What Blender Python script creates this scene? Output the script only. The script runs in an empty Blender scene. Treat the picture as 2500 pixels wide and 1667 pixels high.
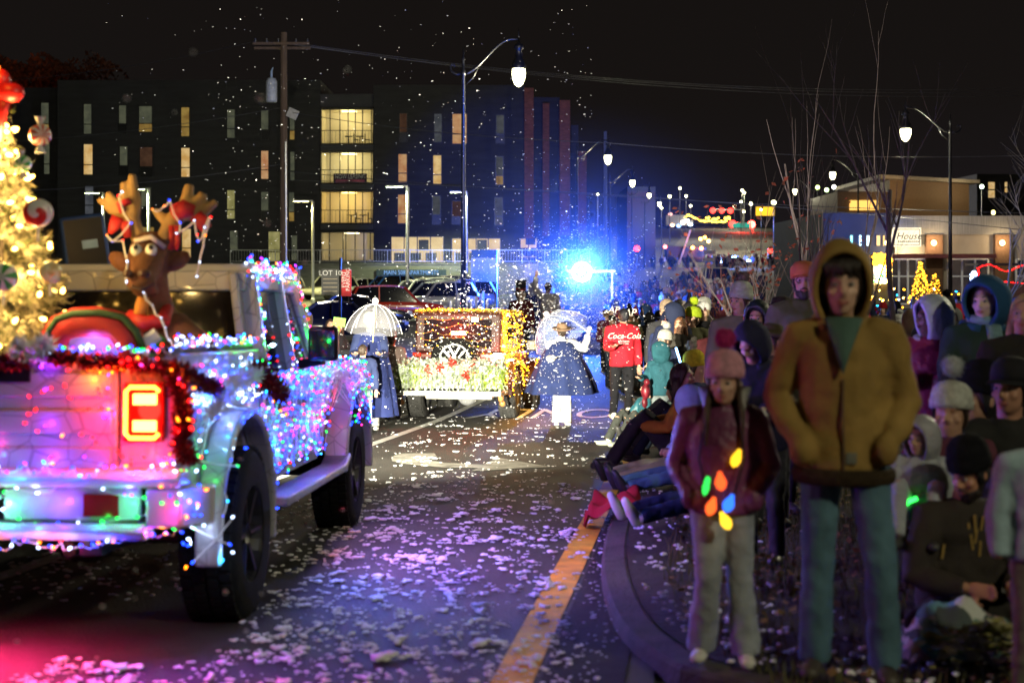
import bpy, math, random
import numpy as np
from mathutils import Vector, Matrix, Euler
random.seed(7)
rng = np.random.default_rng(7)
SC = bpy.context.scene
COL = SC.collection
R = math.radians
# ------------------------------------------------------------------ camera
F = 3472.2                      # focal length in photograph pixels (50 mm on 36 mm, 2500 px)
CAMZ, HORIZ, CX = 1.68, 680.0, 1250.0
cd = bpy.data.cameras.new('camera'); cam = bpy.data.objects.new('camera', cd); COL.objects.link(cam)
cam.location = (0, 0, CAMZ); cam.rotation_euler = (R(90), 0, 0)
cd.lens = 50; cd.sensor_width = 36; cd.shift_y = -0.0614
cd.clip_start = 0.1; cd.clip_end = 2500
cd.dof.use_dof = True; cd.dof.focus_distance = 21; cd.dof.aperture_fstop = 2.1
SC.camera = cam
# ------------------------------------------------------------------ world: a night sky with a faint town glow
W = bpy.data.worlds.new('World'); SC.world = W; W.use_nodes = True
nt = W.node_tree; nt.nodes.clear()
out = nt.nodes.new('ShaderNodeOutputWorld'); bg = nt.nodes.new('ShaderNodeBackground')
tc = nt.nodes.new('ShaderNodeTexCoord'); sx = nt.nodes.new('ShaderNodeSeparateXYZ'); cr = nt.nodes.new('ShaderNodeValToRGB')
nt.links.new(tc.outputs['Generated'], sx.inputs[0]); nt.links.new(sx.outputs['Z'], cr.inputs[0])
e = cr.color_ramp.elements
e[0].position = 0.0; e[0].color = (0.0100, 0.0080, 0.0095, 1)
e[1].position = 0.5; e[1].color = (0.0058, 0.0045, 0.0036, 1)
k = cr.color_ramp.elements.new(0.12); k.color = (0.0072, 0.0057, 0.0052, 1)
nt.links.new(cr.outputs[0], bg.inputs[0]); bg.inputs[1].default_value = 1.1
nt.links.new(bg.outputs[0], out.inputs[0])
# ------------------------------------------------------------------ exposure, sampling
SC.view_settings.view_transform = 'Standard'; SC.view_settings.look = 'None'
SC.view_settings.exposure = 0.0; SC.view_settings.gamma = 1.0
SC.render.engine = 'CYCLES'
cy = SC.cycles
cy.max_bounces = 4; cy.diffuse_bounces = 2; cy.glossy_bounces = 2; cy.transmission_bounces = 4
cy.transparent_max_bounces = 12; cy.volume_bounces = 0
cy.sample_clamp_indirect = 2.0; cy.sample_clamp_direct = 0
cy.caustics_reflective = False; cy.caustics_refractive = False
cy.use_denoising = True; cy.use_light_tree = True
# ------------------------------------------------------------------ helpers
def P(px, py, d):
    """a point of the place, d metres away, given by where the photograph shows it"""
    return Vector(((px - CX) / F * d, d, CAMZ - (py - HORIZ) / F * d))
_gy = np.arange(-30, 1400, 0.5)
_gz = np.interp(_gy, [-30, 5, 11, 24, 33, 45, 70, 110, 180, 215, 470, 700, 1400], [0, 0, -.22, -.70, -.85, -.65, 0, 1.2, 2.8, 3.6, 18.9, 26, 30])
_k = np.ones(9) / 9; _gz = np.convolve(np.pad(_gz, 4, mode='edge'), _k, mode='valid')
def gz(y): return float(np.interp(y, _gy, _gz))
def smooth01(t): t = max(0, min(1, t)); return t * t * (3 - 2 * t)
def kerbx(y): return -0.02 + 0.125 * (y - 5.9)            # the yellow edge line
def leftx(y): return kerbx(y) - 6.8
def lotz(y): return float(np.interp(y, [0, 24, 45, 70, 110, 140], [0, -.7, -.65, -.3, .35, .5]))
def terr(x, y):
    z = gz(y)
    t = smooth01((leftx(y) - 1.5 - x) / 6)
    if y > 30 and t > 0 and y < 210: z = z * (1 - t) + (lotz(y) if y < 140 else .5 + (y - 140) * .05) * t
    t2 = smooth01((x - kerbx(y) - 14) / 12)
    if y > 60 and t2 > 0 and y < 210: z = z * (1 - t2) + .28 * t2 + max(0, y - 95) * .05 * t2
    return z
def lk(name, me, parent=None):
    o = bpy.data.objects.new(name, me); COL.objects.link(o)
    if parent is not None: o.parent = parent
    return o
def tag(o, label=None, cat=None, group=None, kind=None):
    if label: o['label'] = label
    if cat: o['category'] = cat
    if group: o['group'] = group
    if kind: o['kind'] = kind
    return o
def empty(name, loc, rz=0, label=None, cat=None, group=None):
    o = lk(name, None); o.location = loc; o.rotation_euler = (0, 0, rz); o.empty_display_size = .2
    return tag(o, label, cat, group)
class MB:
    def __init__(s): s.v = []; s.f = []; s.m = []
    def add(s, V, Fs, mi=0):
        o = len(s.v); s.v += [tuple(p) for p in V]; s.f += [tuple(i + o for i in f) for f in Fs]; s.m += [mi] * len(Fs); return s
    def box(s, c, size, rot=None, mi=0, top=(1, 1)):
        x, y, z = size[0] / 2, size[1] / 2, size[2] / 2
        V = [Vector((sx_ * x * (top[0] if sz > 0 else 1), sy * y * (top[1] if sz > 0 else 1), sz * z)) for sz in (-1, 1) for sy in (-1, 1) for sx_ in (-1, 1)]
        if rot is not None: V = [rot @ v for v in V]
        c = Vector(c); V = [v + c for v in V]
        return s.add(V, [(0, 2, 3, 1), (4, 5, 7, 6), (0, 1, 5, 4), (2, 6, 7, 3), (0, 4, 6, 2), (1, 3, 7, 5)], mi)
    def bx(s, x0, x1, y0, y1, z0, z1, mi=0): return s.box(((x0 + x1) / 2, (y0 + y1) / 2, (z0 + z1) / 2), (abs(x1 - x0), abs(y1 - y0), abs(z1 - z0)), None, mi)
    def bar(s, a, b, w, h, mi=0):
        a, b = Vector(a), Vector(b); d = (b - a); L = d.length
        if L < 1e-6: return s
        d.normalize(); u = Vector((0, 0, 1)) if abs(d.z) < .95 else Vector((1, 0, 0))
        xx = d.cross(u).normalized(); zz = xx.cross(d)
        M = Matrix((xx, d, zz)).transposed()
        return s.box((a + b) / 2, (w, L, h), M, mi)
    def tube(s, pts, rad, n=8, mi=0, cap=True, ref=(1, 0, 0)):
        pts = [Vector(p) for p in pts]; N = len(pts)
        if not isinstance(rad, list): rad = [rad] * N
        rad = [r if isinstance(r, (list, tuple)) else (r, r) for r in rad]
        V = []; ref = Vector(ref); prev = None
        for i, p in enumerate(pts):
            t = (pts[min(i + 1, N - 1)] - pts[max(i - 1, 0)])
            t = t.normalized() if t.length > 1e-9 else Vector((0, 0, 1))
            rr = prev if prev is not None else ref
            n1 = rr - t * rr.dot(t)
            if n1.length < .15 and prev is None:
                rr = Vector((0, 1, 0)); n1 = rr - t * rr.dot(t)
            n1.normalize(); prev = n1; n2 = t.cross(n1)
            for j in range(n):
                a = 2 * math.pi * j / n
                V.append(p + n1 * (rad[i][0] * math.cos(a)) + n2 * (rad[i][1] * math.sin(a)))
        Fs = [(i * n + j, i * n + (j + 1) % n, (i + 1) * n + (j + 1) % n, (i + 1) * n + j) for i in range(N - 1) for j in range(n)]
        if cap: Fs += [tuple(range(n - 1, -1, -1)), tuple(range((N - 1) * n, N * n))]
        return s.add(V, Fs, mi)
    def ell(s, c, r, n=12, m=8, rot=None, mi=0):
        c = Vector(c); r = r if isinstance(r, (list, tuple)) else (r, r, r)
        V = [Vector((0, 0, -r[2]))]
        for i in range(1, m):
            a = -math.pi / 2 + math.pi * i / m
            for j in range(n):
                b = 2 * math.pi * j / n
                V.append(Vector((r[0] * math.cos(a) * math.cos(b), r[1] * math.cos(a) * math.sin(b), r[2] * math.sin(a))))
        V.append(Vector((0, 0, r[2])))
        if rot is not None: V = [rot @ v for v in V]
        V = [v + c for v in V]; L = len(V) - 1
        Fs = [(0, 1 + (j + 1) % n, 1 + j) for j in range(n)]
        for i in range(m - 2):
            for j in range(n):
                a = 1 + i * n + j; b = 1 + i * n + (j + 1) % n
                Fs.append((a, b, b + n, a + n))
        Fs += [(L, L - n + j, L - n + (j + 1) % n) for j in range(n)]
        return s.add(V, Fs, mi)
    def lathe(s, c, prof, n=16, mi=0, M=None, cap=True):
        c = Vector(c); V = []
        for r, z in prof:
            for j in range(n):
                a = 2 * math.pi * j / n; p = Vector((r * math.cos(a), r * math.sin(a), z))
                if M is not None: p = M @ p
                V.append(p + c)
        N = len(prof)
        Fs = [(i * n + j, i * n + (j + 1) % n, (i + 1) * n + (j + 1) % n, (i + 1) * n + j) for i in range(N - 1) for j in range(n)]
        if cap: Fs += [tuple(range(n - 1, -1, -1)), tuple(range((N - 1) * n, N * n))]
        return s.add(V, Fs, mi)
    def prism(s, poly, axis, a, b, mi=0):
        n = len(poly)
        def mk(p, t): return (t, p[0], p[1]) if axis == 'x' else (p[0], t, p[1]) if axis == 'y' else (p[0], p[1], t)
        V = [mk(p, a) for p in poly] + [mk(p, b) for p in poly]
        Fs = [tuple(range(n - 1, -1, -1)), tuple(range(n, 2 * n))] + [(i, (i + 1) % n, n + (i + 1) % n, n + i) for i in range(n)]
        return s.add(V, Fs, mi)
    def quad(s, a, b, c, d, mi=0): return s.add([a, b, c, d], [(0, 1, 2, 3)], mi)
    def xf(s, M):
        s.v = [tuple(M @ Vector(p)) for p in s.v]; return s
    def mesh(s, name, mat=None, smooth=False):
        me = bpy.data.meshes.new(name); me.from_pydata(s.v, [], s.f)
        mats = mat if isinstance(mat, (list, tuple)) else [mat] if mat else []
        for m in mats: me.materials.append(m)
        if len(mats) > 1: me.polygons.foreach_set('material_index', s.m)
        if smooth: me.polygons.foreach_set('use_smooth', [True] * len(me.polygons))
        me.update(); return me
    def build(s, name, mat=None, parent=None, smooth=False, bevel=0, color=None):
        o = lk(name, s.mesh(name, mat, smooth), parent)
        if bevel:
            b = o.modifiers.new('bevel', 'BEVEL'); b.width = bevel; b.segments = 2; b.limit_method = 'ANGLE'; b.angle_limit = R(40)
            o.data.polygons.foreach_set('use_smooth', [True] * len(o.data.polygons))
            try: o.data.set_sharp_from_angle(angle=R(45))
            except Exception: pass
        if color is not None: o.color = (*color, 1)
        return o
def smoothgrid(MB_, rows, cols, closed=False):
    pass
def evalmesh(o, name):
    dg = bpy.context.evaluated_depsgraph_get()
    me = bpy.data.meshes.new_from_object(o.evaluated_get(dg)); me.name = name
    return me
def remesh(mb, name, mat, voxel=.015, it=4, fac=.5, noise=0, nsize=.09):
    """one continuous skin over overlapping volumes"""
    me0 = mb.mesh('tmp'); o = lk('tmp', me0)
    m = o.modifiers.new('r', 'REMESH'); m.mode = 'VOXEL'; m.voxel_size = voxel
    if it: s = o.modifiers.new('s', 'SMOOTH'); s.iterations = it; s.factor = fac
    if noise:
        tx_ = bpy.data.textures.new('folds', 'CLOUDS'); tx_.noise_scale = nsize; tx_.noise_depth = 1; dm = o.modifiers.new('d', 'DISPLACE'); dm.texture = tx_; dm.strength = noise; dm.mid_level = .5; dm.texture_coords = 'LOCAL'
        s = o.modifiers.new('s2', 'SMOOTH'); s.iterations = 1; s.factor = .5
    me = evalmesh(o, name)
    bpy.data.objects.remove(o); bpy.data.meshes.remove(me0)
    me.materials.clear(); me.materials.append(mat)
    me.polygons.foreach_set('use_smooth', [True] * len(me.polygons))
    me.polygons.foreach_set('material_index', [0] * len(me.polygons)); me.update()
    return me
def text_mb(txt, height, mb=None, M=None, thick=.004, mi=0, shear=0, sx_=1.0, align='CENTER'):
    cu = bpy.data.curves.new('tmp', 'FONT'); cu.body = txt; cu.align_x = align; cu.align_y = 'CENTER'
    cu.size = height * 1.4; cu.extrude = thick / 2; cu.shear = shear; cu.resolution_u = 3
    o = lk('tmp', cu); me = evalmesh(o, 'tmp')
    V = [Vector((v.co.x * sx_, v.co.y, v.co.z)) for v in me.vertices]
    if M is not None: V = [M @ v for v in V]
    Fs = [tuple(p.vertices) for p in me.polygons]
    bpy.data.objects.remove(o); bpy.data.curves.remove(cu); bpy.data.meshes.remove(me)
    mb = mb or MB(); mb.add(V, Fs, mi); return mb
def facing(loc, rz=0):      # text plane standing upright, read from -Y
    return Matrix.Translation(loc) @ Matrix.Rotation(rz, 4, 'Z') @ Matrix.Rotation(R(90), 4, 'X')
# ------------------------------------------------------------------ materials
def mat(name, col=(.5, .5, .5), rough=.6, metal=0, var=.25, vscale=8, bump=0, bscale=40, objcol=False, coat=0, stretch=None, spec=None):
    m = bpy.data.materials.new(name); m.use_nodes = True; n = m.node_tree.nodes; l = m.node_tree.links
    b = n['Principled BSDF']; b.inputs['Roughness'].default_value = rough; b.inputs['Metallic'].default_value = metal
    if coat: b.inputs['Coat Weight'].default_value = coat; b.inputs['Coat Roughness'].default_value = .1
    if spec is not None: b.inputs['Specular IOR Level'].default_value = spec
    t = n.new('ShaderNodeTexCoord'); mp = n.new('ShaderNodeMapping'); l.new(t.outputs['Object'], mp.inputs[0])
    if stretch: mp.inputs['Scale'].default_value = stretch
    nz = n.new('ShaderNodeTexNoise'); nz.inputs['Scale'].default_value = vscale; nz.inputs['Detail'].default_value = 4
    l.new(mp.outputs[0], nz.inputs['Vector'])
    mr = n.new('ShaderNodeMapRange'); mr.inputs[1].default_value = .3; mr.inputs[2].default_value = .7
    mr.inputs[3].default_value = 1 - var; mr.inputs[4].default_value = 1 + var * .6
    l.new(nz.outputs[0], mr.inputs[0])
    mx = n.new('ShaderNodeMix'); mx.data_type = 'RGBA'; mx.blend_type = 'MULTIPLY'; mx.inputs[0].default_value = 1
    if objcol:
        oi = n.new('ShaderNodeObjectInfo'); l.new(oi.outputs['Color'], mx.inputs[6])
    else: mx.inputs[6].default_value = (*col, 1)
    l.new(mr.outputs[0], mx.inputs[7]); l.new(mx.outputs[2], b.inputs['Base Color'])
    if bump:
        n2 = n.new('ShaderNodeTexNoise'); n2.inputs['Scale'].default_value = bscale; n2.inputs['Detail'].default_value = 5
        l.new(mp.outputs[0], n2.inputs['Vector'])
        bp = n.new('ShaderNodeBump'); bp.inputs['Strength'].default_value = bump; bp.inputs['Distance'].default_value = .02
        l.new(n2.outputs[0], bp.inputs['Height']); l.new(bp.outputs[0], b.inputs['Normal'])
    return m
def emit(name, col, s, mis=True):
    m = bpy.data.materials.new(name); m.use_nodes = True; n = m.node_tree.nodes; n.clear()
    o = n.new('ShaderNodeOutputMaterial'); em = n.new('ShaderNodeEmission'); em.inputs[0].default_value = (*col, 1); em.inputs[1].default_value = s
    m.node_tree.links.new(em.outputs[0], o.inputs[0])
    if not mis: m.cycles.emission_sampling = 'NONE'
    return m
def litwin(name, c1, c2, s, scale=1.5):
    """a lit window: blinds and room seen through the pane, uneven"""
    m = bpy.data.materials.new(name); m.use_nodes = True; n = m.node_tree.nodes; n.clear(); l = m.node_tree.links
    o = n.new('ShaderNodeOutputMaterial'); em = n.new('ShaderNodeEmission'); t = n.new('ShaderNodeTexCoord')
    nz = n.new('ShaderNodeTexNoise'); nz.inputs['Scale'].default_value = scale; nz.inputs['Detail'].default_value = 3; l.new(t.outputs['Object'], nz.inputs['Vector'])
    wv = n.new('ShaderNodeTexWave'); wv.bands_direction = 'Z'; wv.inputs['Scale'].default_value = 6; l.new(t.outputs['Object'], wv.inputs['Vector'])
    cr_ = n.new('ShaderNodeValToRGB'); cr_.color_ramp.elements[0].color = (*c1, 1); cr_.color_ramp.elements[0].position = .35
    cr_.color_ramp.elements[1].color = (*c2, 1); cr_.color_ramp.elements[1].position = .65
    l.new(nz.outputs[0], cr_.inputs[0]); mx = n.new('ShaderNodeMix'); mx.data_type = 'RGBA'; mx.blend_type = 'MULTIPLY'; mx.inputs[0].default_value = .18
    l.new(cr_.outputs[0], mx.inputs[6]); l.new(wv.outputs[0], mx.inputs[7]); l.new(mx.outputs[2], em.inputs[0])
    em.inputs[1].default_value = s; l.new(em.outputs[0], o.inputs[0]); m.cycles.emission_sampling = 'NONE'
    return m
def plamp(name, loc, col, power, r=.05, parent=None, spot=None, aim=None, blend=.5):
    d = bpy.data.lights.new(name, 'SPOT' if spot else 'POINT'); d.color = col; d.energy = power; d.shadow_soft_size = r
    o = bpy.data.objects.new(name, d); COL.objects.link(o); o.location = loc
    if parent: o.parent = parent
    if spot: d.spot_size = R(spot); d.spot_blend = blend
    if aim is not None: o.rotation_euler = (Vector(aim) - Vector(loc)).to_track_quat('-Z', 'Y').to_euler()
    return o
M = {}
M['cloth'] = mat('cloth', objcol=True, rough=.85, var=.22, vscale=5, bump=.5, bscale=14, spec=.25)
M['puffer'] = mat('puffer_cloth', objcol=True, rough=.45, var=.2, vscale=6, bump=.6, bscale=20)
M['knit'] = mat('knit', objcol=True, rough=.95, var=.25, vscale=30, bump=1.0, bscale=120, spec=.1)
M['fuzz'] = mat('fuzz', objcol=True, rough=1, var=.35, vscale=60, bump=1.0, bscale=160, spec=.05)
M['skin'] = mat('skin', objcol=True, rough=.5, var=.1, vscale=10)
M['hair'] = mat('hair', objcol=True, rough=.5, var=.4, vscale=30, bump=.8, bscale=90, stretch=(1, 1, .2))
M['plain'] = mat('plain', objcol=True, rough=.5, var=.1)
M['carpaint'] = mat('car_paint', objcol=True, rough=.25, var=.05, coat=.8)
M['glass_dark'] = mat('dark_glass', (.006, .006, .009), rough=.06, var=.05, coat=.3)
M['rubber_lit'] = mat('headlit_rubber', (.055, .055, .055), rough=.85, var=.3, bump=.5, bscale=60)  # paler copy of rubber: headlight on the tyres put into the colour
M['rubber'] = mat('rubber', (.008, .008, .008), rough=.9, var=.3, bump=.5, bscale=60, spec=.12)
M['blackmetal'] = mat('black_metal', (.015, .015, .017), rough=.35, metal=.4, var=.2)
M['steel'] = mat('steel', (.45, .45, .46), rough=.35, metal=.8, var=.15)
M['whiteplastic'] = mat('white_plastic', (.75, .75, .75), rough=.5, var=.1)
M['wood'] = mat('pole_wood', (.12, .08, .055), rough=.9, var=.4, vscale=4, stretch=(6, 6, .3), bump=.6)
M['bark'] = mat('bark', (.16, .13, .11), rough=.9, var=.4, vscale=20, bump=.6, bscale=60)
M['asphalt'] = mat('asphalt', (.026, .0245, .022), rough=.7, var=.5, vscale=1.2, bump=.8, bscale=55)
M['lotpave'] = mat('lot_paving', (.075, .073, .066), rough=.85, var=.4, vscale=.6, bump=.3, bscale=30)
M['concrete'] = mat('concrete', (.060, .053, .046), rough=.95, var=.5, vscale=5, bump=.8)
M['soil'] = mat('soil', (.022, .017, .012), rough=1, var=.6, vscale=6, bump=1, bscale=25)
M['whitepaint'] = mat('white_road_paint', (.72, .72, .70), rough=.7, var=.35, vscale=7, bump=.3)
M['yellowpaint'] = mat('yellow_road_paint', (.75, .40, .012), rough=.7, var=.35, vscale=6, bump=.3)
def foam_mat(name):
    m = mat(name, (.66, .65, .67), rough=.9, var=.1)
    n = m.node_tree.nodes; l = m.node_tree.links; tr = n.new('ShaderNodeBsdfTranslucent'); tr.inputs[0].default_value = (.8, .8, .82, 1); ms = n.new('ShaderNodeMixShader'); ms.inputs[0].default_value = .42
    l.new(n['Principled BSDF'].outputs[0], ms.inputs[1]); l.new(tr.outputs[0], ms.inputs[2]); l.new(ms.outputs[0], n['Material Output'].inputs[0])
    return m
M['foam'] = foam_mat('foam'); M['foamroad'] = mat('settled_foam', (.86, .86, .88), rough=.9, var=.12); M['wornpaint'] = mat('worn_road_paint', (.26, .25, .22), rough=.8, var=.55, vscale=5, bump=.4)
WARM = (1, .78, .42); LED = (1, .93, .62); BLUE = (.06, .22, 1.0)
# ------------------------------------------------------------------ ground, road, markings
YS = list(np.arange(-12, 60, .75)) + list(np.arange(60, 216, 2.5)) + list(np.arange(216, 480, 8)) + list(np.arange(480, 1300, 60))
OFF = [-400, -200, -120, -80, -60, -48, -40, -34, -28, -24, -20, -17, -14.5, -12, -10, -8.3, -6.8, -4, -2, 0, .6, 3, 6, 9, 14, 17, 20, 24, 30, 40, 55, 80, 120, 200, 400]
def sheet(name, offs, ys, dz, m, zf=None, kind='structure'):
    mb = MB(); n = len(offs)
    for y in ys:
        for o in offs:
            x = kerbx(y) + o; mb.v.append((x, y, (zf(x, y) if zf else terr(x, y)) + dz))
    for i in range(len(ys) - 1):
        for j in range(n - 1):
            a = i * n + j; mb.f.append((a, a + 1, a + n + 1, a + n)); mb.m.append(0)
    return tag(mb.build(name, m, smooth=True), kind=kind)
sheet('ground', OFF, YS, -.02, M['lotpave'])
sheet('road', [-6.8, -4, -2, 0, .6], [y for y in YS if y < 216], .004, M['asphalt'], lambda x, y: gz(y))
mb = MB()                                       # the street that climbs the hill beyond the crossing
ys = [y for y in YS if 214 < y < 476]
for y in ys:
    t = (y - 215) / 255; xl = 21.7 + t * 37.9; xr = 45 + t * 36
    for q in range(5): mb.v.append((xl + (xr - xl) * q / 4, y, gz(y) + .03))
for i in range(len(ys) - 1):
    for q in range(4): a = i * 5 + q; mb.f.append((a, a + 1, a + 6, a + 5)); mb.m.append(0)
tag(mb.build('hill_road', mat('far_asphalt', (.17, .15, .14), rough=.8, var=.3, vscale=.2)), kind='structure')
mb = MB()
for fr in (.34, .66):
    for y in range(222, 460, 12):
        t = (y - 215) / 255; xl = 21.7 + t * 37.9; xr = 45 + t * 36; x = xl + (xr - xl) * fr
        mb.quad((x - .12, y, gz(y) + .08), (x + .12, y, gz(y) + .08), (x + .9, y + 5, gz(y + 5) + .08), (x + .66, y + 5, gz(y + 5) + .08))
tag(mb.build('hill_lane_dashes', M['whitepaint']), kind='structure')
def stripe(name, off, w, y0, y1, m):
    mb = MB(); ys = np.arange(y0, y1 + .1, .75)
    for y in ys:
        mb.v += [(kerbx(y) + off - w / 2, y, gz(y) + .010), (kerbx(y) + off + w / 2, y, gz(y) + .010)]
    for i in range(len(ys) - 1): mb.f.append((2 * i, 2 * i + 1, 2 * i + 3, 2 * i + 2)); mb.m.append(0)
    return tag(mb.build(name, m), kind='structure')
stripe('yellow_edge_line', 0, .18, -6, 120, M['yellowpaint'])
stripe('white_lane_line', -3.42, .14, 8, 90, M['whitepaint'])
def flat(mb, name, m):           # drape flat shapes (x, y) on the road
    mb.v = [(x, y, gz(y) + .012) for x, y, z in mb.v]
    return tag(mb.build(name, m), kind='structure')
def onroad(txt, ox, oy, w, L, name):
    """letters for the oncoming lane: they face the other way"""
    t = text_mb(txt, 1.0, thick=0)
    xs = [v[0] for v in t.v]; ysv = [v[1] for v in t.v]; sxx = w / (max(xs) - min(xs)); syy = L / (max(ysv) - min(ysv))
    t.v = [(-(x) * sxx, -(y) * syy, 0) for x, y, z in t.v]
    t.v = [(x + ox + .125 * y, y + oy, 0) for x, y, z in t.v]
    return flat(t, name, M['whitepaint'])
onroad('ONLY', .62, 25.3, 2.5, 2.2, 'road_lettering')
onroad('ONLY', -2.95, 25.3, 2.5, 2.2, 'road_lettering')
# the turn arrow: shaft curling back at the left, head pointing right (towards the kerb)
mb = MB()
def G(px, py):                    # photograph pixel -> road surface
    d = 8.0
    for _ in range(40): d = (CAMZ - gz(d)) * F / (py - HORIZ)
    return ((px - CX) / F * d, d, 0)
poly = [(955, 1118), (975, 1109), (1060, 1108), (1068, 1117), (1048, 1124), (1085, 1132), (1180, 1136), (1215, 1119), (1345, 1142), (1150, 1152), (1168, 1144), (1080, 1143), (985, 1134), (957, 1128)]
mb.add([G(*p) for p in poly], [tuple(range(len(poly)))[::-1]])
flat(mb, 'road_arrow', M['wornpaint'])
stripe('gutter_dirt', .30, .36, 4, 60, mat('gutter_dirt', (.014, .011, .009), rough=1, var=.8, vscale=9, bump=1, bscale=40))
# planting island with its rounded kerb nose on the right
KB = [G(x, y) for x, y in ((1690, 1690), (1600, 1640), (1520, 1580), (1478, 1500), (1462, 1410), (1470, 1340), (1500, 1255))]
KB = [Vector((x, y, 0)) for x, y, z in KB]
KB = [Vector((3.2, 5.15, 0)), Vector((1.6, 5.25, 0))] + KB + [Vector((kerbx(y) + .42, y, 0)) for y in np.arange(12.5, 62, 1.5)]
def smoothline(p, it=2):
    for _ in range(it):
        q = [p[0]]
        for a, b in zip(p[:-1], p[1:]): q += [a * .75 + b * .25, a * .25 + b * .75]
        p = q + [p[-1]]
    return p
KB = smoothline(KB)
mb = MB(); n = len(KB)
for i, p in enumerate(KB):
    t = (KB[min(i + 1, n - 1)] - KB[max(i - 1, 0)]).normalized(); nn = Vector((t.y, -t.x, 0)); z = gz(p.y)
    for off, dz in ((0, -.05), (.012, .06), (.03, .08), (.15, .088), (.17, .08), (.18, -.05)):
        q = p + nn * off; mb.v.append((q.x, q.y, z + dz))
for i in range(n - 1):
    for j in range(5): a = i * 6 + j; mb.f.append((a, a + 1, a + 7, a + 6)); mb.m.append(0)
tag(mb.build('kerb', M['concrete']), kind='structure')
mb = MB()
for i, p in enumerate(KB):
    t = (KB[min(i + 1, n - 1)] - KB[max(i - 1, 0)]).normalized(); nn = Vector((t.y, -t.x, 0))
    q = p + nn * .17
    for k_ in range(12):
        xx = q.x + (max(14, kerbx(q.y) + 13.5) - q.x) * (k_ / 11) ** 1.6
        mb.v.append((xx, q.y, gz(q.y) + .09 + (.03 * math.sin(xx * 3.1 + q.y * 2.3) if k_ else 0)))
for i in range(n - 1):
    for j in range(11): a = i * 12 + j; mb.f.append((a, a + 1, a + 13, a + 12)); mb.m.append(0)
tag(mb.build('planting_bed', M['soil'], smooth=True), kind='structure')
# ------------------------------------------------------------------ apartment building
M['facade'] = mat('dark_cladding', (.030, .029, .034), rough=.8, var=.25, vscale=.5, bump=.2, bscale=3, stretch=(1, 1, 6))
M['facade2'] = mat('grey_cladding', (.06, .06, .07), rough=.8, var=.2, vscale=.5)
M['brick'] = mat('brick_fin', (.20, .062, .035), rough=.85, var=.35, vscale=3, bump=.4, stretch=(1, 1, 3))
M['frame'] = mat('window_frame', (.012, .012, .014), rough=.4)
M['room'] = mat('room_wall', (.72, .66, .50), rough=.9, var=.08, vscale=.6)
M['w_warm'] = litwin('lit_warm_window', (.75, .42, .12), (1, .72, .32), .75)
M['w_peach'] = litwin('lit_peach_window', (.75, .32, .14), (1, .62, .3), .55)
M['w_dim'] = litwin('dim_blind_window', (.12, .13, .09), (.22, .23, .14), .42)
M['w_grey'] = litwin('grey_blind_window', (.10, .11, .13), (.18, .19, .21), .42)
M['w_brown'] = litwin('brown_blind_window', (.10, .05, .03), (.18, .09, .05), .38)
M['w_amber'] = litwin('amber_window', (.35, .20, .05), (.6, .4, .1), .5)
M['w_green'] = litwin('green_lit_window', (.45, .42, .14), (.75, .68, .28), .45)
D = 115.0
apt = empty('apartment_building', P(900, 640, D), 0, 'dark four storey apartment block with glazed balcony bay and brick fins', 'apartment building')
def rel(mb, o): mb.v = [(x - o.location.x, y - o.location.y, z - o.location.z) for x, y, z in mb.v]; return mb
def pbox(mb, px0, px1, py0, py1, d0, d1, mi=0):
    a = P(px0, py1, d0); b = P(px1, py0, d0); return mb.bx(a.x, b.x, d0, d1, a.z, b.z, mi)
rel(pbox(MB(), 140, 782, 196, 645, D, D + 18), apt).build('left_wing', M['facade'], apt)
rel(pbox(MB(), 30, 140, 214, 645, D + 3, D + 18), apt).build('end_wing', M['facade'], apt)
m_ = MB(); pbox(m_, 782.5, 911.5, 230, 262, D + .3, D + 17); 
for y0, y1 in ((353.5, 367.5), (449.5, 463.5), (547.5, 561.5)): pbox(m_, 782.5, 911.5, y0, y1, D - .3, D + 6)
pbox(m_, 782.5, 911.5, 639, 645, D - .5, D + 6)
rel(m_, apt).build('balcony_bay', M['facade2'], apt)
rel(pbox(MB(), 912, 1280, 208, 645, D, D + 18), apt).build('right_wing', M['facade'], apt)
rel(pbox(MB(), 1303, 1366, 238, 645, D + 1.2, D + 18), apt).build('rear_wing', M['facade'], apt)
rel(pbox(MB(), 1392, 1412, 306, 650, D + 6, D + 24), apt).build('rear_wing', M['facade'], apt)
for x0, x1, y0, y1, dd in ((1280.3, 1302.7, 215, 582, -.5), (1325, 1341, 252, 575, .4), (1366.3, 1391.7, 245, 575, -.2), (1412.3, 1432, 370, 600, 5)):
    rel(pbox(MB(), x0, x1, y0, y1, D + dd, D + dd + 8), apt).build('brick_fin', M['brick'], apt)
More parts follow.
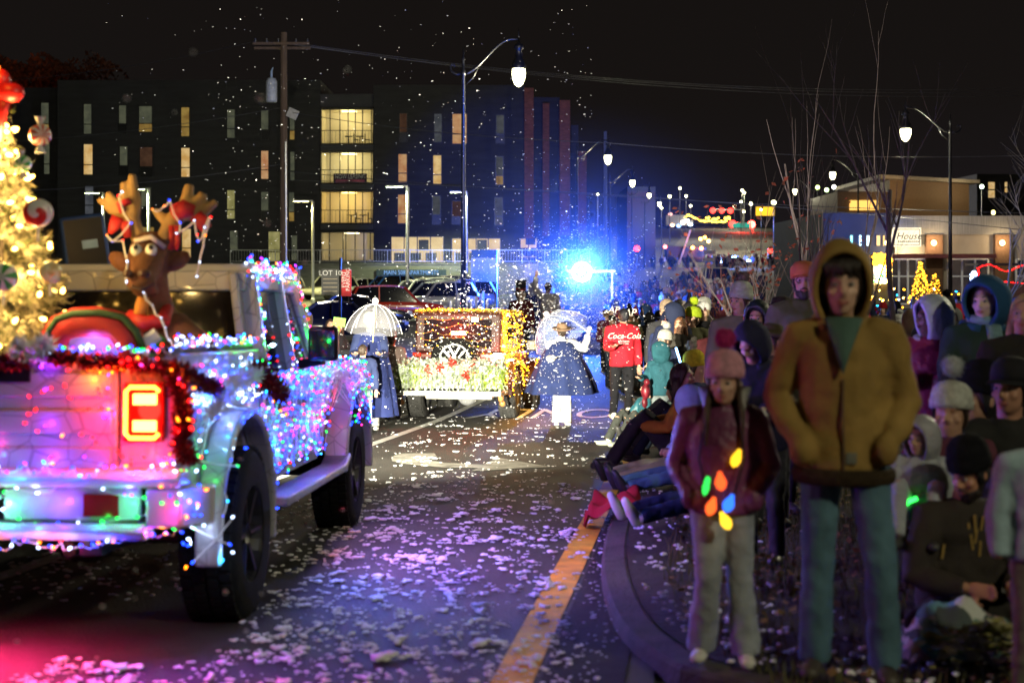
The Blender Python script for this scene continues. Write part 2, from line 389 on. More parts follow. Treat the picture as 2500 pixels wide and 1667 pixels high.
def window(x0, x1, y0, y1, m, split=.68, d=D, par=None):
    f = MB(); a = P(x0, y1, d); b = P(x1, y0, d); w = .06
    f.bx(a.x - w, a.x, d - .05, d + .05, a.z - w, b.z + w); f.bx(b.x, b.x + w, d - .05, d + .05, a.z - w, b.z + w)
    f.bx(a.x, b.x, d - .05, d + .05, b.z, b.z + w); f.bx(a.x, b.x, d - .05, d + .05, a.z - w, a.z)
    if split: zz = b.z + (a.z - b.z) * split; f.bx(a.x, b.x, d - .06, d - .012, zz - w * .6, zz + w * .6)
    fo = rel(f, par or apt).build('window', M['frame'], par or apt)
    p = MB(); p.bx(a.x, b.x, d - .010, d - .004, a.z, b.z)
    if split and m in (M['w_dim'], M['w_grey'], M['w_brown']) and random.random() < .5:
        p = MB(); zz = b.z + (a.z - b.z) * split; p.bx(a.x, b.x, d - .010, d - .004, zz, b.z)
        q = MB(); q.bx(a.x, b.x, d - .010, d - .004, a.z, zz); rel(q, par or apt).build('pane', M['w_amber'] if random.random() < .2 else M['frame'], fo)
    rel(p, par or apt).build('pane', m, fo)
w = M
for x0, x1, y0, y1, m in [(101, 119, 252, 327, 'w_dim'), (205, 223, 255, 327, 'w_dim'), (291, 308, 258, 324, 'w_dim'), (340, 371, 260, 322, 'w_dim'), (443, 462, 263, 333, 'w_amber'), (555, 573, 268, 337, 'w_dim'), (638, 655, 270, 340, 'w_dim'), (708, 719, 272, 341, 'w_dim'),
    (205, 226, 353, 426, 'w_warm'), (293, 311, 358, 427, 'w_dim'), (342, 372, 360, 430, 'w_brown'), (443, 463, 362, 432, 'w_warm'), (638, 655, 369, 437, 'w_peach'), (709, 719, 371, 440, 'w_dim'), (108, 121, 350, 425, 'w_dim'),
    (208, 228, 455, 523, 'w_grey'), (345, 368, 458, 527, 'w_dim'), (555, 573, 465, 534, 'w_green'), (638, 655, 469, 537, 'w_dim'), (706, 718, 470, 540, 'w_dim'),
    (445, 466, 559, 628, 'w_warm'), (345, 376, 555, 620, 'w_amber'), (218, 229, 552, 600, 'w_warm'), (562, 580, 564, 632, 'w_dim'), (656, 686, 566, 638, 'w_green'), (712, 725, 575, 635, 'w_dim'),
    (976, 993, 278, 346, 'w_brown'), (1061, 1078, 279, 347, 'w_grey'), (1105, 1139, 279, 351, 'w_peach'), (1212, 1230, 282, 349, 'w_grey'),
    (973, 993, 377, 445, 'w_peach'), (1058, 1077, 380, 449, 'w_warm'), (1211, 1228, 383, 451, 'w_grey'),
    (972, 992, 476, 545, 'w_peach'), (1056, 1075, 479, 547, 'w_grey'), (1104, 1125, 492, 547, 'w_brown'), (1208, 1227, 483, 550, 'w_grey')]:
    window(x0, x1, y0, y1, M[m])
# the glazed bay: real rooms 3 m deep with a lamp in each, mullions in front
def room(x0, x1, y0, y1, dep, col, pw, nm, rail=True, furn=None):
    a = P(x0, y1, D); b = P(x1, y0, D); r = MB(); d1 = D + dep
    r.quad((a.x, d1, a.z), (b.x, d1, a.z), (b.x, d1, b.z), (a.x, d1, b.z))
    r.quad((a.x, D - .02, a.z + .02), (b.x, D - .02, a.z + .02), (b.x, d1, a.z + .02), (a.x, d1, a.z + .02)); r.quad((a.x, D - .02, b.z - .02), (a.x, d1, b.z - .02), (b.x, d1, b.z - .02), (b.x, D - .02, b.z - .02))
    r.quad((a.x + .01, D, a.z), (a.x + .01, d1, a.z), (a.x + .01, d1, b.z), (a.x + .01, D, b.z)); r.quad((b.x - .01, D, a.z), (b.x - .01, D, b.z), (b.x - .01, d1, b.z), (b.x - .01, d1, a.z))
    rel(r, apt).build('room', M['room'], apt)
    f = MB()
    for fr in nm: x = a.x + (b.x - a.x) * fr; f.bx(x - .035, x + .035, D + .1, D + .2, a.z, b.z)
    f.bx(a.x, b.x, D + .1, D + .2, b.z - .14, b.z); f.bx(a.x, b.x, D + .1, D + .2, a.z, a.z + .08)
    if rail:
        f.bx(a.x, b.x, D - .16, D - .12, a.z + 1.05, a.z + 1.1)
        for q in range(15): x = a.x + (b.x - a.x) * q / 14; f.bx(x - .01, x + .01, D - .15, D - .13, a.z, a.z + 1.06)
    rel(f, apt).build('window', M['frame'], apt)
    if furn:
        g = MB()
        for fx in furn: x = a.x + (b.x - a.x) * fx; g.bx(x - .3, x + .3, D + 1, D + 1.5, a.z + .7, a.z + .76); g.bx(x - .04, x + .04, D + 1.2, D + 1.3, a.z, a.z + .7); g.bx(x + .4, x + .8, D + 1, D + 1.4, a.z + .42, a.z + .48); g.bx(x + .4, x + .45, D + 1, D + 1.4, a.z, a.z + .95); g.bx(x + .75, x + .8, D + 1, D + 1.05, a.z, a.z + .45)
        rel(g, apt).build('furniture', M['frame'], apt)
    lamp = MB(); lamp.box(((a.x + b.x) / 2, D + dep * .5, b.z - .1), (1.2, .3, .06)); rel(lamp, apt).build('ceiling_lamp', emit('room_lamp', col, 6, False), apt)
    plamp('room_light', ((a.x + b.x) / 2 - apt.location.x, D + dep * .5 - apt.location.y, b.z - .5 - apt.location.z), col, pw, .25, apt)
room(784, 910, 264, 352, 3.2, (1, .82, .36), 125, [0, .17, .36, .52, .66, .80, .97], True, (.5, .72))
room(784, 910, 369, 448, 3.2, (1, .86, .42), 110, [0, .17, .36, .52, .66, .80, .97])
room(784, 910, 465, 546, 3.2, (1, .70, .22), 110, [0, .17, .36, .52, .66, .80, .97], True, (.55, .78))
room(784, 917, 564, 638, 5, (1, .82, .45), 60, [0, .15, .40, .45, .62, .78, .9], False)
window_room = [(955, 1083, 579, 640, (1, .78, .42)), (1103, 1222, 583, 640, (1, .76, .4)), (1270, 1311, 583, 628, (1, .72, .35))]
for x0, x1, y0, y1, c in window_room:            # lit lobby windows
    lob = MB(); a = P(x0, y1, D); b = P(x1, y0, D); lob.bx(a.x, b.x, D - .010, D - .004, a.z, b.z)
    f = MB(); nmu = 4 if x1 - x0 > 60 else 2
    for q in range(nmu + 1): x = a.x + (b.x - a.x) * q / nmu; f.bx(x - .04, x + .04, D - .06, D - .012, a.z, b.z)
    f.bx(a.x, b.x, D - .06, D - .012, b.z, b.z + .06); f.bx(a.x, b.x, D - .06, D - .012, a.z - .06, a.z)
    fo = rel(f, apt).build('window', M['frame'], apt)
    rel(lob, apt).build('pane', litwin('lobby_glow', (.8 * c[0], .75 * c[1], .7 * c[2]), c, .95, .6), fo)
    g = MB()
    for q in range(3):
        x = a.x + (b.x - a.x) * (.15 + .3 * q); g.bx(x - .4, x + .5, D - .03, D - .014, a.z + .05, a.z + .75)
    x = a.x + (b.x - a.x) * .62; g.bx(x - .4, x + .4, D - .03, D - .014, a.z + 1.0, a.z + 1.8)
    rel(g, apt).build('furniture', M['facade2'], apt)
# banner on the second balcony
ban = MB(); a = P(814, 447, D - .25); b = P(896, 424, D - .25); ban.bx(a.x, b.x, D - .27, D - .25, a.z, b.z)
bo = ban.build('banner', mat('banner_cloth', (.05, .02, .05), rough=.7, var=.9, vscale=1.2)); tag(bo, 'dark leasing banner hung on the second balcony railing of the apartment block', 'banner')
c = (a + b) / 2; text_mb('NOW LEASING', .36, sx_=.72, M=facing((c.x, D - .29, c.z + .12))).build('lettering', mat('banner_letters', (.7, .7, .7)), bo)
bo2 = MB(); bo2.bx(a.x + .2, b.x - .2, D - .285, D - .272, a.z + .04, a.z + .26); bo2.build('stripe', mat('banner_stripe', (.6, .12, .25), var=.8, vscale=.8), bo)
# ------------------------------------------------------------------ retaining wall, railing, letters
M['blockwall'] = mat('block_wall', (.17, .165, .155), rough=.9, var=.25, vscale=1.5, bump=.5, bscale=12, stretch=(1, 1, 4))
ret = MB(); a = P(560, 700, 112); b = P(1440, 646, 112); ret.bx(a.x, b.x, 112, 113, a.z - .6, b.z); ret.bx(a.x, b.x, 111.95, 113.05, b.z, b.z + .12)
tag(ret.build('retaining_wall', M['blockwall']), 'long pale block retaining wall below the apartment block', 'wall')
rl = empty('railing', (a.x, 112.4, b.z + .12), 0, 'thin metal guard railing along the top of the retaining wall', 'railing')
f = MB(); L = b.x - a.x; f.bx(0, L, -.03, .03, 1.0, 1.06); f.bx(0, L, -.03, .03, .12, .16)
f.build('rail', M['steel'], rl)
for q in range(17): f = MB(); f.bx(L * q / 16 - .03, L * q / 16 + .03, -.028, .028, 0, 1.0); f.build('post', M['steel'], rl)
f = MB()
for q in range(128): f.bx(L * q / 128 - .008, L * q / 128 + .008, -.01, .01, .16, 1.0)
f.build('balusters', M['steel'], rl)['kind'] = 'stuff'
sg = empty('wall_sign', P(1004, 666, 111.9), 0, 'raised block letters on a dark strip of the retaining wall naming the apartments', 'sign')
f = MB(); f.box((0, 0, 0), (5.5, .06, .5)); f.build('backing', mat('sign_strip', (.03, .05, .09)), sg)
text_mb('MAIN 508 APARTMENTS', .34, sx_=.85, M=facing((0, -.06, 0)), thick=.03).build('lettering', emit('blueglow_letters', (.25, .48, .9), 1.1, False), sg)  # letters emit blue in place of blue light falling on them
# ------------------------------------------------------------------ street lamps
globe_m = emit('lamp_globe_glow', (1, .95, .55), 11)
globe_far = emit('far_globe_glow', (1, .95, .5), 14)
def lamp_meshes():
    b = MB(); b.lathe((0, 0, 0), [(.24, 0), (.24, .08), (.17, .15), (.15, .9), (.11, 1.05), (.10, 1.15)], 14)
    p = MB(); p.lathe((0, 0, 0), [(.095, 1.1), (.08, 4), (.062, 8.05), (.085, 8.06), (.085, 8.2), (.05, 8.25), (.05, 8.5), (.07, 8.55), (.03, 8.62), (.012, 8.95)], 12)
    a = MB(); pts = []
    for i in range(15):
        t = i / 14; pts.append((.05 + 1.9 * t, 0, 8.12 + 1.05 * smooth01(t * 1.15) ** .9))
    a.tube(pts, [.05 - .015 * i / 14 for i in range(15)], 8, ref=(0, 1, 0))
    a.tube([(-.05, 0, 8.12), (-.25, 0, 8.1), (-.42, 0, 8.2), (-.46, 0, 8.36), (-.36, 0, 8.42), (-.30, 0, 8.33)], [.04, .04, .035, .03, .03, .025], 8, ref=(0, 1, 0))
    a.tube([(.1, 0, 7.8), (.35, 0, 8.0), (.6, 0, 8.42)], .022, 6, ref=(0, 1, 0)); a.tube([(1.95, 0, 9.12), (1.95, 0, 9.5)], [.03, .006], 6)
    h = MB(); h.lathe((1.95, 0, 0), [(.035, 9.2), (.05, 9.05), (.16, 8.98), (.17, 8.88), (.10, 8.84), (.13, 8.62), (.2, 8.5), (.245, 8.38), (.25, 8.28), (.23, 8.26)], 16)
    g = MB(); g.lathe((1.95, 0, 0), [(.225, 8.27), (.235, 8.12), (.21, 7.95), (.14, 7.8), (.05, 7.73), (.005, 7.72)], 16)
    return [('base', b.mesh('base', M['blackmetal'], True)), ('pole', p.mesh('pole', M['blackmetal'], True)), ('arm', a.mesh('arm', M['blackmetal'], True)), ('lantern', h.mesh('lantern', M['blackmetal'], True)), ('globe', g.mesh('globe', globe_m, True))]
LM = lamp_meshes()
def street_lamp(px, d, gpy, right, label, pw, loc=None):
    x = (px - CX) / F * d if loc is None else loc[0]; z0 = terr(x, d)
    s = 1 if gpy is None else (CAMZ - (gpy - HORIZ) / F * d - z0) / 8.0
    o = empty('street_lamp', (x, d, z0), 0 if right else math.pi, label, 'street lamp', 'street lamps along the road'); o.scale = (1, 1, s)
    for n_, me in LM: lk(n_, me, o)
    if pw: plamp('lamp_light', (1.95, 0, 7.6), LED, pw, .2, o)
    return o
street_lamp(1131, 50, 190, True, 'tall black street lamp with hooked arm, nearest on the left, above the decorated off-roader', 2600)
street_lamp(1409, 90, 391, True, 'black street lamp in front of the brick fins of the apartment block', 1800)
street_lamp(1489, 123, 449, True, 'black street lamp just right of the far blue lit pole, third in the left row', 1200)
street_lamp(1543, 161, 479, True, 'small black street lamp, fourth in the left row', 800)
street_lamp(1574, 190, 499, True, 'tiny black street lamp, last of the left row before the crossing', 600)
street_lamp(2320, 62, 330, False, 'tall street lamp glowing brightest on the right, before the shop with sconces', 2200)
street_lamp(2095, 109, 430, False, 'street lamp over the shop roof behind the bare tree', 1200)
street_lamp(1987, 147, 469, False, 'street lamp left of the shop among the red leaved branches', 800)
street_lamp(0, -3.2, None, False, 'added street lamp behind the spectators, unseen and out of view', 1750, loc=(8.5,))  # added lamp out of view, brightens the nearest spectators
street_lamp(0, 20, None, False, 'added street lamp extending the right row beside the near crowd, unseen', 3000, loc=(15.0,))  # another added lamp, unseen, to brighten the crowd from the right
FM = MB(); FM.lathe((0, 0, 0), [(.09, 0), (.06, 8), (.02, 8.2)], 8); fm_ = FM.mesh('pole', M['steel'], True)
FG = MB(); FG.ell((0, -.1, 8.1), (.55, .55, .5), 10, 8); fg_ = FG.mesh('globe', globe_far, True)
for i, (px, py, d) in enumerate([(1615, 508, 235), (1635, 480, 250), (1660, 460, 300), (1675, 479, 330), (1686, 503, 420), (1812, 465, 320), (1817, 471, 330), (1809, 493, 300), (1833, 498, 260), (1816, 517, 380), (1889, 495, 200), (1858, 512, 230), (1459, 475, 190), (1793, 504, 430)]):
    p = P(px, py, d); o = empty('street_lamp', (p.x, p.y, p.z - 8.1), 0, 'small distant lamp glowing beside the road that climbs the hill', 'street lamp', 'distant lamps up the hill')
    o.scale = (1, 1, 1)
    lk('pole', fm_, o); g = lk('globe', fg_, o); s = {10: 1.9, 8: 1.35, 1: 1.25}.get(i, 1.0) * d / 620; g.scale = (s, s, s); g.location = (0, 0, 8.1 - 8.1 * s)
    if i in (1, 3, 5, 8, 10, 13): plamp('lamp_light', (0, 0, 8.6), LED, 11000, .3, o)
# car park lamps
def lot_lamp(px, py, d, label, pw, col, bright=False, right=False):
    p = P(px, py, d); z0 = terr(p.x, d); h = p.z - z0
    o = empty('car_park_lamp', (p.x, d, z0), 0, label, 'lamp post', 'car park lamps')
    f = MB(); f.lathe((0, 0, 0), [(.14, 0), (.14, .3), (.10, .35), (.09, h)], 10); f.build('pole', M['whiteplastic'] if bright else M['steel'], o)
    s = 1 if right else -1
    f = MB(); f.bx(min(0, s * 1.3), max(0, s * 1.3), -.16, .16, h, h + .09); f.build('head', M['steel'], o)
    f = MB(); f.bx(min(s * .3, s * 1.25), max(s * .3, s * 1.25), -.13, .13, h - .012, h - .004); f.build('lamp_panel', emit('led_panel', col, 30, False), o)
    if pw: plamp('lamp_light', (s * .6, -.1, h - .2), col, pw, .15, o, spot=150, aim=(s * .6 - .25 * s, -.3, 0))
    return o
lot_lamp(252, 472, 100, 'bright white lamp post left of the reindeer antlers', 10000, (.85, 1, .5), True)
lot_lamp(363, 463, 96, 'bright white lamp post between the reindeer antlers', 10000, (.85, 1, .5), True)
lot_lamp(764, 492, 92, 'grey lamp post with small yellow light near the glazed bay', 9000, (1, .9, .3))
lot_lamp(995, 457, 84, 'thin steel lamp post left of the tall black street lamp', 9000, (.9, 1, .6))
lot_lamp(1140, 470, 108, 'lamp post with flat head partly behind the tall black street lamp', 8000, (.85, 1, .55))
# ------------------------------------------------------------------ utility pole and wires
ud = 68; up = P(693, 80, ud)
uo = empty('utility_pole', (up.x, ud, terr(up.x, ud)), 0, 'tall wooden utility pole with two crossarms and a grey transformer', 'utility pole'); zb = uo.location.z
H = up.z - zb
f = MB(); f.lathe((0, 0, 0), [(.21, 0), (.15, H)], 12); f.build('pole', M['wood'], uo)
for dy, hz in ((-.16, H - .55), (.16, H - .72)):
    f = MB(); f.bx(-1.45, 1.25, dy - .06, dy + .06, hz - .06, hz + .06); f.build('crossarm', M['wood'], uo, bevel=.01)
for k_, x in enumerate((-1.35, -.8, -.25, .6, 1.15)):
    f = MB(); f.lathe((x, -.16, H - .49), [(.05, 0), (.07, .08), (.05, .11), (.06, .16), (.02, .2)], 8); f.build('insulator', M['blackmetal'], uo)
f = MB(); f.lathe((-.55, -.25, H - 3.35), [(.02, -.01), (.25, 0), (.27, .08), (.27, .98), (.22, 1.05), (.2, 1.12), (.03, 1.14)], 16); t_ = f.build('transformer', mat('transformer_grey', (.38, .42, .46), rough=.4), uo, smooth=True)
f = MB(); f.tube([(-.55, -.25, H - 2.25), (-.55, -.25, H - 1.9), (-.48, -.25, H - 1.7)], [.06, .05, .02], 8); f.build('bushing', mat('bushing_blue', (.3, .4, .5)), t_)
f = MB(); f.tube([(.14, -.14, 0), (.10, -.12, H * .62)], .06, 8); f.build('conduit', M['steel'], uo)
f = MB(); f.box((.45, -.2, H - 3.9), (.5, .12, .45), Matrix.Rotation(R(25), 3, 'Y')); f.build('floodlight', M['steel'], uo)
def wire(pa, pb, sag, label, r=.012, m=None):
    pa, pb = Vector(pa), Vector(pb); pts = []
    for i in range(25):
        t = i / 24; p = pa.lerp(pb, t); p.z -= sag * 4 * t * (1 - t); pts.append(p)
    o = MB().tube(pts, r, 5).build('overhead_wire', m or wire_m); return tag(o, label, 'wire', 'overhead wires')
wire_m = mat('wire', (.07, .07, .075), rough=.5, metal=.5)
wire(P(628, 100, ud), P(-200, 205, 75), .5, 'thin wire from the pole top leaving to the left above the apartment roof')
for k_, (a, b) in enumerate([((668, 103, ud), (2560, 222, 80)), ((715, 108, ud), (2560, 232, 80)), ((748, 110, ud), (2560, 212, 80))]):
    wire(P(*a), P(*b), .9, 'one of the thin high wires from the pole top to the right across the sky', .011)
wire(P(693, 272, ud), P(1480, 349, 60), .25, 'wire sloping across the top floor windows behind the street lamp', .016)
wire(P(1480, 349, 60), P(2560, 378, 60), .3, 'wire crossing the open sky right of the brick fins', .013)
wire(P(693, 418, ud), P(2560, 522, 58), .3, 'upper of the two low wires crossing the whole street to the shop roof', .016)
wire(P(693, 440, ud), P(2560, 568, 58), -.35, 'lower of the two low wires crossing the whole street to the shop', .016)
wire(P(693, 400, ud), P(-100, 470, 66), .3, 'wire passing behind the reindeer antlers, left of the pole')
wire(P(693, 262, ud), P(-100, 352, 70), .3, 'wire across the top floor windows left of the pole')
# ------------------------------------------------------------------ signs by the car park
def sign_post(px, d, top, label, cat='sign', col='blackmetal', r=.035):
    p = P(px, top, d); z0 = terr(p.x, d); o = empty('sign_post', (p.x, d, z0), 0, label, cat)
    MB().lathe((0, 0, 0), [(r, 0), (r, p.z - z0)], 8).build('post', M[col], o); return o
o = sign_post(831, 36, 630, 'black car park board reading LOT 10 with a red event parking flag'); s = 36 / F
f = MB(); f.bx(-46 * s, -3 * s, -.03, .0, CAMZ - o.location.z - 40 * s, CAMZ - o.location.z + 23 * s); bd = f.build('board', mat('sign_black', (.012, .012, .012), rough=.5), o)
text_mb('LOT 10', .13, M=facing((-24 * s, -.04, CAMZ - o.location.z + 13 * s))).build('lettering', mat('sign_white', (.75, .75, .75)), bd)
f = MB()
for q in range(4): f.bx(-42 * s, -7 * s, -.036, -.031, CAMZ - o.location.z - (2 + q * 10) * s, CAMZ - o.location.z - (0 + q * 10) * s)
f.build('rule', mat('sign_gold', (.3, .25, .18)), bd)
f = MB(); f.bx(3 * s, 27 * s, -.02, 0, CAMZ - o.location.z - 43 * s, CAMZ - o.location.z + 22 * s); fl = f.build('flag', mat('flag_red', (.55, .02, .03), rough=.7), o)
for q, (t_, dx) in enumerate((('EVENT', 9), ('PARKING', 19))):
    M2 = Matrix.Translation((dx * s, -.03, CAMZ - o.location.z - 2 * s)) @ Matrix.Rotation(R(90), 4, 'X') @ Matrix.Rotation(R(90), 4, 'Z')
    text_mb(t_, .10, M=M2).build('lettering', M['whiteplastic'], fl)
o = sign_post(1213, 45, 610, 'wide blank tan notice board with a dark teal header beside the tall lamp', col='steel'); s = 45 / F; z0 = CAMZ - o.location.z
MB().bx(-63 * s, -1 * s, -.06, -.02, z0 - 8 * s, z0 + 50 * s).build('board', mat('board_tan', (.30, .25, .19), var=.15), o); MB().bx(-62 * s, -2 * s, -.06, -.02, z0 + 50.2 * s, z0 + 70 * s).build('header', mat('board_teal', (.02, .06, .07)), o)
o = sign_post(1297, 56, 640, 'small pale square notice in front of the blue lit wall', col='steel'); s = 56 / F; z0 = CAMZ - o.location.z
MB().bx(-17 * s, 17 * s, -.06, -.03, z0 + 6 * s, z0 + 35 * s).build('board', mat('board_grey', (.35, .36, .33), var=.15), o)
for i, px in enumerate((1150, 1163, 1175, 1180, 1189, 1140, 1128, 1118, 1100)):
    d = 60 + (i % 4) * 4; o = MB().lathe((0, 0, 0), [(.06, 0), (.06, .98), (.05, 1.02), (.0, 1.04)], 10).build('bollard', M['whiteplastic'], smooth=True); o.location = ((px - CX) / F * d, d, terr((px - CX) / F * d, d)); tag(o, 'slim white marker post at the edge of the car park', 'bollard', 'white marker posts')
# ------------------------------------------------------------------ shop on the right
sd = 75.0
M['shopwall'] = mat('shop_wall', (.34, .29, .24), rough=.85, var=.15, vscale=1)
M['corr'] = mat('corrugated', (.30, .285, .28), rough=.6, var=.35, vscale=40, stretch=(1, 1, .02))
M['bluelitwall'] = mat('blue_lit_wall', (.018, .025, .06), rough=.8, var=.15, vscale=1)  # blue light on the side wing is put into its wall colour
M['brownwall'] = mat('brown_pier', (.14, .075, .045), rough=.9, var=.2)
M['maroon'] = mat('maroon_canopy', (.14, .03, .035), rough=.7)
M['w_shop'] = litwin('shop_window_glow', (.012, .014, .022), (.10, .07, .05), .8, .5)
shop = empty('shop_building', P(2250, 745, sd), 0, 'low shop with corrugated parapet, wall lamps and a backlit white sign', 'shop')
rel(pbox(MB(), 2185, 2640, 573, 790, sd, sd + 14), shop).build('wall', M['shopwall'], shop)
rel(pbox(MB(), 2180, 2640, 527, 572.8, sd - .25, sd + 14), shop).build('parapet', M['corr'], shop)
rel(pbox(MB(), 2010, 2179.5, 520, 790, sd - .1, sd + 14), shop).build('side_wing', M['bluelitwall'], shop)
for x0, x1 in ((2262, 2302), (2430, 2472)): rel(pbox(MB(), x0, x1, 573, 780, sd - .35, sd - .003), shop).build('pier', M['brownwall'], shop)
rel(pbox(MB(), 2130, 2434, 620, 630, sd - 1.6, sd - .36), shop).build('canopy', M['maroon'], shop)
so = rel(pbox(MB(), 2179, 2249, 556, 602, sd - .5, sd - .26), shop).build('sign_panel', emit('backlit_sign', (1, .86, .58), 1.5), shop)
c = P(2218, 577, sd - .52); M2 = facing((c.x - shop.location.x, c.y - shop.location.y, c.z - shop.location.z))
t_ = text_mb('House', .36, M=M2, shear=.35); t_.build('lettering', M['blackmetal'], so)
f = MB(); c = P(2218, 590, sd - .52) - shop.location
for q in range(11): f.bx(c.x - .55 + q * .105, c.x - .48 + q * .105, c.y - .01, c.y, c.z - .03, c.z + .04)
f.build('lettering', M['blackmetal'], so)
f = MB(); a = P(2183, 598, sd - .505) - shop.location; b = P(2245, 560, sd - .505) - shop.location
for z in (a.z, b.z): f.bx(a.x, b.x, a.y - .005, a.y, z - .015, z + .015)
for x in (a.x, b.x): f.bx(x - .015, x + .015, a.y - .005, a.y, a.z, b.z)
f.build('border', M['blackmetal'], so)
for px in (2280, 2447, 2166):
    p = P(px, 593, sd - .5) - shop.location; f = MB(); f.ell(p, .14, 10, 8); f.build('wall_lamp', emit('sconce', (1, .72, .3), 14, False), shop); plamp('lamp_light', p + Vector((0, -.35, 0)), (1, .72, .36), 75, .1, shop)
for px_ in (2030, 2090, 2150): plamp('added_blue_light', P(px_, 545, sd - 1.6) - shop.location, (.06, .18, 1), 60, .2, shop)  # added lamps without fixtures that turn the side wing blue
plamp('lamp_light', P(2214, 612, sd - .9) - shop.location, (1, .8, .45), 200, .1, shop)
for x0, x1, nx in ((2172, 2260, 4), (2316, 2412, 3), (2480, 2600, 3)):
    a = P(x0, 742, sd - .05) - shop.location; b = P(x1, 633, sd - .05) - shop.location; f = MB()
    for q in range(nx + 1): x = a.x + (b.x - a.x) * q / nx; f.bx(x - .05, x + .05, a.y - .07, a.y + .04, a.z, b.z)
    for z in (a.z, a.z + (b.z - a.z) * .62, b.z): f.bx(a.x, b.x, a.y - .065, a.y - .01, z - .04, z + .04)
    fo = f.build('window', M['whiteplastic'], shop); MB().bx(a.x, b.x, a.y - .004, a.y + .02, a.z, b.z).build('pane', M['w_shop'], fo)
for px, w_, c, s_ in ((2076, 5, (.3, .9, 1), 3), (2098, 4, (.5, .8, 1), 5), (2116, 6, (.7, .9, 1), 3), (2140, 8, (1, .7, .3), 1.6), (2156, 3, (1, .6, .2), 2)):
    a = P(px, 600, sd - .15) - shop.location; b = P(px + w_, 575, sd - .15) - shop.location
    MB().bx(a.x, b.x, a.y - .05, a.y, a.z, b.z).build('lit_window', emit('shop_lit_strip', c, s_, False), shop)
bb = empty('hill_building', P(2260, 525, 130), 0, 'tan block with an oblique flat roof behind the shop', 'building')
f = MB(); a = P(2172, 540, 130) - bb.location; b = P(2366, 450, 130) - bb.location; c = P(2172, 438, 130) - bb.location
f.prism([(a.x, a.z), (b.x, a.z), (b.x, b.z), (a.x, c.z)], 'y', 0, 16); f.build('wall', mat('tan_wall', (.26, .17, .10), var=.15), bb)
f = MB(); f.prism([(a.x - 1.2, c.z + .02), (b.x + .6, b.z + .02), (b.x + .6, b.z + .3), (a.x - 1.2, c.z + .35)], 'y', -1.2, 16.5); f.build('roof', mat('roof_edge', (.4, .36, .3)), bb)
f = MB(); p = P(2112, 500, 129.8) - bb.location; f.bx(p.x - 1.4, p.x + 1.2, p.y, p.y + .1, p.z - .5, p.z + .4); f.build('lit_window', emit('orange_window', (1, .55, .12), 1.6, False), bb)
f = MB(); p = P(2112, 505, 130) - bb.location; f.bx(p.x - 2.5, p.x + 3.2, p.y + .101, p.y + 12, p.z - 2, p.z + 1.4); f.build('wing', mat('tan_wing', (.12, .07, .045)), bb)
plamp('wall_light', P(2345, 462, 127) - bb.location, (1, .75, .4), 130, .2, bb); plamp('wall_light', P(2185, 470, 127) - bb.location, (1, .6, .25), 110, .2, bb)
hb = empty('dark_house', P(2430, 530, 170), 0, 'dark house on the right with a few yellow lit windows', 'house')
f = MB(); a = P(2385, 530, 170) - hb.location; b = P(2560, 425, 170) - hb.location; f.bx(a.x, b.x, 0, 14, a.z - 3, b.z); f.build('wall', M['facade'], hb)
for x0, x1, y0, y1 in ((2413, 2428, 445, 462), (2413, 2428, 465, 483), (2453, 2459, 445, 456), (2453, 2459, 459, 470)):
    a = P(x0, y1, 170) - hb.location; b = P(x1, y0, 170) - hb.location; f = MB(); f.bx(a.x, b.x, -.05, -.01, a.z, b.z); f.build('lit_window', M['w_warm'], hb)
for px, py, c in ((2272, 519, (1, .85, .3)), (2425, 519, (1, .85, .3)), (2397, 456, (.8, 1, .7)), (1996, 458, (.8, 1, .3)), (2018, 464, (.7, 1, .4)), (2036, 457, (1, 1, .9))):
    o = empty('hill_light', P(px, py, 150), 0, 'small far light dot on the hillside behind the shop', 'lamp', 'hillside lights'); MB().ell((0, 0, 0), .22, 8, 6).build('globe', emit('dot', c, 8, False), o); MB().bx(-.05, .05, -.05, .05, -6, -.2).build('post', M['blackmetal'], o)
# mid left: far brick block, blue lit column monument, trees up the hill
o = empty('far_block', P(1565, 560, 205), 0, 'plain pinkish block beyond the last street lamps of the left row', 'building')
a = P(1531, 590, 205) - o.location; b = P(1600, 468, 205) - o.location; MB().bx(a.x, b.x, 0, 20, a.z - 4, b.z).build('wall', mat('far_brick', (.09, .05, .055)), o)
plamp('wall_light', P(1590, 535, 201) - o.location, (.1, .35, 1), 700, .4, o)
MB().bx(a.x, b.x, -.3, 20.3, b.z + .002, b.z + .7).build('roof_edge', M['facade2'], o)
o = empty('monument', P(1432, 640, 150), 0, 'pale column topped by a statue beyond the blue light', 'monument')
MB().lathe((0, 0, 0), [(.9, -2), (.8, .5), (.55, .8), (.5, 4.6), (.75, 4.9), (.75, 5.3)], 14).build('column', M['concrete'], o, smooth=True)
s_ = MB(); s_.tube([(0, 0, 5.3), (0, 0, 6.2), (0, 0, 6.8)], [.35, .28, .12], 10); s_.ell((0, 0, 7.0), .18, 8, 6); s_.tube([(.2, 0, 6.6), (.6, 0, 6.3)], .08, 6); s_.build('statue', M['concrete'], o, smooth=True)
o = MB().lathe((0, 0, 0), [(.16, 0), (.13, 12)], 8).build('flagpole', mat('pole_blue', (.12, .13, .16), rough=.4)); o.location = P(1478, 660, 112); o.location.z = terr(o.location.x, 112); tag(o, 'thick pale pole lit blue behind the left street lamps', 'pole')
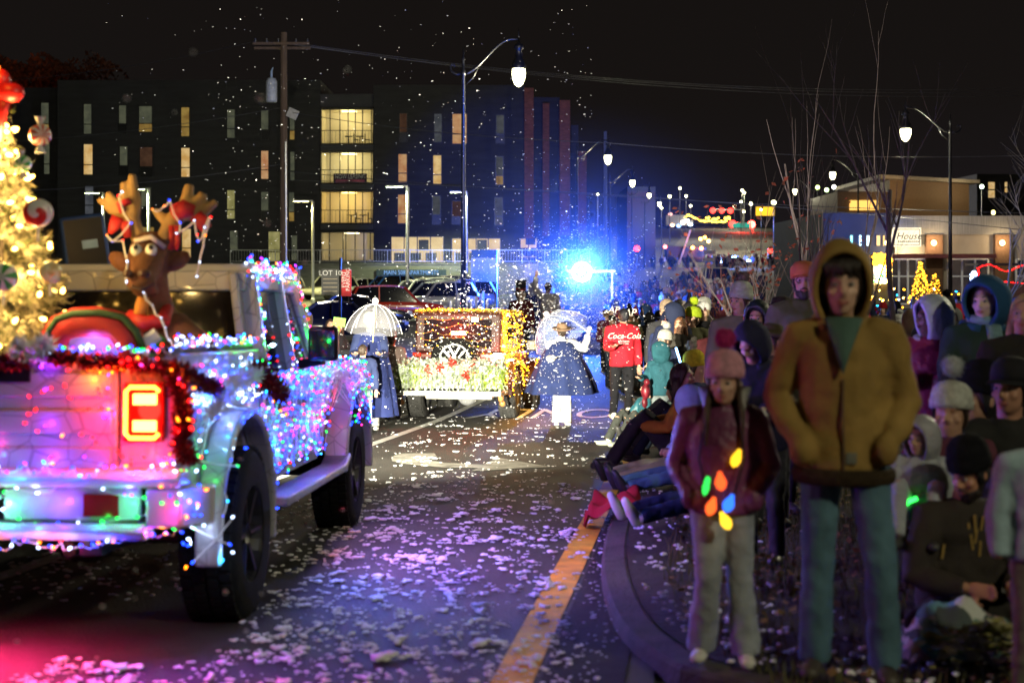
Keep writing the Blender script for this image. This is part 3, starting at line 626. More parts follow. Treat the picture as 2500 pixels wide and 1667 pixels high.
# ------------------------------------------------------------------ parked cars
def car_meshes(kind):
    L, Wd, Hh = {'suv': (4.6, 1.86, 1.68), 'sedan': (4.7, 1.82, 1.45), 'pickup': (5.4, 1.95, 1.85)}[kind]
    h = L / 2; b = MB()
    sill, belt = .32, .95 if kind != 'sedan' else .88
    # lower body: lofted plan sections for rounded ends
    secs = [(-h, .55, .62, .80), (-h + .12, .82, .36, .90), (-h + .6, .98, .30, belt), (-.6, 1.0, .28, belt), (.6, 1.0, .28, belt), (h - 1.25, 1.0, .29, belt - .02), (h - .5, .95, .32, belt - .12), (h - .1, .80, .38, belt - .22), (h, .55, .5, belt - .3)]
    V = []
    for y, wf, z0, z1 in secs:
        w = Wd / 2 * wf; V += [(-w * .93, y, z0), (-w, y, z0 + (z1 - z0) * .45), (-w * .96, y, z1 - .05), (-w * .88, y, z1), (w * .88, y, z1), (w * .96, y, z1 - .05), (w, y, z0 + (z1 - z0) * .45), (w * .93, y, z0)]
    Fs = [(i * 8 + j, i * 8 + (j + 1) % 8, i * 8 + 8 + (j + 1) % 8, i * 8 + 8 + j) for i in range(len(secs) - 1) for j in range(8)] + [tuple(range(8))[::-1], tuple(range(64, 72))]
    b.add(V, Fs)
    back = -h + (.12 if kind == 'suv' else .75); front = h - 1.35
    if kind == 'pickup': back = -.35
    def ring(y, w, z): return [(-w, y, z), (w, y, z)]
    wr = Wd / 2 * .72; wb = Wd / 2 * .93; zt = Hh
    prof = [(back, belt), (back + (.35 if kind == 'suv' else .75 if kind == 'sedan' else .15), zt - .06), (back + 1.1, zt), (front - 1.05, zt), (front - .65, zt - .08), (front, belt - .03)]
    # glasshouse (dark glass) with a painted roof and pillars standing proud
    g = MB(); V = []
    for y, z in prof:
        t = (z - belt) / (zt - belt); w = wb + (wr - wb) * max(0, t); V += [(-w, y, z - .02), (w, y, z - .02)]
    n = len(prof); g.add(V, [tuple(2 * i for i in range(n))[::-1], tuple(2 * i + 1 for i in range(n))] + [(2 * i, 2 * i + 1, 2 * i + 3, 2 * i + 2) for i in range(n - 1)])
    rf = MB()
    for i in range(1, n - 2):
        (y0, z0), (y1, z1) = prof[i], prof[i + 1]
        rf.add([(-wr - .03, y0, z0), (wr + .03, y0, z0), (wr + .03, y1, z1), (-wr - .03, y1, z1)], [(0, 1, 2, 3)])
    for s in (-1, 1):
        for i, j in ((0, 1), (4, 5)):
            (y0, z0), (y1, z1) = prof[i], prof[j]
            ww = lambda z: s * ((wb + (wr - wb) * max(0, (z - belt) / (zt - belt))) + .012)
            rf.bar((ww(z0), y0, z0), (ww(z1), y1, z1), .07, .09)
        ym = (prof[1][0] + prof[3][0]) / 2 + .1; rf.bar((s * (wb + .01), ym, belt), (s * (wr + .012), ym, zt - .02), .05, .09)
        for i in range(1, 4): rf.bar((s * (wr + .01), prof[i][0], prof[i][1] - .02), (s * (wr + .01), prof[i + 1][0], prof[i + 1][1] - .02), .06, .06)
    if kind == 'pickup':
        for s in (-1, 1): b.bx(s * Wd / 2 * .95 - .05, s * Wd / 2 * .95 + .05, -h + .1, -.4, .9, 1.15)
        b.bx(-Wd / 2 * .9, Wd / 2 * .9, -h + .08, -h + .16, .9, 1.15)
    out = [('body', b.mesh('body', M['carpaint'], True)), ('windows', g.mesh('windows', M['glass_dark'])), ('roof', rf.mesh('roof', M['carpaint']))]
    r = .34
    wm = MB(); wm.lathe((0, 0, 0), [(.2, -.11), (r - .03, -.11), (r, -.08), (r, .08), (r - .03, .11), (.2, .11)], 18, M=Matrix.Rotation(R(90), 4, 'Y')); wme = wm.mesh('wheel', M['rubber'], True)
    rm = MB(); rm.lathe((0, 0, 0), [(.02, -.09), (.2, -.10), (.21, -.112), (.21, .112), (.2, .10), (.02, .09)], 18, M=Matrix.Rotation(R(90), 4, 'Y')); rme = rm.mesh('rim', M['steel'], True)
    hl = MB(); hl.box((0, 0, 0), (.36, .14, .13)); hle = hl.mesh('headlight', mat('headlight_lens', (.7, .7, .65), rough=.1, coat=1))
    tl = MB(); tl.box((0, 0, 0), (.22, .10, .2)); tle = tl.mesh('taillight', mat('taillight_lens', (.5, .01, .01), rough=.2, coat=1))
    return dict(parts=out, wheel=wme, rim=rme, hl=hle, tl=tle, L=L, W=Wd, belt=belt)
CARS = {k_: car_meshes(k_) for k_ in ('suv', 'sedan')}
def car(kind, px, d, rz, col, label, group='cars parked in the lot', z=None, name='parked_car', loc=None):
    c = CARS[kind]; x = (px - CX) / F * d; o = empty(name, (x, d, terr(x, d) if z is None else z), rz, label, 'car', group)
    for n_, me in c['parts']: lk(n_, me, o).color = (*col, 1)
    for sx_ in (-1, 1):
        for sy in (-1, 1):
            w_ = lk('wheel', c['wheel'], o); w_.location = (sx_ * (c['W'] / 2 - .10), sy * c['L'] * .295, .34); r_ = lk('rim', c['rim'], w_)
        q = lk('headlight', c['hl'], o); q.location = (sx_ * c['W'] * .33, c['L'] / 2 - .13, .68)
        q = lk('taillight', c['tl'], o); q.location = (sx_ * c['W'] * .38, -c['L'] / 2 + .12, .84)
    return o
CL = [('suv', 940, 103, R(118), (.01, .09, .42), 'bright blue SUV parked in front of the retaining wall'),
      ('suv', 1085, 101, R(108), (.62, .62, .58), 'white SUV parked right of the blue SUV under the wall'),
      ('suv', 805, 100, R(150), (.35, .36, .34), 'silver SUV parked half behind the LOT 10 board'),
      ('sedan', 880, 104, R(110), (.5, .5, .5), 'pale sedan parked behind the red flag'),
      ('suv', 690, 98, R(170), (.30, .30, .30), 'grey SUV parked left of the LOT 10 board beside the wooden pole'),
      ('suv', 968, 66, R(-80), (.55, .03, .01), 'red SUV parked just behind the left clear umbrella'),
      ('sedan', 835, 50, R(-82), (.012, .012, .014), 'black sedan parked nearest, left of the left umbrella'),
      ('sedan', 872, 60, R(-84), (.03, .03, .03), 'dark sedan parked behind the nearest black sedan')]
for i, (px, d, c) in enumerate([(1040, 92, (.6, .6, .56)), (1062, 86, (.05, .05, .06)), (1085, 81, (.55, .55, .52)), (1108, 77, (.3, .3, .3)), (1060, 74, (.5, .5, .48)), (1130, 90, (.08, .08, .1)), (1010, 84, (.5, .5, .47))]):
    CL.append(('suv', px, d, R(122), c, ('white' if c[0] > .5 else 'silver' if c[0] > .4 else 'grey' if c[0] > .2 else 'dark') + ' SUV in the slanting parked row behind the thin steel lamp post' + ', ' + ['farthest', 'second', 'middle', 'near', 'nearest', 'right end', 'left end'][i] + ' one'))
for a in CL: car(*a)
# ------------------------------------------------------------------ vehicles beyond the crowd
car('suv', 1748, 95, R(182), (.6, .6, .6), 'white SUV facing the crowd, just behind the far heads', 'vehicles at the crossing', name='white_suv')
pc = car('sedan', 1792, 192, R(95), (.5, .5, .5), 'police car with flashing blue lights on the far crossing', 'vehicles at the crossing', name='police_car')
f = MB(); f.box((0, 0, 1.55), (1.2, .3, .16)); f.build('light_bar', emit('police_blue', (.12, .35, 1), 90, False), pc)
for sx_ in (-1, 1): f = MB(); f.ell((sx_ * .3, sx_ * 1.9, .9), (.35, .3, .25), 8, 6); f.build('strobe', emit('police_strobe', (.25, .5, 1), 60, False), pc)
plamp('strobe_light', (1.2, 0, 2.6), BLUE, 9000, .4, pc)
# truck with orange beacons and a trailer
tw = empty('tow_truck', P(1705, 650, 200), 0, 'dark recovery truck with orange beacons and a slanted boom at the crossing', 'truck', 'vehicles at the crossing'); tw.location.z = gz(200)
f = MB(); f.bx(-1.2, 1.2, -3, 2, .7, 1.3); f.bx(-1.15, 1.15, -.2, 2, 1.3, 2.9); f.build('body', M['blackmetal'], tw, bevel=.05); f = MB(); f.bx(-4.6, -1.4, -2, 1.5, 1.0, 2.9); f.build('bed', M['facade'], tw)
for x in (-.9, .9, -2, -4):
    f = MB(); f.lathe((x, -2.2, .5), [(.2, -.15), (.5, -.15), (.5, .15), (.2, .15)], 14, M=Matrix.Rotation(R(90), 4, 'Y')); f.build('wheel', M['rubber'], tw)
f = MB(); f.bar((-3, -2.2, .4), (-1.4, -2.2, 5.2), .25, .25); f.build('boom', M['steel'], tw)
for x, z, c, s_ in ((-.1, 3.9, (1, .45, .05), 25), (.5, 4.1, (1, .4, .05), 18), (1.0, 3.6, (1, .5, .1), 25), (0, 2.6, (1, .16, .04), 40), (-1.2, 2.7, (1, .35, .05), 20), (-5.0, 2.8, (1, .12, .1), 16)):
    f = MB(); f.ell((x, -3.1, z), .25, 8, 6); f.build('beacon', emit('beacon_glow', c, s_, False), tw)
plamp('beacon_light', (0, -5, 3), (1, .25, .05), 1500, .3, tw)
# float outlined in yellow bulbs behind a lorry on the hill top
fl = empty('lit_trailer', P(1742, 548, 440), 0, 'long trailer outlined with yellow lights crossing the hill top', 'trailer'); fl.location.z = gz(440)
pxs = [(1672, 530), (1682, 525), (1697, 533), (1712, 539), (1722, 541), (1732, 540), (1745, 541), (1760, 541), (1773, 540), (1770, 533), (1780, 532), (1728, 531), (1742, 534), (1750, 533)]
f = MB(); f.bx(-9, 5, -1, 1.2, 1.6, 2.2); f.build('deck', M['blackmetal'], fl)
f = MB()
for (x0, y0), (x1, y1) in zip(pxs[:-4], pxs[1:-3]):
    for t in np.linspace(0, 1, 5): p = P(x0 + (x1 - x0) * t, y0 + (y1 - y0) * t, 439) - fl.location; f.ell(p + Vector((random.uniform(-.15, .15), 0, random.uniform(-.2, .2))), random.uniform(.2, .36), 6, 4)
for x0, y0 in pxs[-4:]:
    for q in range(3): f.ell(P(x0 + random.uniform(-4, 4), y0 + random.uniform(-3, 3), 439) - fl.location, .32, 6, 4)
f.build('light_outline', emit('yellow_outline', (1, .62, .06), 7, False), fl)['kind'] = 'stuff'
for x in (-7.5, -6, 2, 3.5): MB().lathe((x, -1.1, .55), [(.2, -.2), (.55, -.2), (.55, .2), (.2, .2)], 12, M=Matrix.Rotation(R(90), 4, 'X')).build('wheel', M['rubber'], fl)
lo = empty('lorry', P(1648, 548, 440), 0, 'lorry cab with white lights at the left end of the lit trailer', 'lorry'); lo.location.z = gz(440)
f = MB(); f.bx(-3, 3, -1.2, 1.2, .9, 4.2); f.bx(3, 5.4, -1.2, 1.2, .9, 2.6); f.build('cab', mat('lorry_white', (.5, .5, .55)), lo, bevel=.1)
for x, z, c, s_ in ((3.5, 2.4, (1, .9, .7), 16), (2.2, 1.8, (1, .85, .6), 12), (1, .8, (.3, .5, 1), 6), (-1, 1.0, (1, .6, .3), 5), (-1.6, 4.4, (1, .5, .4), 2), (4.6, 1.2, (.6, .8, 1), 8)): MB().ell((x, -1.5, z), (.7, .3, .5), 8, 6).build('marker_light', emit('lorry_marker', c, s_, False), lo)
for x in (-2, 0, 4): MB().lathe((x, -1.3, .5), [(.2, -.2), (.55, -.2), (.55, .2), (.2, .2)], 12, M=Matrix.Rotation(R(90), 4, 'X')).build('wheel', M['rubber'], lo)
# traffic signals
def signal(px, py, d, label, lit=(1, .03, .02), s_=9, mast=None, size=1):
    p = P(px, py, d); z0 = terr(p.x, d) if d < 215 else gz(d); o = empty('traffic_signal', (p.x, d, z0), 0, label, 'traffic light', 'traffic lights'); h = p.z - z0
    MB().bx(-.2, .2, .02, .3, h - 1.0, h + .3).build('housing', M['blackmetal'], o); MB().ell((0, -.05, h), (.24 * size, .12, .24 * size), 12, 8).build('lamp', emit('signal_red', lit, s_, False), o)
    if mast is None: MB().lathe((0, .16, 0), [(.08, 0), (.08, h)], 8).build('post', M['steel'], o)
    else: MB().bar((0, .45, h + .35), (mast, .45, h + .35), .12, .12).build('arm', M['steel'], o); MB().lathe((mast, .45, 0), [(.14, 0), (.1, h + .5)], 8).build('post', M['steel'], o)
    return o
signal(1555, 607, 170, 'red traffic light on a post left of the crossing', size=1.5)
signal(1880, 612, 175, 'red traffic light on a post right of the crossing', size=1.3)
for i, px in enumerate((1740, 1762, 1783)): signal(px, 514 + i * .4, 445, ['left', 'middle', 'right'][i] + ' one of the three red lights in the upper row on the hill top', mast=(1815 - px) / F * 445 - i * .0, size=3.6, s_=9)
signal(1788, 547, 400, 'big red light left of the green street name plate', mast=6.0, size=4.4, s_=10); signal(1835, 548, 400, 'big red light right of the green street name plate', size=4.4, s_=50)
plamp('signal_glow', P(1810, 548, 396), (1, .05, .03), 5000, .5)
p = P(1810, 550, 399); o = MB().box((0, 0, 0), (5.0, .1, 1.3)).build('street_name_plate', emit('green_plate', (.05, .55, .38), .8, False)); o.location = p; tag(o, 'green street name plate hanging between two big red lights', 'sign')
p = P(1868, 516, 260); o = MB().box((0, 0, 0), (3.4, .1, 1.6)).build('billboard', emit('amber_board', (1, .55, .03), 1.6, False)); o.location = p; tag(o, 'small amber lit board beside the far street lamps', 'sign')
for px in (1712, 1735):
    o = empty('traffic_barrel', P(px, 590, 240), 0, 'orange and white traffic barrel on the far road', 'barrel', 'traffic barrels'); o.location.z = gz(240) + .03
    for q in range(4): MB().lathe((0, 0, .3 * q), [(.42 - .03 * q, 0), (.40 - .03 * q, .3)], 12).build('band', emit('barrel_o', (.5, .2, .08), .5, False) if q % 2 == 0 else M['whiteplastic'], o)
o = empty('road_barrier', P(1733, 655, 175), 0, 'white folding barrier standing alone on the far crossing', 'barrier', None); o.location.z = gz(175)
for z in (.3, 1.1, 2.0): MB().bx(-.7, .7, -.05, .05, z, z + .45).build('board', mat('barrier_board', (.6, .5, .5), var=.4, vscale=3), o)
for x in (-.6, .6): MB().bx(x - .06, x + .06, .06, .14, 0, 2.6).build('leg', M['steel'], o)
# ------------------------------------------------------------------ decorated pickup
def netwhite():
    m = bpy.data.materials.new('white_wrap'); m.use_nodes = True; n = m.node_tree.nodes; l = m.node_tree.links; b = n['Principled BSDF']
    t = n.new('ShaderNodeTexCoord'); v = n.new('ShaderNodeTexVoronoi'); v.feature = 'DISTANCE_TO_EDGE'; v.inputs['Scale'].default_value = 7
    l.new(t.outputs['Object'], v.inputs['Vector']); r = n.new('ShaderNodeValToRGB'); r.color_ramp.elements[0].color = (.20, .20, .21, 1); r.color_ramp.elements[0].position = .008
    r.color_ramp.elements[1].color = (.34, .34, .36, 1); r.color_ramp.elements[1].position = .035; l.new(v.outputs['Distance'], r.inputs[0]); l.new(r.outputs[0], b.inputs['Base Color'])
    bp = n.new('ShaderNodeBump'); bp.inputs['Strength'].default_value = .25; bp.inputs['Distance'].default_value = .02; l.new(v.outputs['Distance'], bp.inputs['Height']); l.new(bp.outputs[0], b.inputs['Normal'])
    b.inputs['Roughness'].default_value = .38; b.inputs['Coat Weight'].default_value = .3
    return m
M['wrap'] = netwhite()
M['white'] = mat('white_car_paint', (.5, .5, .5), rough=.3, var=.08, coat=.6)
T = empty('decorated_pickup', (-2.30, 7.5, gz(7.5) - .01), R(-2.7), 'white pickup in the left foreground wrapped in coloured Christmas lights, seen from behind', 'pickup truck')
T.rotation_euler = (-.036, 0, R(-2.7))
def tk(mb, name, m, par=None, **kw): return mb.build(name, m, par or T, **kw)
def arc(cx, cz, r, a0, a1, n=14): return [(cx + r * math.cos(R(a0 + (a1 - a0) * i / n)), cz + r * math.sin(R(a0 + (a1 - a0) * i / n))) for i in range(n + 1)]
for s in (-1, 1):
    f = MB(); poly = [(-.92, .80), (-.92, 1.36), (-.88, 1.40), (.74, 1.40), (.74, .66), (.60, .66)] + arc(0, .46, .58, 20, 160) + [(-.60, .62), (-.80, .66)]
    f.prism(poly, 'x', s * .72, s * .80); tk(f, 'bed_side', M['wrap'], bevel=.012)
    f = MB(); f.bx(s * .70 - .05, s * .70 + .06, -.90, .74, 1.402, 1.43); tk(f, 'bed_rail', M['blackmetal'])
    f = MB(); o_ = arc(0, .46, .645, -12, 188, 20); i_ = arc(0, .46, .59, 188, -12, 20); f.prism(o_ + i_, 'x', s * .802, s * .93); tk(f, 'fender_flare', M['wrap'], bevel=.015)
    f = MB(); o_ = arc(3.49, .46, .66, -5, 178, 20); i_ = arc(3.49, .46, .585, 178, -5, 20); f.prism(o_ + i_, 'x', s * .80, s * .97); tk(f, 'fender_flare', M['wrap'], bevel=.015)
    f = MB(); poly = [(2.66, .66), (2.66, 1.20), (4.05, 1.13), (4.10, .86)] + arc(3.49, .46, .60, 20, 160) ; f.prism(poly, 'x', s * .60, s * .80); tk(f, 'front_wing', M['wrap'], bevel=.015)
    for y0, y1 in ((.97, 1.70), (1.72, 2.62)):
        f = MB(); f.bx(s * .785, s * .815, y0, y1, .66, 1.215); dr = tk(f, 'door', M['wrap'], bevel=.01); h = MB(); h.bar((s * .83, y0 + .12, 1.05), (s * .83, y0 + .28, 1.05), .03, .035); tk(h, 'handle', M['blackmetal'], dr)
    f = MB(); f.bx(s * .76, s * .80, .78, .965, .62, 1.22); tk(f, 'rear_cab_panel', M['wrap'])
    # running board
    f = MB(); f.prism([(.66, .50), (2.75, .50), (2.92, .58), (2.90, .62), (2.70, .555), (.68, .555)], 'x', s * .80, s * .99); tk(f, 'running_board', mat('step_metal', (.22, .23, .25), rough=.35, metal=.7, bump=.8, bscale=90), bevel=.012)
    # wheels
    for y in (0, 3.49):
        w_ = MB(); prof = [(.25, -.14), (.40, -.145), (.435, -.12), (.445, -.09)] + [(.445 - (.012 if q % 2 else 0), -.07 + q * .02) for q in range(8)] + [(.445, .09), (.435, .12), (.40, .145), (.25, .14)]
        w_.lathe((s * .80, y, .445), prof, 40, M=Matrix.Rotation(R(90), 4, 'Y'), cap=False); wo = tk(w_, 'wheel', M['rubber'], smooth=True)
        for q in range(36):      # tread blocks
            pass
        tr = MB()
        for q in range(44):
            a = 2 * math.pi * q / 44
            for xx, off in ((-.10, 0), (-.035, .07), (.035, 0), (.10, .07)):
                c = Vector((s * .80 + xx, y + math.cos(a + off) * .447, .445 + math.sin(a + off) * .447)); tr.box(c, (.055, .045, .022), Matrix.Rotation(a + off - math.pi / 2, 3, 'X'))
        tk(tr, 'tread', M['rubber'], wo)
        rm = MB(); rm.lathe((s * .86, y, .445), [(.03, .03), (.06, .05), (.07, -.02), (.22, -.02), (.245, .06), (.255, .075), (.255, -.05)], 24, M=Matrix.Rotation(s * R(90), 4, 'Y'), cap=False)
        for q in range(6):
            a = 2 * math.pi * q / 6; rm.bar((s * .885, y + .06 * math.cos(a), .445 + .06 * math.sin(a)), (s * .90, y + .24 * math.cos(a), .445 + .24 * math.sin(a)), .06, .02)
        tk(rm, 'rim', mat('dark_rim', (.03, .03, .03), rough=.4, metal=.5), wo)
    # tail lamp
    f = MB(); f.bx(s * .545, s * .745, -.965, -.935, .995, 1.27); tl = tk(f, 'taillight', mat('tail_lens', (.35, .01, .005), rough=.15, coat=1), bevel=.02)
    if True:
        f = MB(); x0, x1, z0, z1 = .567, .722, 1.015, 1.248
        f.tube([(s * a_, -.975, b_) for a_, b_ in ((x1, z0 + .02), (x1 - .02, z0), (x0 + .02, z0), (x0, z0 + .02), (x0, z1 - .02), (x0 + .02, z1), (x1 - .02, z1), (x1, z1 - .02))], .009, 6)
        tk(f, 'light_tube', emit('tail_tube', (1, .20, .02), 16), tl)
        for zc in (1.07, 1.193):
            f = MB()
            for q in range(4): f.bx(s * (.605 + q * .027), s * (.628 + q * .027), -.985, -.968, zc - .024, zc + .024)
            tk(f, 'brake_lamp', emit('brake_lamp', (1, .16, .03), 24), tl)
        plamp('tail_light', (s * .65, -1.05, 1.14), (1, .015, .01), 9, .06, T)
        if s > 0: plamp('tail_beam', (.65, -1.06, 1.14), (1, .02, .05), 420, .06, T, spot=140, aim=(.9, -3, .9))
    # headlight, lit: it throws the white beam up the road
    f = MB(); f.lathe((s * .50, 4.16, 1.0), [(.11, -.03), (.115, .02), (.02, .03)], 18, M=Matrix.Rotation(R(-90), 4, 'X')); tk(f, 'headlight', emit('headlight', (1, .97, .85), 30, False))
    # mirrors
    f = MB(); f.box((s * .955, 1.95, 1.42), (.20, .10, .23)); mr = tk(f, 'mirror', M['blackmetal'], bevel=.03); f = MB(); f.bx(s * .955 - .08, s * .955 + .08, 1.894, 1.897, 1.33, 1.51); tk(f, 'mirror_glass', M['glass_dark'], mr)
    f = MB(); f.bar((s * .78, 2.05, 1.28), (s * .95, 1.97, 1.31), .05, .06); tk(f, 'mirror_arm', M['blackmetal'], mr)
plamp('headlight_beam', (.50, 4.3, 1.0), (1, .93, .70), 15000, .05, T, spot=80, aim=None, blend=1).rotation_euler = Euler((R(103), 0, R(-2)))
plamp('headlight_beam', (-.50, 4.3, 1.0), (1, .93, .70), 15000, .05, T, spot=80, blend=1).rotation_euler = Euler((R(103), 0, R(2)))
f = MB(); f.bx(-.52, .52, -.955, -.885, .80, 1.37)
for q in range(3): f.bx(-.50, .50, -.968, -.956, .86 + q * .17, .97 + q * .17)
tg = tk(f, 'tailgate', M['wrap'], bevel=.012); f = MB(); f.bx(-.12, .12, -.985, -.969, 1.27, 1.33); tk(f, 'handle', M['blackmetal'], tg)
f = MB(); f.bx(-.72, .72, -.88, .74, .84, .88); f.bx(-.72, .72, .70, .74, .88, 1.38); tk(f, 'bed_floor', M['blackmetal'])
for s in (-1, 1): f = MB(); f.bx(s * .525, s * .80, -.932, -.87, .80, 1.38); tk(f, 'corner_panel', M['wrap'], bevel=.012)
# bumper: upper step, lower lip, side wings, bright recess with plate
f = MB(); f.prism([(-1.10, .80), (-1.12, .84), (-1.08, .875), (-.935, .875), (-.935, .80)], 'x', -.86, .86); f.prism([(-1.08, .56), (-1.12, .60), (-1.09, .635), (-.95, .635), (-.95, .56)], 'x', -.70, .70)
for s in (-1, 1): f.prism([(s * .70, -1.09), (s * .86, -1.09), (s * .96, -.95), (s * .96, -.86), (s * .88, -.86), (s * .70, -.93)], 'z', .637 if s < 0 else .62, .798)
bm = tk(f, 'bumper', M['white'], bevel=.012)
f = MB(); f.bx(.02, .66, -1.03, -1.0, .64, .795); tk(f, 'recess', mat('bumper_recess', (.55, .5, .6), rough=.25, coat=.5), bm, bevel=.02)
f = MB(); f.bx(.40, .56, -1.045, -1.032, .665, .765); tk(f, 'red_reflector', mat('reflector', (.25, .01, .01), rough=.2), bm)
f = MB(); f.bx(-.70, -.02, -1.03, -1.0, .64, .795); tk(f, 'step', M['blackmetal'], bm)
f = MB(); f.bx(-.14, -.02, -1.125, -1.10, .81, .85); tk(f, 'hitch_slot', M['blackmetal'], bm)
# chassis below
f = MB()
for s in (-1, 1): f.bx(s * .42 - .05, s * .42 + .05, -1.0, 4.0, .48, .60)
for y in (0, 3.49): f.tube([(-.72, y, .445), (.72, y, .445)], .055, 10); f.ell((.05, y, .44), (.18, .16, .16))
f.tube([(.3, -.95, .5), (.5, -.4, .5), (.4, .8, .48)], .04, 8); tk(f, 'chassis', M['blackmetal'])
# cab
f = MB(); f.bx(-.785, .785, .79, 2.66, .60, 1.215); tk(f, 'cab_body', M['wrap'])
f = MB()          # glasshouse: dark panes just inside the painted frames
zb_, zt_ = 1.216, 1.84
def gx(z): return .775 - .10 * (z - zb_) / (zt_ - zb_)
V = []
for y, z in ((.80, zb_), (.86, zt_), (2.12, zt_), (2.58, zb_)): V += [(-gx(z), y, z), (gx(z), y, z)]
f.add(V, [(0, 2, 4, 6), (1, 7, 5, 3), (0, 1, 3, 2), (4, 5, 7, 6)]); tk(f, 'windows', M['glass_dark'])
f = MB()
for s in (-1, 1):
    for (y0, z0), (y1, z1), w_ in (((.82, zb_), (.88, zt_), .12), ((1.70, zb_), (1.66, zt_), .10), ((2.60, zb_), (2.14, zt_), .09)):
        f.bar((s * (gx(z0) + .006), y0, z0), (s * (gx(z1) + .006), y1, z1), .06, w_)
    f.bar((s * .69, .84, 1.80), (s * .69, 2.16, 1.80), .06, .09); f.bar((s * .79, .80, 1.23), (s * .79, 2.62, 1.23), .05, .05)
    f.bar((s * .72, .795, zb_), (s * .63, .835, zt_), .16, .05)
f.bar((-.70, .83, 1.80), (.70, .83, 1.80), .06, .12); tk(f, 'pillars', M['wrap'], bevel=.012)
f = MB(); f.prism([(.80, 1.841), (.84, 1.90), (2.05, 1.91), (2.22, 1.86), (2.2, 1.841)], 'x', -.72, .72); tk(f, 'roof', M['white'], bevel=.02)
f = MB(); f.prism([(2.66, 1.10), (2.66, 1.25), (3.9, 1.20), (4.10, 1.12), (4.12, .70), (4.0, .70)], 'x', -.598, .598); tk(f, 'bonnet', M['white'], bevel=.02)
f = MB(); f.bx(-.80, .80, 4.14, 4.34, .58, .80); tk(f, 'front_bumper', M['blackmetal'], bevel=.02)
for s in (-1, 1):
    f = MB(); f.tube([(s * .34, .98, 1.15), (s * .34, 1.0, 1.5), (s * .34, 1.02, 1.58)], [(.24, .06), (.22, .06), (.12, .05)], 12); f.ell((s * .34, 1.02, 1.66), (.13, .05, .09)); tk(f, 'seat', mat('seat_fabric', (.03, .03, .035)), smooth=True)
# ------------------------------------------------------------------ light strings
BC = {'blue': ((.012, .05, 1), 8), 'white': ((.50, .66, 1), 7), 'cyan': ((.02, .45, 1), 6.5), 'red': ((1, .01, .01), 8), 'green': ((.01, .85, .07), 5.5), 'orange': ((1, .20, .008), 8), 'purple': ((.30, .02, 1), 8), 'pink': ((1, .03, .30), 7), 'warm': ((1, .52, .09), 30), 'amber': ((1, .38, .012), 14), 'amberlo': ((1, .40, .02), 9)}
BM = {k_: emit(k_ + '_bulb', c, s) for k_, (c, s) in BC.items()}
def bulb_mb(r=.007, h=.022):
    b = MB(); b.lathe((0, 0, 0), [(r * .7, 0), (r, h * .35), (r * .8, h * .75), (r * .1, h)], 6); return b
U = random.uniform
BULB = {}
def bulb_mesh(c, r):
    if (c, r) not in BULB: BULB[(c, r)] = bulb_mb(r, r * 3).mesh('bulb', BM[c], True)
    return BULB[(c, r)]
def light_string(label, pts, frame=None, r=.0062, keep=100, cable=True, group=None, name='light_string', cmat=None, cr_=.0025, order=True, glow=0, gw=1.0, off=(.02, -.02, .01)):
    """pts: (position, colour). The bulbs that show largest are parts of their own, the rest one part."""
    o = empty(name, (0, 0, 0), 0, label, 'string lights', group)
    if frame is not None: o.location = frame.location; o.rotation_euler = frame.rotation_euler
    ps = sorted(pts, key=lambda q: q[0][1]) if order else list(pts)
    for p, c in random.sample(ps, min(glow, len(ps))): plamp('added_bulb_glow', Vector(p) + Vector(off), BC[c][0], gw * U(.5, 1.5), .01, o)  # added point lamps at some bulbs strengthen their glow
    def rot(): return Euler((random.uniform(-1.6, 1.6), random.uniform(-1.6, 1.6), random.uniform(0, 6)))
    for p, c in ps[:keep]:
        b = lk('bulb', bulb_mesh(c, r), o); b.location = p; b.rotation_euler = rot()
    rest = ps[keep:]
    if rest:
        cs = sorted({c for p, c in rest}); mb = MB()
        for p, c in rest:
            t = bulb_mb(r, r * 3); t.xf(Matrix.Translation(p) @ rot().to_matrix().to_4x4()); mb.add(t.v, t.f, cs.index(c))
        tag(mb.build('bulb_mass', [BM[c] for c in cs], o, smooth=True), kind='stuff')
    if cable:
        mb = MB(); q = [Vector(p) for p, c in pts]
        for a, b in zip(q[:-1], q[1:]):
            if (a - b).length < .35: mid = (a + b) / 2 + Vector((random.uniform(-.01, .01), 0, random.uniform(-.02, 0))); mb.tube([a, mid, b], cr_, 4, cap=False)
        if mb.v: mb.build('cable', cmat or M['whiteplastic'], o)
    return o
def pick(mix):
    t = random.random() * sum(mix.values())
    for k_, w_ in mix.items():
        t -= w_
        if t <= 0: return k_
    return k_
U = random.uniform
MIXB = dict(blue=6, white=.9, cyan=1.6, red=1.0, green=1.0, purple=1.2, orange=.3, pink=.4)
pts = []
for i in range(430):                   # wound up and down the doors
    col = i // 12; k_ = i % 12; y = .66 + col * .055; z = .66 + (k_ if col % 2 else 11 - k_) * .05
    if U(0, 1) < .12 + .25 * (1.4 < y < 2.2 and z < .95): continue
    pts.append(((.835 + U(0, .03), y + U(-.025, .025), z + U(-.03, .03)), pick(MIXB)))
light_string('dense coloured lights hung over the pickup doors above the running board', pts, T, glow=34, gw=.5)
pts = []
for i in range(430):
    y = 2.2 + 1.9 * i / 430; z = 1.26 - .05 * (y - 2.2); x = .62 + .32 * abs(math.sin(i * .55)); dz = max(0, U(-.05, .09)) if i % 3 else -U(0, .42)
    if dz < -.02: x = .84 + (.13 if y > 2.9 else 0)
    pts.append(((x + U(0, .02), y, z + dz), pick(dict(white=1.5, blue=5, cyan=1.8, red=1.3, green=.9, purple=1.2, pink=.5))))
light_string('thick tangle of white and blue lights over the front wing of the pickup', pts, T, glow=24, gw=.45)
pts = []
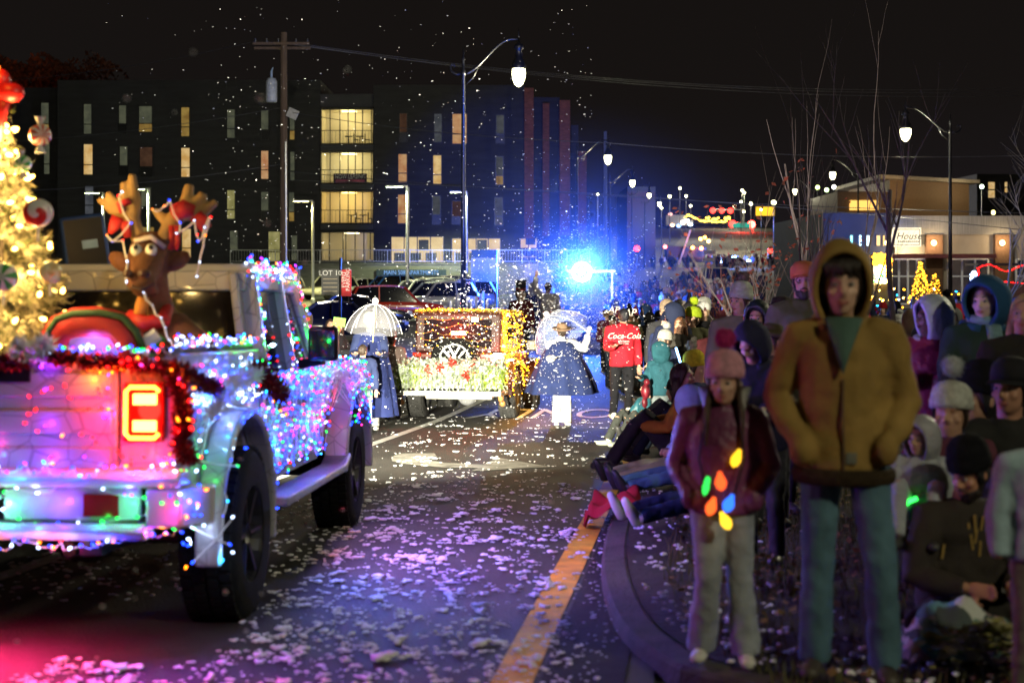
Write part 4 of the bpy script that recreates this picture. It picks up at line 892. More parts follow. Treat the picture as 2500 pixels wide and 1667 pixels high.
for i in range(150): y = .80 + 1.45 * i / 150; pts.append(((.70 + U(-.04, .05), y, 1.90 + U(-.10, .05)), pick(dict(red=2, green=2, blue=2.5, white=2.5, cyan=1.2, orange=.8, purple=1))))
for i in range(34): t = i / 33; pts.append(((.72 + .1 * t + U(-.02, .04), 2.14 + .46 * t + U(-.02, .02), 1.82 - .6 * t), pick(dict(red=2, green=2, blue=2, white=2, pink=1))))
for i in range(36): t = i / 35; pts.append(((.80 - .1 * t + U(0, .03), 1.70 + U(-.05, .05), 1.22 + .6 * t), pick(dict(red=1.5, orange=1, blue=2, white=2, purple=1))))
for i in range(46): t = i / 45; pts.append(((.80 - .08 * t + U(0, .03), .90 + U(-.06, .10), 1.22 + .6 * t), pick(dict(red=1, green=2, blue=2, white=1.5, orange=1))))
for i in range(60): t = i / 59; pts.append(((.83 + U(0, .02), .85 + 1.75 * t, 1.235 + U(-.03, .03)), pick(MIXB)))
light_string('coloured lights edging the roof, pillars and window line of the pickup cab', pts, T, glow=22, gw=0.8)
pts = []
for i in range(95): t = i / 94; pts.append(((.73 + U(-.05, .10), -.86 + 1.62 * t, 1.435 + U(-.01, .05)), pick(dict(green=2, white=3, blue=2.5, red=1.2, cyan=1, orange=.6))))
for i in range(44): t = i / 43; pts.append(((.12 + .65 * t, -.92 + U(-.04, .03), 1.40 + U(0, .04)), pick(dict(green=1.6, white=2, blue=3, red=1, purple=1))))
for i in range(90): pts.append(((.82 + U(0, .02), U(-.75, .70), U(1.12, 1.38)), pick(dict(white=3, blue=2.5, cyan=1, red=1, green=.8, pink=.6))))
light_string('coloured lights along the bed rail and the tailgate top of the pickup', pts, T, glow=20, gw=.5)
pts = []
for i in range(30): t = (i + U(-.4, .4)) / 29; pts.append(((-.30 + 1.14 * t, -1.125 + U(-.01, .01), .885 + U(-.03, .03)), pick(dict(blue=3, white=2, cyan=1, red=1, purple=1.5, orange=.6))))
for i in range(40): t = i / 39; pts.append(((-.35 + 1.2 * t + U(-.02, .02), -1.10 + U(-.02, .02) + max(0, t - .75) * .5, .545 + U(-.03, .02) + max(0, t - .6) * .15), pick(dict(orange=2, white=2.4, blue=2.2, red=1.3, green=1.5, purple=1))))
for i in range(22): a = 2 * math.pi * i / 22; pts.append(((.34 + .36 * math.cos(a) + U(-.02, .02), -1.05, .715 + .075 * math.sin(a) + U(-.02, .02)), pick(dict(green=3.5, white=2, blue=1, purple=.8))))
light_string('multicoloured lights outlining the rear bumper of the pickup', pts, T, glow=34, gw=.25, off=(0, -.05, .02))
pts = [((.72 + U(0, .24), -1.12 + U(0, .2), .62 + U(0, .3)), pick(dict(red=1.2, orange=1.4, green=1.4, white=2, blue=2))) for i in range(40)]
light_string('knot of coloured lights at the right corner of the rear bumper', pts, T, cable=False)
pts = []
for i in range(30): a = R(-10 + 196 * i / 29); pts.append(((.94 + U(-.03, .01), .62 * math.cos(a), .46 + .62 * math.sin(a)), pick(dict(blue=3, white=2, cyan=1.2, red=.5)) if i > 16 else 'blue'))
for i in range(34): a = R(100 + 85 * U(0, 1)); r_ = U(.60, .9); pts.append(((.82 if r_ > .67 else .985, r_ * math.cos(a), .46 + r_ * math.sin(a)), pick(dict(blue=2.5, white=2, cyan=1.5, red=.8, orange=.8, green=.7))))
pts = [q for q in pts if q[0][1] > -.9 and q[0][2] < 1.36]
light_string('white cable lights laced round the right rear wheel arch of the pickup', pts, T, glow=10, gw=.5, cr_=.004)
pts = []
for i in range(70): a, r_ = U(0, 6.28), U(.16, .34); pts.append(((.65 + r_ * .8 * math.cos(a), -.985 - U(0, .03), 1.14 + r_ * math.sin(a) * .75), pick(dict(red=5, orange=1.6, pink=1))))
for i in range(22): pts.append(((U(.1, .5), -.985, U(.86, 1.34)), pick(dict(red=4, orange=1, purple=.8))))
pts = [q for q in pts if -.45 < q[0][0] and not (.5 < q[0][0] < .8 and q[0][1] < -.95 and .97 < q[0][2] < 1.31)]
light_string('red and violet bulbs scattered round the lit tail lamp of the pickup', pts, T, cable=False, glow=14, gw=.35)
pts = []
for i in range(44): t = i / 43; pts.append(((.66, .60, 1.30) if False else (U(-.72, -.2), .775, 1.35 + U(-.03, .06) + .12 * math.sin(i)), pick(dict(blue=3, white=2, cyan=1, green=1))))
light_string('small blue and green lights glimpsed through the rear cab window of the pickup', [(Vector(p) + Vector((0, -.0, 0)), c) for p, c in pts], T, cable=False)
for loc, c, w_, am in (((1.05, 1.0, .95), (.13, .17, 1), 190, (3.5, 1.0, .2)), ((1.05, 2.0, 1.0), (.24, .20, 1), 190, (3.5, 1.8, .3)), ((1.05, 1.4, 1.0), (1, .10, .10), 90, (3.6, 2.6, .3)), ((1.02, 3.5, 1.25), (.45, .25, 1), 120, (2.6, 3.3, 0)), ((.70, -1.20, .70), (.45, .06, 1), 60, (1.3, -2.2, 0)), ((-.1, -1.04, .53), (1, .02, .16), 260, (-.1, -1.15, 0)), ((-.7, -1.04, .53), (1, .02, .10), 170, (-.7, -1.15, 0))): plamp('added_string_glow', loc, c, w_, .12, T, spot=162, aim=am, blend=.8)  # added spot lamps back the strings and throw their colours on the road
for loc, c, w_ in (((.05, -1.10, .70), 'green', .9), ((.62, -1.10, .72), 'green', .9), ((.30, -1.12, .72), 'purple', 1.1), ((-.25, -1.18, .86), 'blue', 1.4), ((.12, -1.18, .87), 'cyan', .9), ((.38, -1.18, .87), 'blue', 1.4), ((.66, -1.16, .88), 'purple', 1.2), ((.0, -1.16, .50), 'orange', .9), ((.30, -1.16, .51), 'pink', 1.1), ((.55, -1.14, .52), 'blue', 1.2), ((.93, -1.08, .76), 'blue', 1.5), ((.84, -1.14, .70), 'pink', .7), ((.47, -1.03, 1.15), 'red', 3.4), ((.66, -1.04, .92), 'red', 2.8), ((.60, -1.04, 1.35), 'red', 3.0), ((.40, -1.03, 1.28), 'orange', 1.3), ((.82, -1.0, 1.05), 'red', 1.5), ((.22, -1.03, .92), 'purple', .8), ((-.05, -1.03, .98), 'pink', .4), ((-.15, -1.03, .90), 'blue', 1.0), ((1.02, -.45, .75), 'blue', 1.2), ((1.0, -.60, 1.0), 'cyan', .8), ((.92, -.55, 1.25), 'blue', 1.2)): plamp('added_bulb_glow', loc, BC[c][0], w_ * .85, .012, T)  # more added point lamps colour the bumper and tailgate
# tinsel garlands
M['tinsel'] = mat('red_tinsel', (.13, .004, .008), rough=.35, metal=.4, var=.5, vscale=60)
M['tinselw'] = mat('white_tinsel', (.75, .75, .80), rough=.4, var=.2)
def garland(path, rad, m, label, n=900, w=.006, parent=None, name='tinsel_garland', cat='garland', frame=None):
    path = [Vector(p) for p in path]; seg = [(b - a).length for a, b in zip(path[:-1], path[1:])]; tot = sum(seg); mb = MB()
    for i in range(n):
        t = U(0, tot); k_ = 0
        while k_ < len(seg) - 1 and t > seg[k_]: t -= seg[k_]; k_ += 1
        c = path[k_].lerp(path[k_ + 1], t / seg[k_]); d = Vector((U(-1, 1), U(-1, 1), U(-1, 1))).normalized(); e_ = d.orthogonal().normalized() * w
        L = rad * U(.6, 1.15); mid = c + d * L * .6 + Vector((0, 0, -.01)); tip = c + d * L
        mb.add([c - e_, c + e_, mid + e_, tip, mid - e_], [(0, 1, 2, 4), (4, 2, 3)])
    o = mb.build(name, m); 
    if frame is not None: o.location = frame.location; o.rotation_euler = frame.rotation_euler
    return tag(o, label, cat)
garland([(-.62, -1.0, 1.02), (-.42, -1.0, 1.08), (-.30, -1.0, 1.25), (-.12, -1.0, 1.37), (.10, -.99, 1.36)], .06, M['tinsel'], 'dark red tinsel garland looped over the upper tailgate of the pickup', 1500, frame=T)
garland([(.22, -1.0, 1.39), (.45, -.99, 1.37), (.80, -.95, 1.34), (.86, -.7, 1.26), (.87, -.45, 1.22)], .055, M['tinsel'], 'red tinsel garland round the corner above the lit tail lamp', 1500, frame=T)
garland([(.80, -.98, 1.30), (.84, -.97, 1.12), (.82, -.97, .98), (.86, -.9, .92)], .07, M['tinsel'], 'red tinsel garland hanging beside the lit tail lamp', 900, frame=T)
garland([(-.5, -1.15, .62), (-.30, -1.15, .60), (-.24, -1.14, .72)], .08, M['tinsel'], 'red tinsel bunch at the left of the rear bumper', 700, frame=T)
garland([(.84, .45, 1.30), (.86, .75, 1.20), (.87, 1.0, 1.12)], .09, M['tinsel'], 'red tinsel garland on the bed side just ahead of the wheel arch', 900, frame=T)
garland([(.05, -.99, 1.43), (.16, -.97, 1.40), (.20, -.99, 1.46)], .07, M['tinselw'], 'tuft of white tinsel on the tailgate top', 500, frame=T)
garland([(.86, -.62, 1.10), (.90, -.5, 1.18), (.87, -.2, 1.25), (.87, .4, 1.27)], .06, M['tinselw'], 'white tinsel strand along the upper bed side', 900, frame=T)
# ------------------------------------------------------------------ flocked tree in the pickup bed
def needle_mat(name, c1, c2):
    m = mat(name, c1, rough=.9, var=.5, vscale=9); n = m.node_tree.nodes; return m
M['flock'] = mat('flocked_needles', (.50, .46, .30), rough=.9, var=.55, vscale=14)
M['needle'] = mat('green_needles', (.10, .12, .04), rough=.9, var=.4, vscale=14)
tx, ty = -2.62, 7.25; tz = gz(ty) + .86
tree = empty('christmas_tree', (tx, ty, tz), 0, 'flocked Christmas tree glowing yellow in the pickup bed at the left edge', 'christmas tree')
TH = 1.80
def trr(h): t = h / TH; return .50 * (1 - t) ** .85 * (1 if h > .25 else .75 + h) + .015
MB().lathe((0, 0, 0), [(.04, 0), (.03, TH * .6), (.008, TH)], 8).build('trunk', M['bark'], tree)
mf, mg = MB(), MB()
def sprig(mb, p, d, L, w=.006, nn=10):
    for q in range(nn):
        t = q / nn; c = p + d * (L * t); s_ = Vector((U(-1, 1), U(-1, 1), U(-1, 1))); s_ = (s_ - d * s_.dot(d)).normalized(); tip = c + (s_ * .75 + d * .65) * U(.03, .05); e_ = d.cross(s_) * w * .5
        mb.add([c - e_, c + e_, tip], [(0, 1, 2)])
tips = []
for i in range(520):
    h = TH * (1 - math.sqrt(U(0, 1))) if i % 4 else U(0, TH * .95); h = min(h, TH * .97); a = U(0, 2 * math.pi)
    rr = trr(h) * U(.82, 1.1) * (1 + .10 * math.sin(3 * a + h * 9)); up = Vector((0, 0, .16)) 
    base = Vector((0, 0, h + .04)); tip = Vector((rr * math.cos(a), rr * math.sin(a), h - .05 * rr + U(-.03, .05)))
    d = (tip - base); L = d.length; d.normalize(); mb_ = mf
    for q in range(int(L / .035)):
        t = .25 + .75 * q / max(1, L / .035); c = base + d * (L * t)
        for _ in range(2):
            s_ = (d + Vector((U(-1, 1), U(-1, 1), U(-.6, .8))) * .8).normalized(); sprig(mf if U(0, 1) < .72 else mg, c, s_, U(.05, .09), .007, 7)
    tips.append(tip)
mf.build('foliage', M['flock'], tree); mg.build('inner_foliage', M['needle'], tree)
pts = []
for i in range(150):
    h = TH * i / 150 * .97; a = i * .62 + U(-.2, .2); rr = trr(h) * 1.02; pts.append((Vector((tx + rr * math.cos(a), ty + rr * math.sin(a), tz + h)), 'warm'))
light_string('warm white lights wound round the flocked tree in the pickup bed', pts, None, r=.011, keep=100, cable=False)
for q in range(5):
    plamp('added_tree_glow', (tx + .35 * math.cos(q * 1.3 - 2.2) * (1 - q * .15) , ty - .42 * (1 - q * .16), tz + .25 + q * .33), (1, .62, .2), 16, .05, tree).location = (.45 * math.cos(q * .9 - 2.6) * (1 - q * .15), -.55 * (1 - q * .16), .25 + q * .33)  # added point lamps in front of the tree back its bulbs
# sweets on the tree
def swirl_mat(name, c1, c2, arms, twist):
    m = bpy.data.materials.new(name); m.use_nodes = True; n = m.node_tree.nodes; l = m.node_tree.links; b = n['Principled BSDF']; t = n.new('ShaderNodeTexCoord'); s = n.new('ShaderNodeSeparateXYZ'); l.new(t.outputs['Object'], s.inputs[0])
    def mth(op, a, b_=None, v=None):
        q = n.new('ShaderNodeMath'); q.operation = op
        l.new(a, q.inputs[0])
        if b_ is not None: l.new(b_, q.inputs[1])
        elif v is not None: q.inputs[1].default_value = v
        return q.outputs[0]
    ang = mth('ARCTAN2', s.outputs[2], s.outputs[0]); xx = mth('MULTIPLY', s.outputs[0], s.outputs[0]); zz = mth('MULTIPLY', s.outputs[2], s.outputs[2]); rad = mth('SQRT', mth('ADD', xx, zz))
    ph = mth('ADD', mth('MULTIPLY', ang, v=arms), mth('MULTIPLY', rad, v=twist)); sn = mth('GREATER_THAN', mth('SINE', ph), v=0.0)
    mx = n.new('ShaderNodeMix'); mx.data_type = 'RGBA'; l.new(sn, mx.inputs[0]); mx.inputs[6].default_value = (*c1, 1); mx.inputs[7].default_value = (*c2, 1); l.new(mx.outputs[2], b.inputs['Base Color']); b.inputs['Roughness'].default_value = .35
    return m
def sweet(px, py, d, r, m, label, tilt=(0, 0), wrap=None):
    p = P(px, py, d); o = empty('sweet_ornament', p, 0, label, 'ornament', 'sweets hung on the flocked tree'); o.rotation_euler = (R(tilt[0]), 0, R(tilt[1]))
    f = MB(); f.lathe((0, 0, 0), [(r * .8, -.03), (r, -.012), (r, .012), (r * .8, .03)], 24, M=Matrix.Rotation(R(90), 4, 'X')); f.build('disc', m, o, smooth=True)
    if wrap: f = MB(); f.lathe((0, 0, 0), [(.01, r * .95), (r * .5, r * 1.7)], 10); f.lathe((0, 0, 0), [(.01, -r * .95), (r * .5, -r * 1.7)], 10); f.build('wrapper', M['whiteplastic'], o)
    else: MB().lathe((0, 0, 0), [(.006, -r), (.006, -r * 2)], 6).build('stick', M['whiteplastic'], o)
rw = swirl_mat('red_white_swirl', (.75, .72, .68), (.55, .02, .02), 1, 75); gw = swirl_mat('green_white_pinwheel', (.75, .75, .7), (.05, .35, .06), 6, 14); rp = swirl_mat('red_pinwheel', (.75, .72, .65), (.6, .05, .02), 9, 18); gd = swirl_mat('gold_swirl', (.6, .5, .2), (.75, .7, .4), 1, 110)
sweet(93, 520, 6.72, .068, rw, 'red and white spiral lollipop on the tree', (0, 10)); sweet(98, 330, 6.95, .052, rp, 'red striped pinwheel sweet high on the tree', (0, 40), True)
sweet(8, 676, 6.62, .066, gw, 'green and white pinwheel sweet at the left edge of the tree', (0, 5)); sweet(122, 665, 6.75, .055, gd, 'pale gold spiral disc low on the tree', (0, 45)); sweet(55, 400, 6.85, .04, gw, 'small green and white wrapped sweet in the middle of the tree', (20, 0), True)
o = empty('tree_bow', P(12, 222, 7.1), 0, 'red bow with glowing top on the tip of the flocked tree', 'bow'); f = MB(); f.ell((-.02, 0, .05), (.05, .04, .06)); f.ell((.03, 0, -.01), (.07, .05, .05)); f.ell((-.07, 0, 0), (.07, .05, .05)); f.tube([(0, 0, 0), (-.02, -.02, -.12), (-.05, -.02, -.25)], [(.04, .01)] * 3, 6); f.build('ribbon', mat('bow_red', (.6, .02, .02), rough=.35), o, smooth=True)
plamp('bow_light', (-.02, -.15, .14), (1, .35, .05), 1.2, .02, o); MB().ell((-.03, -.03, .11), .016, 8, 6).build('bulb', BM['orange'], o)
# ------------------------------------------------------------------ reindeer figure in the bed
M['plush'] = mat('brown_plush', (.13, .05, .018), rough=.85, var=.25, vscale=30, bump=.4, bscale=80); M['antler'] = mat('antler_tan', (.34, .21, .075), rough=.75, var=.3, vscale=12)
rd_d = 7.5; rr_ = empty('reindeer_figure', P(380, 860, rd_d), 0, 'brown reindeer figure with big eyes and tall antlers sitting in the pickup bed', 'reindeer figure'); q0 = rr_.location
def Q(px, py, dd=0): return P(px, py, rd_d + dd) - q0
f = MB()
f.tube([Q(420, 900, .1), Q(412, 830, .08), Q(392, 770, .03), Q(380, 720, 0), Q(368, 660, 0)], [.22, .17, .085, .075, .085], 14)
f.tube([Q(420, 800, .0), Q(480, 840, -.1), Q(520, 875, -.12)], [.10, .075, .06], 10); f.tube([Q(380, 810, -.1), Q(340, 850, -.15)], [.07, .05], 8)
f.ell(Q(366, 622, 0), (.112, .12, .128)); f.tube([Q(362, 640, -.06), Q(350, 670, -.16), Q(342, 692, -.22)], [.092, .074, .066], 14); f.ell(Q(345, 690, -.2), (.080, .075, .050)); f.ell(Q(356, 710, -.16), (.072, .075, .036))
for px_, py_, an in ((298, 640, 30), (432, 637, -30)): f.ell(Q(px_, py_, .02), (.085, .03, .05), rot=Matrix.Rotation(R(an), 3, 'Y'))
me = remesh(f, 'body', M['plush'], .012, 4); lk('body', me, rr_)
for px_, py_ in ((300, 642), (432, 640)): f = MB(); f.ell(Q(px_, py_, -.012), (.05, .012, .028), rot=Matrix.Rotation(R(30 if px_ < 350 else -30), 3, 'Y')); f.build('inner_ear', mat('inner_ear', (.12, .05, .03), rough=.9), rr_, smooth=True)
f = MB(); f.ell(Q(312, 668, -.27), (.026, .02, .022)); f.ell(Q(352, 668, -.285), (.035, .03, .022)); f.build('nostril', mat('nose_dark', (.05, .02, .012), rough=.3), rr_, smooth=True)
f = MB(); f.tube([Q(322, 700, -.27), Q(345, 706, -.285), Q(376, 692, -.26)], .008, 6); f.build('mouth', mat('mouth_dark', (.03, .012, .01)), rr_)
for px_ in (332, 369):
    e_ = MB(); e_.ell(Q(px_, 611, -.125), (.031, .026, .034)); eo = e_.build('eye', mat('eye_white', (.75, .78, .68), rough=.2, var=0), rr_, smooth=True); e_ = MB(); e_.ell(Q(px_ - 1, 604, -.146), (.014, .008, .016)); e_.build('pupil', M['blackmetal'], eo, smooth=True)
f = MB(); f.tube([Q(330, 588, -.10), Q(368, 578, -.14), Q(402, 604, -.09)], [.012, .014, .012], 8); f.build('headband', mat('headband_white', (.55, .5, .5)), rr_, smooth=True)
def antler(pts_list, rads):
    f = MB()
    for pl, rd in zip(pts_list, rads): f.tube([Q(*p) for p in pl], rd, 10)
    lk('antler', remesh(f, 'antler', M['antler'], .009, 5), rr_)
antler([[(338, 585), (330, 555), (318, 525), (300, 505)], [(322, 530), (330, 490), (324, 450), (322, 425)], [(312, 515), (306, 480), (303, 445)], [(310, 515), (275, 490), (262, 470)], [(312, 520), (270, 510), (240, 485)]], [[.04, .038, .045, .04], [.042, .036, .026, .02], [.035, .028, .022], [.04, .026, .018], [.04, .028, .016]])
antler([[(400, 585), (415, 550), (435, 525), (455, 515)], [(420, 545), (395, 530), (375, 512)], [(440, 525), (455, 490), (463, 450)], [(450, 520), (485, 495), (498, 472)], [(455, 522), (500, 515), (528, 492)]], [[.045, .042, .05, .045], [.04, .028, .018], [.045, .034, .026], [.045, .036, .026], [.045, .032, .02]])
def ribbon(pts, w, m, label, name='ribbon', par=None):
    f = MB(); f.tube(pts, [(w, .006)] * len(pts), 6); return f
M['redcloth'] = mat('red_ribbon', (.42, .012, .014), rough=.6, var=.3)
f = MB(); f.tube([Q(300, 518, -.05), Q(290, 500, -.05), Q(318, 490, -.05)], .02, 8); f.tube([Q(288, 530, -.05), Q(278, 555, -.06), Q(268, 570, -.06)], [(.035, .008), (.03, .008), (.012, .006)], 8); f.tube([Q(305, 540, -.05), Q(312, 580, -.06)], [(.03, .008), (.02, .008)], 8)
f.build('bow', M['redcloth'], rr_, smooth=True); f = MB()
f.tube([Q(425, 520, -.06), Q(450, 510, -.07), Q(475, 515, -.06)], [.045, .05, .03], 10); f.tube([Q(478, 525, -.06), Q(495, 545, -.06), Q(505, 560, -.06)], [(.035, .01), (.04, .01), (.03, .01)], 8)
for x_ in (418, 432): f.tube([Q(x_, 550, -.06), Q(x_ + 2, 590, -.06), Q(x_ - 3, 610, -.06)], [(.014, .006)] * 3, 6)
f.build('bow', M['redcloth'], rr_, smooth=True)
f = MB(); f.tube([Q(352, 718, -.10), Q(346, 745, -.12), Q(340, 775, -.13)], [(.03, .03), (.035, .03), (.035, .03)], 10); f.build('tie', mat('orange_tie', (.5, .2, .03), rough=.7), rr_, smooth=True)
f = MB(); f.tube([Q(318, 770, -.1), Q(352, 792, -.16), Q(400, 782, -.12), Q(408, 755, -.02)], [.035, .045, .04, .035], 10); f.build('scarf', M['redcloth'], rr_, smooth=True)
pts = [(Vector(P(x, y, rd_d - .1 + dd)), c) for x, y, dd, c in [(300, 470, 0, 'white'), (290, 480, 0, 'red'), (318, 545, 0, 'blue'), (275, 590, -.02, 'blue'), (260, 575, -.02, 'orange'), (300, 588, 0, 'red'), (312, 640, -.15, 'white'), (308, 690, -.2, 'white')]]
light_string('white cable of mini lights on the left antler of the reindeer', pts, None, r=.004, cr_=.0045)
pts = [(Vector(P(x, y, rd_d - .12)), c) for x, y, c in [(372, 512, 'orange'), (400, 505, 'orange'), (415, 490, 'blue'), (440, 545, 'blue'), (432, 570, 'white'), (475, 540, 'white'), (480, 575, 'red'), (485, 590, 'blue'), (500, 555, 'white'), (512, 530, 'red'), (500, 575, 'orange'), (497, 600, 'blue'), (487, 640, 'white'), (478, 675, 'white')]]
light_string('white cable of mini lights on the right antler of the reindeer', pts, None, r=.004, cr_=.0045)
pts = [(Vector(P(x, y, rd_d - .30)), 'white') for x, y in [(352, 715), (372, 745), (392, 775), (402, 800), (415, 830), (430, 858)]]
light_string('white light cable trailing down the chest of the reindeer', pts, None, r=.003, cr_=.006)
# striped arch with a violet lamp inside
ar = empty('striped_arch', P(215, 870, 7.1), 0, 'red, white and green padded arch glowing violet inside, left of the reindeer', 'arch')
def A_(px, py, dd=0): return P(px, py, 7.1 + dd) - ar.location
ap = [(130, 872), (132, 830), (150, 800), (185, 787), (240, 785), (285, 795), (315, 830), (330, 872)]
for nm, off, m_, w_ in (('band_red', 0, M['redcloth'], .075), ('band_white', -.07, mat('band_white', (.4, .4, .42)), .02), ('band_green', -.105, mat('band_green', (.015, .06, .015)), .018)):
    f = MB(); f.tube([A_(215 + (x - 215) * (1.0 if nm == 'band_red' else 1.10 if nm == 'band_white' else 1.17), y - (0 if nm == 'band_red' else 14 if nm == 'band_white' else 22), off + .04 * (nm != 'band_red')) for x, y in ap], w_, 10); f.build('arch_band', m_, ar, smooth=True)
f = MB(); f.add([A_(x, y, .12) for x, y in ap], [tuple(range(len(ap)))]); f.build('back_panel', mat('arch_lining', (.6, .6, .7)), ar)
plamp('violet_light', A_(225, 835, -.02), (.35, .12, 1), 2, .03, ar)
f = MB(); f.tube([A_(345, 862, -.05), A_(365, 830, -.05), A_(385, 815, -.05)], [(.035, .01)] * 3, 6); f.build('chevron', M['whiteplastic'], ar); f = MB(); f.tube([A_(362, 868, -.04), A_(382, 838, -.04), A_(396, 822, -.04)], [(.025, .01)] * 3, 6); f.build('chevron', mat('chev_green', (.05, .3, .04)), ar)
sp = MB(); sp.box((0, 0, 0), (.26, .2, .36)); spo = empty('loudspeaker', P(207, 600, 8.6), R(20), 'dark blue loudspeaker box on the pickup roof beside the tree', 'loudspeaker'); spo.rotation_euler = (0, R(-8), R(20)); sp.build('cabinet', mat('speaker_blue', (.02, .06, .25), rough=.6), spo, bevel=.02)
f = MB(); f.bx(-.02, .07, -.108, -.102, -.02, .03); f.build('badge', mat('speaker_badge', (.25, .4, .6)), spo); f = MB(); f.bx(-.11, .11, -.104, -.1005, -.16, .16); f.build('grille', M['blackmetal'], spo)
# ------------------------------------------------------------------ off-roader ahead with amber lights
JY = 24.0
J = empty('decorated_off_roader', (-.93, JY, gz(JY + 1)), 0, 'dark red off-roader ahead covered in amber lights with spare wheel and garlanded rear rack', 'off-roader')
J.rotation_euler = (-.036, 0, R(-9))
M['jeeppaint'] = mat('dark_red_paint', (.10, .010, .008), rough=.3, var=.1, coat=.6); M['hardtop'] = mat('red_lit_black_hardtop', (.032, .005, .003), rough=.5, var=.2, bump=.3, bscale=120)  # red brake light glow is put into the black hardtop colour
def jk(mb, name, m, par=None, **kw): return mb.build(name, m, par or J, **kw)
f = MB(); f.prism([(0, .56), (0, 1.14), (2.95, 1.14), (2.95, .56)], 'x', -.78, .78); f.prism([(2.95, .60), (2.95, 1.12), (4.05, 1.05), (4.1, .65)], 'x', -.62, .62); jk(f, 'body', M['jeeppaint'], bevel=.03)
f = MB(); f.prism([(.02, 1.142), (.06, 1.80), (.12, 1.84), (2.35, 1.84), (2.45, 1.80), (2.9, 1.142)], 'x', -.74, .74); jk(f, 'hardtop', M['hardtop'], bevel=.04)
f = MB(); f.bx(-.58, .58, .0, .03, 1.22, 1.70); jk(f, 'rear_window', M['glass_dark'], bevel=.01)
for s in (-1, 1):
    for y0, y1 in ((.25, 1.1), (1.2, 2.1)): f = MB(); f.bx(s * .735, s * .752, y0, y1, 1.22, 1.72); jk(f, 'side_window', M['glass_dark'])
    for yc in (.62, 3.1):
        f = MB(); f.prism(arc(yc, .42, .60, 0, 180, 14) + arc(yc, .42, .53, 180, 0, 14), 'x', s * .76, s * .94); jk(f, 'fender_flare', M['hardtop'], bevel=.015)
        w_ = MB(); w_.lathe((s * .80, yc, .41), [(.22, -.14), (.37, -.145), (.405, -.12), (.41, -.08), (.398, -.04), (.41, 0), (.398, .04), (.41, .08), (.405, .12), (.37, .145), (.22, .14)], 32, M=Matrix.Rotation(R(90), 4, 'Y'), cap=False); wo = jk(w_, 'wheel', M['rubber_lit'], smooth=True)
        tr = MB()
        for q in range(40):
            a = 2 * math.pi * q / 40
            for xx, off in ((-.10, 0), (-.03, .08), (.04, 0), (.105, .08)): tr.box((s * .80 + xx, yc + math.cos(a + off) * .411, .41 + math.sin(a + off) * .411), (.055, .04, .022), Matrix.Rotation(a + off - math.pi / 2, 3, 'X'))
        jk(tr, 'tread', M['rubber_lit'], wo); rm = MB(); rm.lathe((s * .88, yc, .41), [(.02, .02), (.2, .02), (.23, .05), (.23, -.04)], 20, M=Matrix.Rotation(s * R(90), 4, 'Y')); jk(rm, 'rim', M['steel'], wo)
    f = MB(); f.bx(s * .62, s * .77, -.05, -.001, .98, 1.14); jk(f, 'taillight', mat('jeep_tail', (.4, .02, .01), rough=.2) if s < 0 else emit('jeep_tail_lit', (1, .55, .35), 14), bevel=.015)
    f = MB(); f.box((s * .92, 2.35, 1.25), (.18, .09, .2)); jk(f, 'mirror', M['blackmetal'], bevel=.02)
plamp('tail_light', (.72, -.15, 1.05), (1, .10, .03), 40, .05, J)
f = MB(); f.bx(-.10, .14, -.05, -.03, 1.44, 1.50); jk(f, 'third_brake_light', emit('third_brake', (1, .22, .12), 45)); plamp('brake_glow', (.02, -.22, 1.47), (1, .04, .015), 150, .05, J)
# spare wheel on the tailgate
sw = MB(); sw.lathe((.0, -.16, 1.03), [(.26, .10), (.38, .12), (.41, .08), (.41, -.08), (.38, -.12), (.26, -.10)], 36, M=Matrix.Rotation(R(90), 4, 'X')); so_ = jk(sw, 'spare_wheel', M['rubber'], smooth=True)
rm = MB(); Mx = Matrix.Rotation(R(90), 4, 'X'); M['alloy'] = mat('alloy', (.72, .72, .70), rough=.35, metal=.3); rm.lathe((0, -.16, 1.03), [(.255, .02), (.265, .10), (.245, .105), (.225, .09), (.215, .02)], 32, M=Mx, cap=False)
for q in range(5):
    a = R(90 + 36 + 72 * q); c = Vector((0, -.25, 1.03)); e_ = c + Vector((.225 * math.cos(a), -.004, .225 * math.sin(a))); side = Vector((-math.sin(a), 0, math.cos(a)))
    for s in (-1, 1): rm.bar(c + side * s * .03, e_ + side * s * .055, .045, .03)
rm.lathe((0, -.245, 1.03), [(.07, -.01), (.07, .02), (.05, .03)], 16, M=Mx); jk(rm, 'rim', M['alloy'], so_)
f = MB(); f.lathe((0, -.215, 1.03), [(.24, 0), (.001, .005)], 20, M=Mx); jk(f, 'hub_shade', M['hardtop'], so_)
# white rear rack, step and exhaust
M['rackwhite'] = mat('white_rack', (.75, .75, .72), rough=.4)
f = MB()
for z in (.50, .60, .88): f.bx(-.88, .88, -.80, -.76, z - .025, z + .025)
f.bx(-.88, .88, -.86, -.10, .455, .475)
for x in (-.86, -.5, -.17, .17, .5, .86): f.bx(x - .015, x + .015, -.795, -.765, .525, .855)
for x in (-.86, .86): f.bar((x, -.78, .88), (x, -.05, .88), .035, .035); f.bar((x, -.78, .5), (x, -.05, .5), .035, .035)
jk(f, 'rack', M['rackwhite'])
f = MB(); f.tube([(-.74, .62, .40), (.74, .62, .40)], .05, 10); f.ell((.06, .6, .38), (.17, .15, .16)); jk(f, 'axle', mat('axle_grey', (.30, .31, .33), rough=.5), smooth=True)
f = MB(); f.bx(-.52, .62, -.12, .06, .36, .46); jk(f, 'rear_crossmember', mat('crossmember', (.6, .6, .52), rough=.5), bevel=.02)
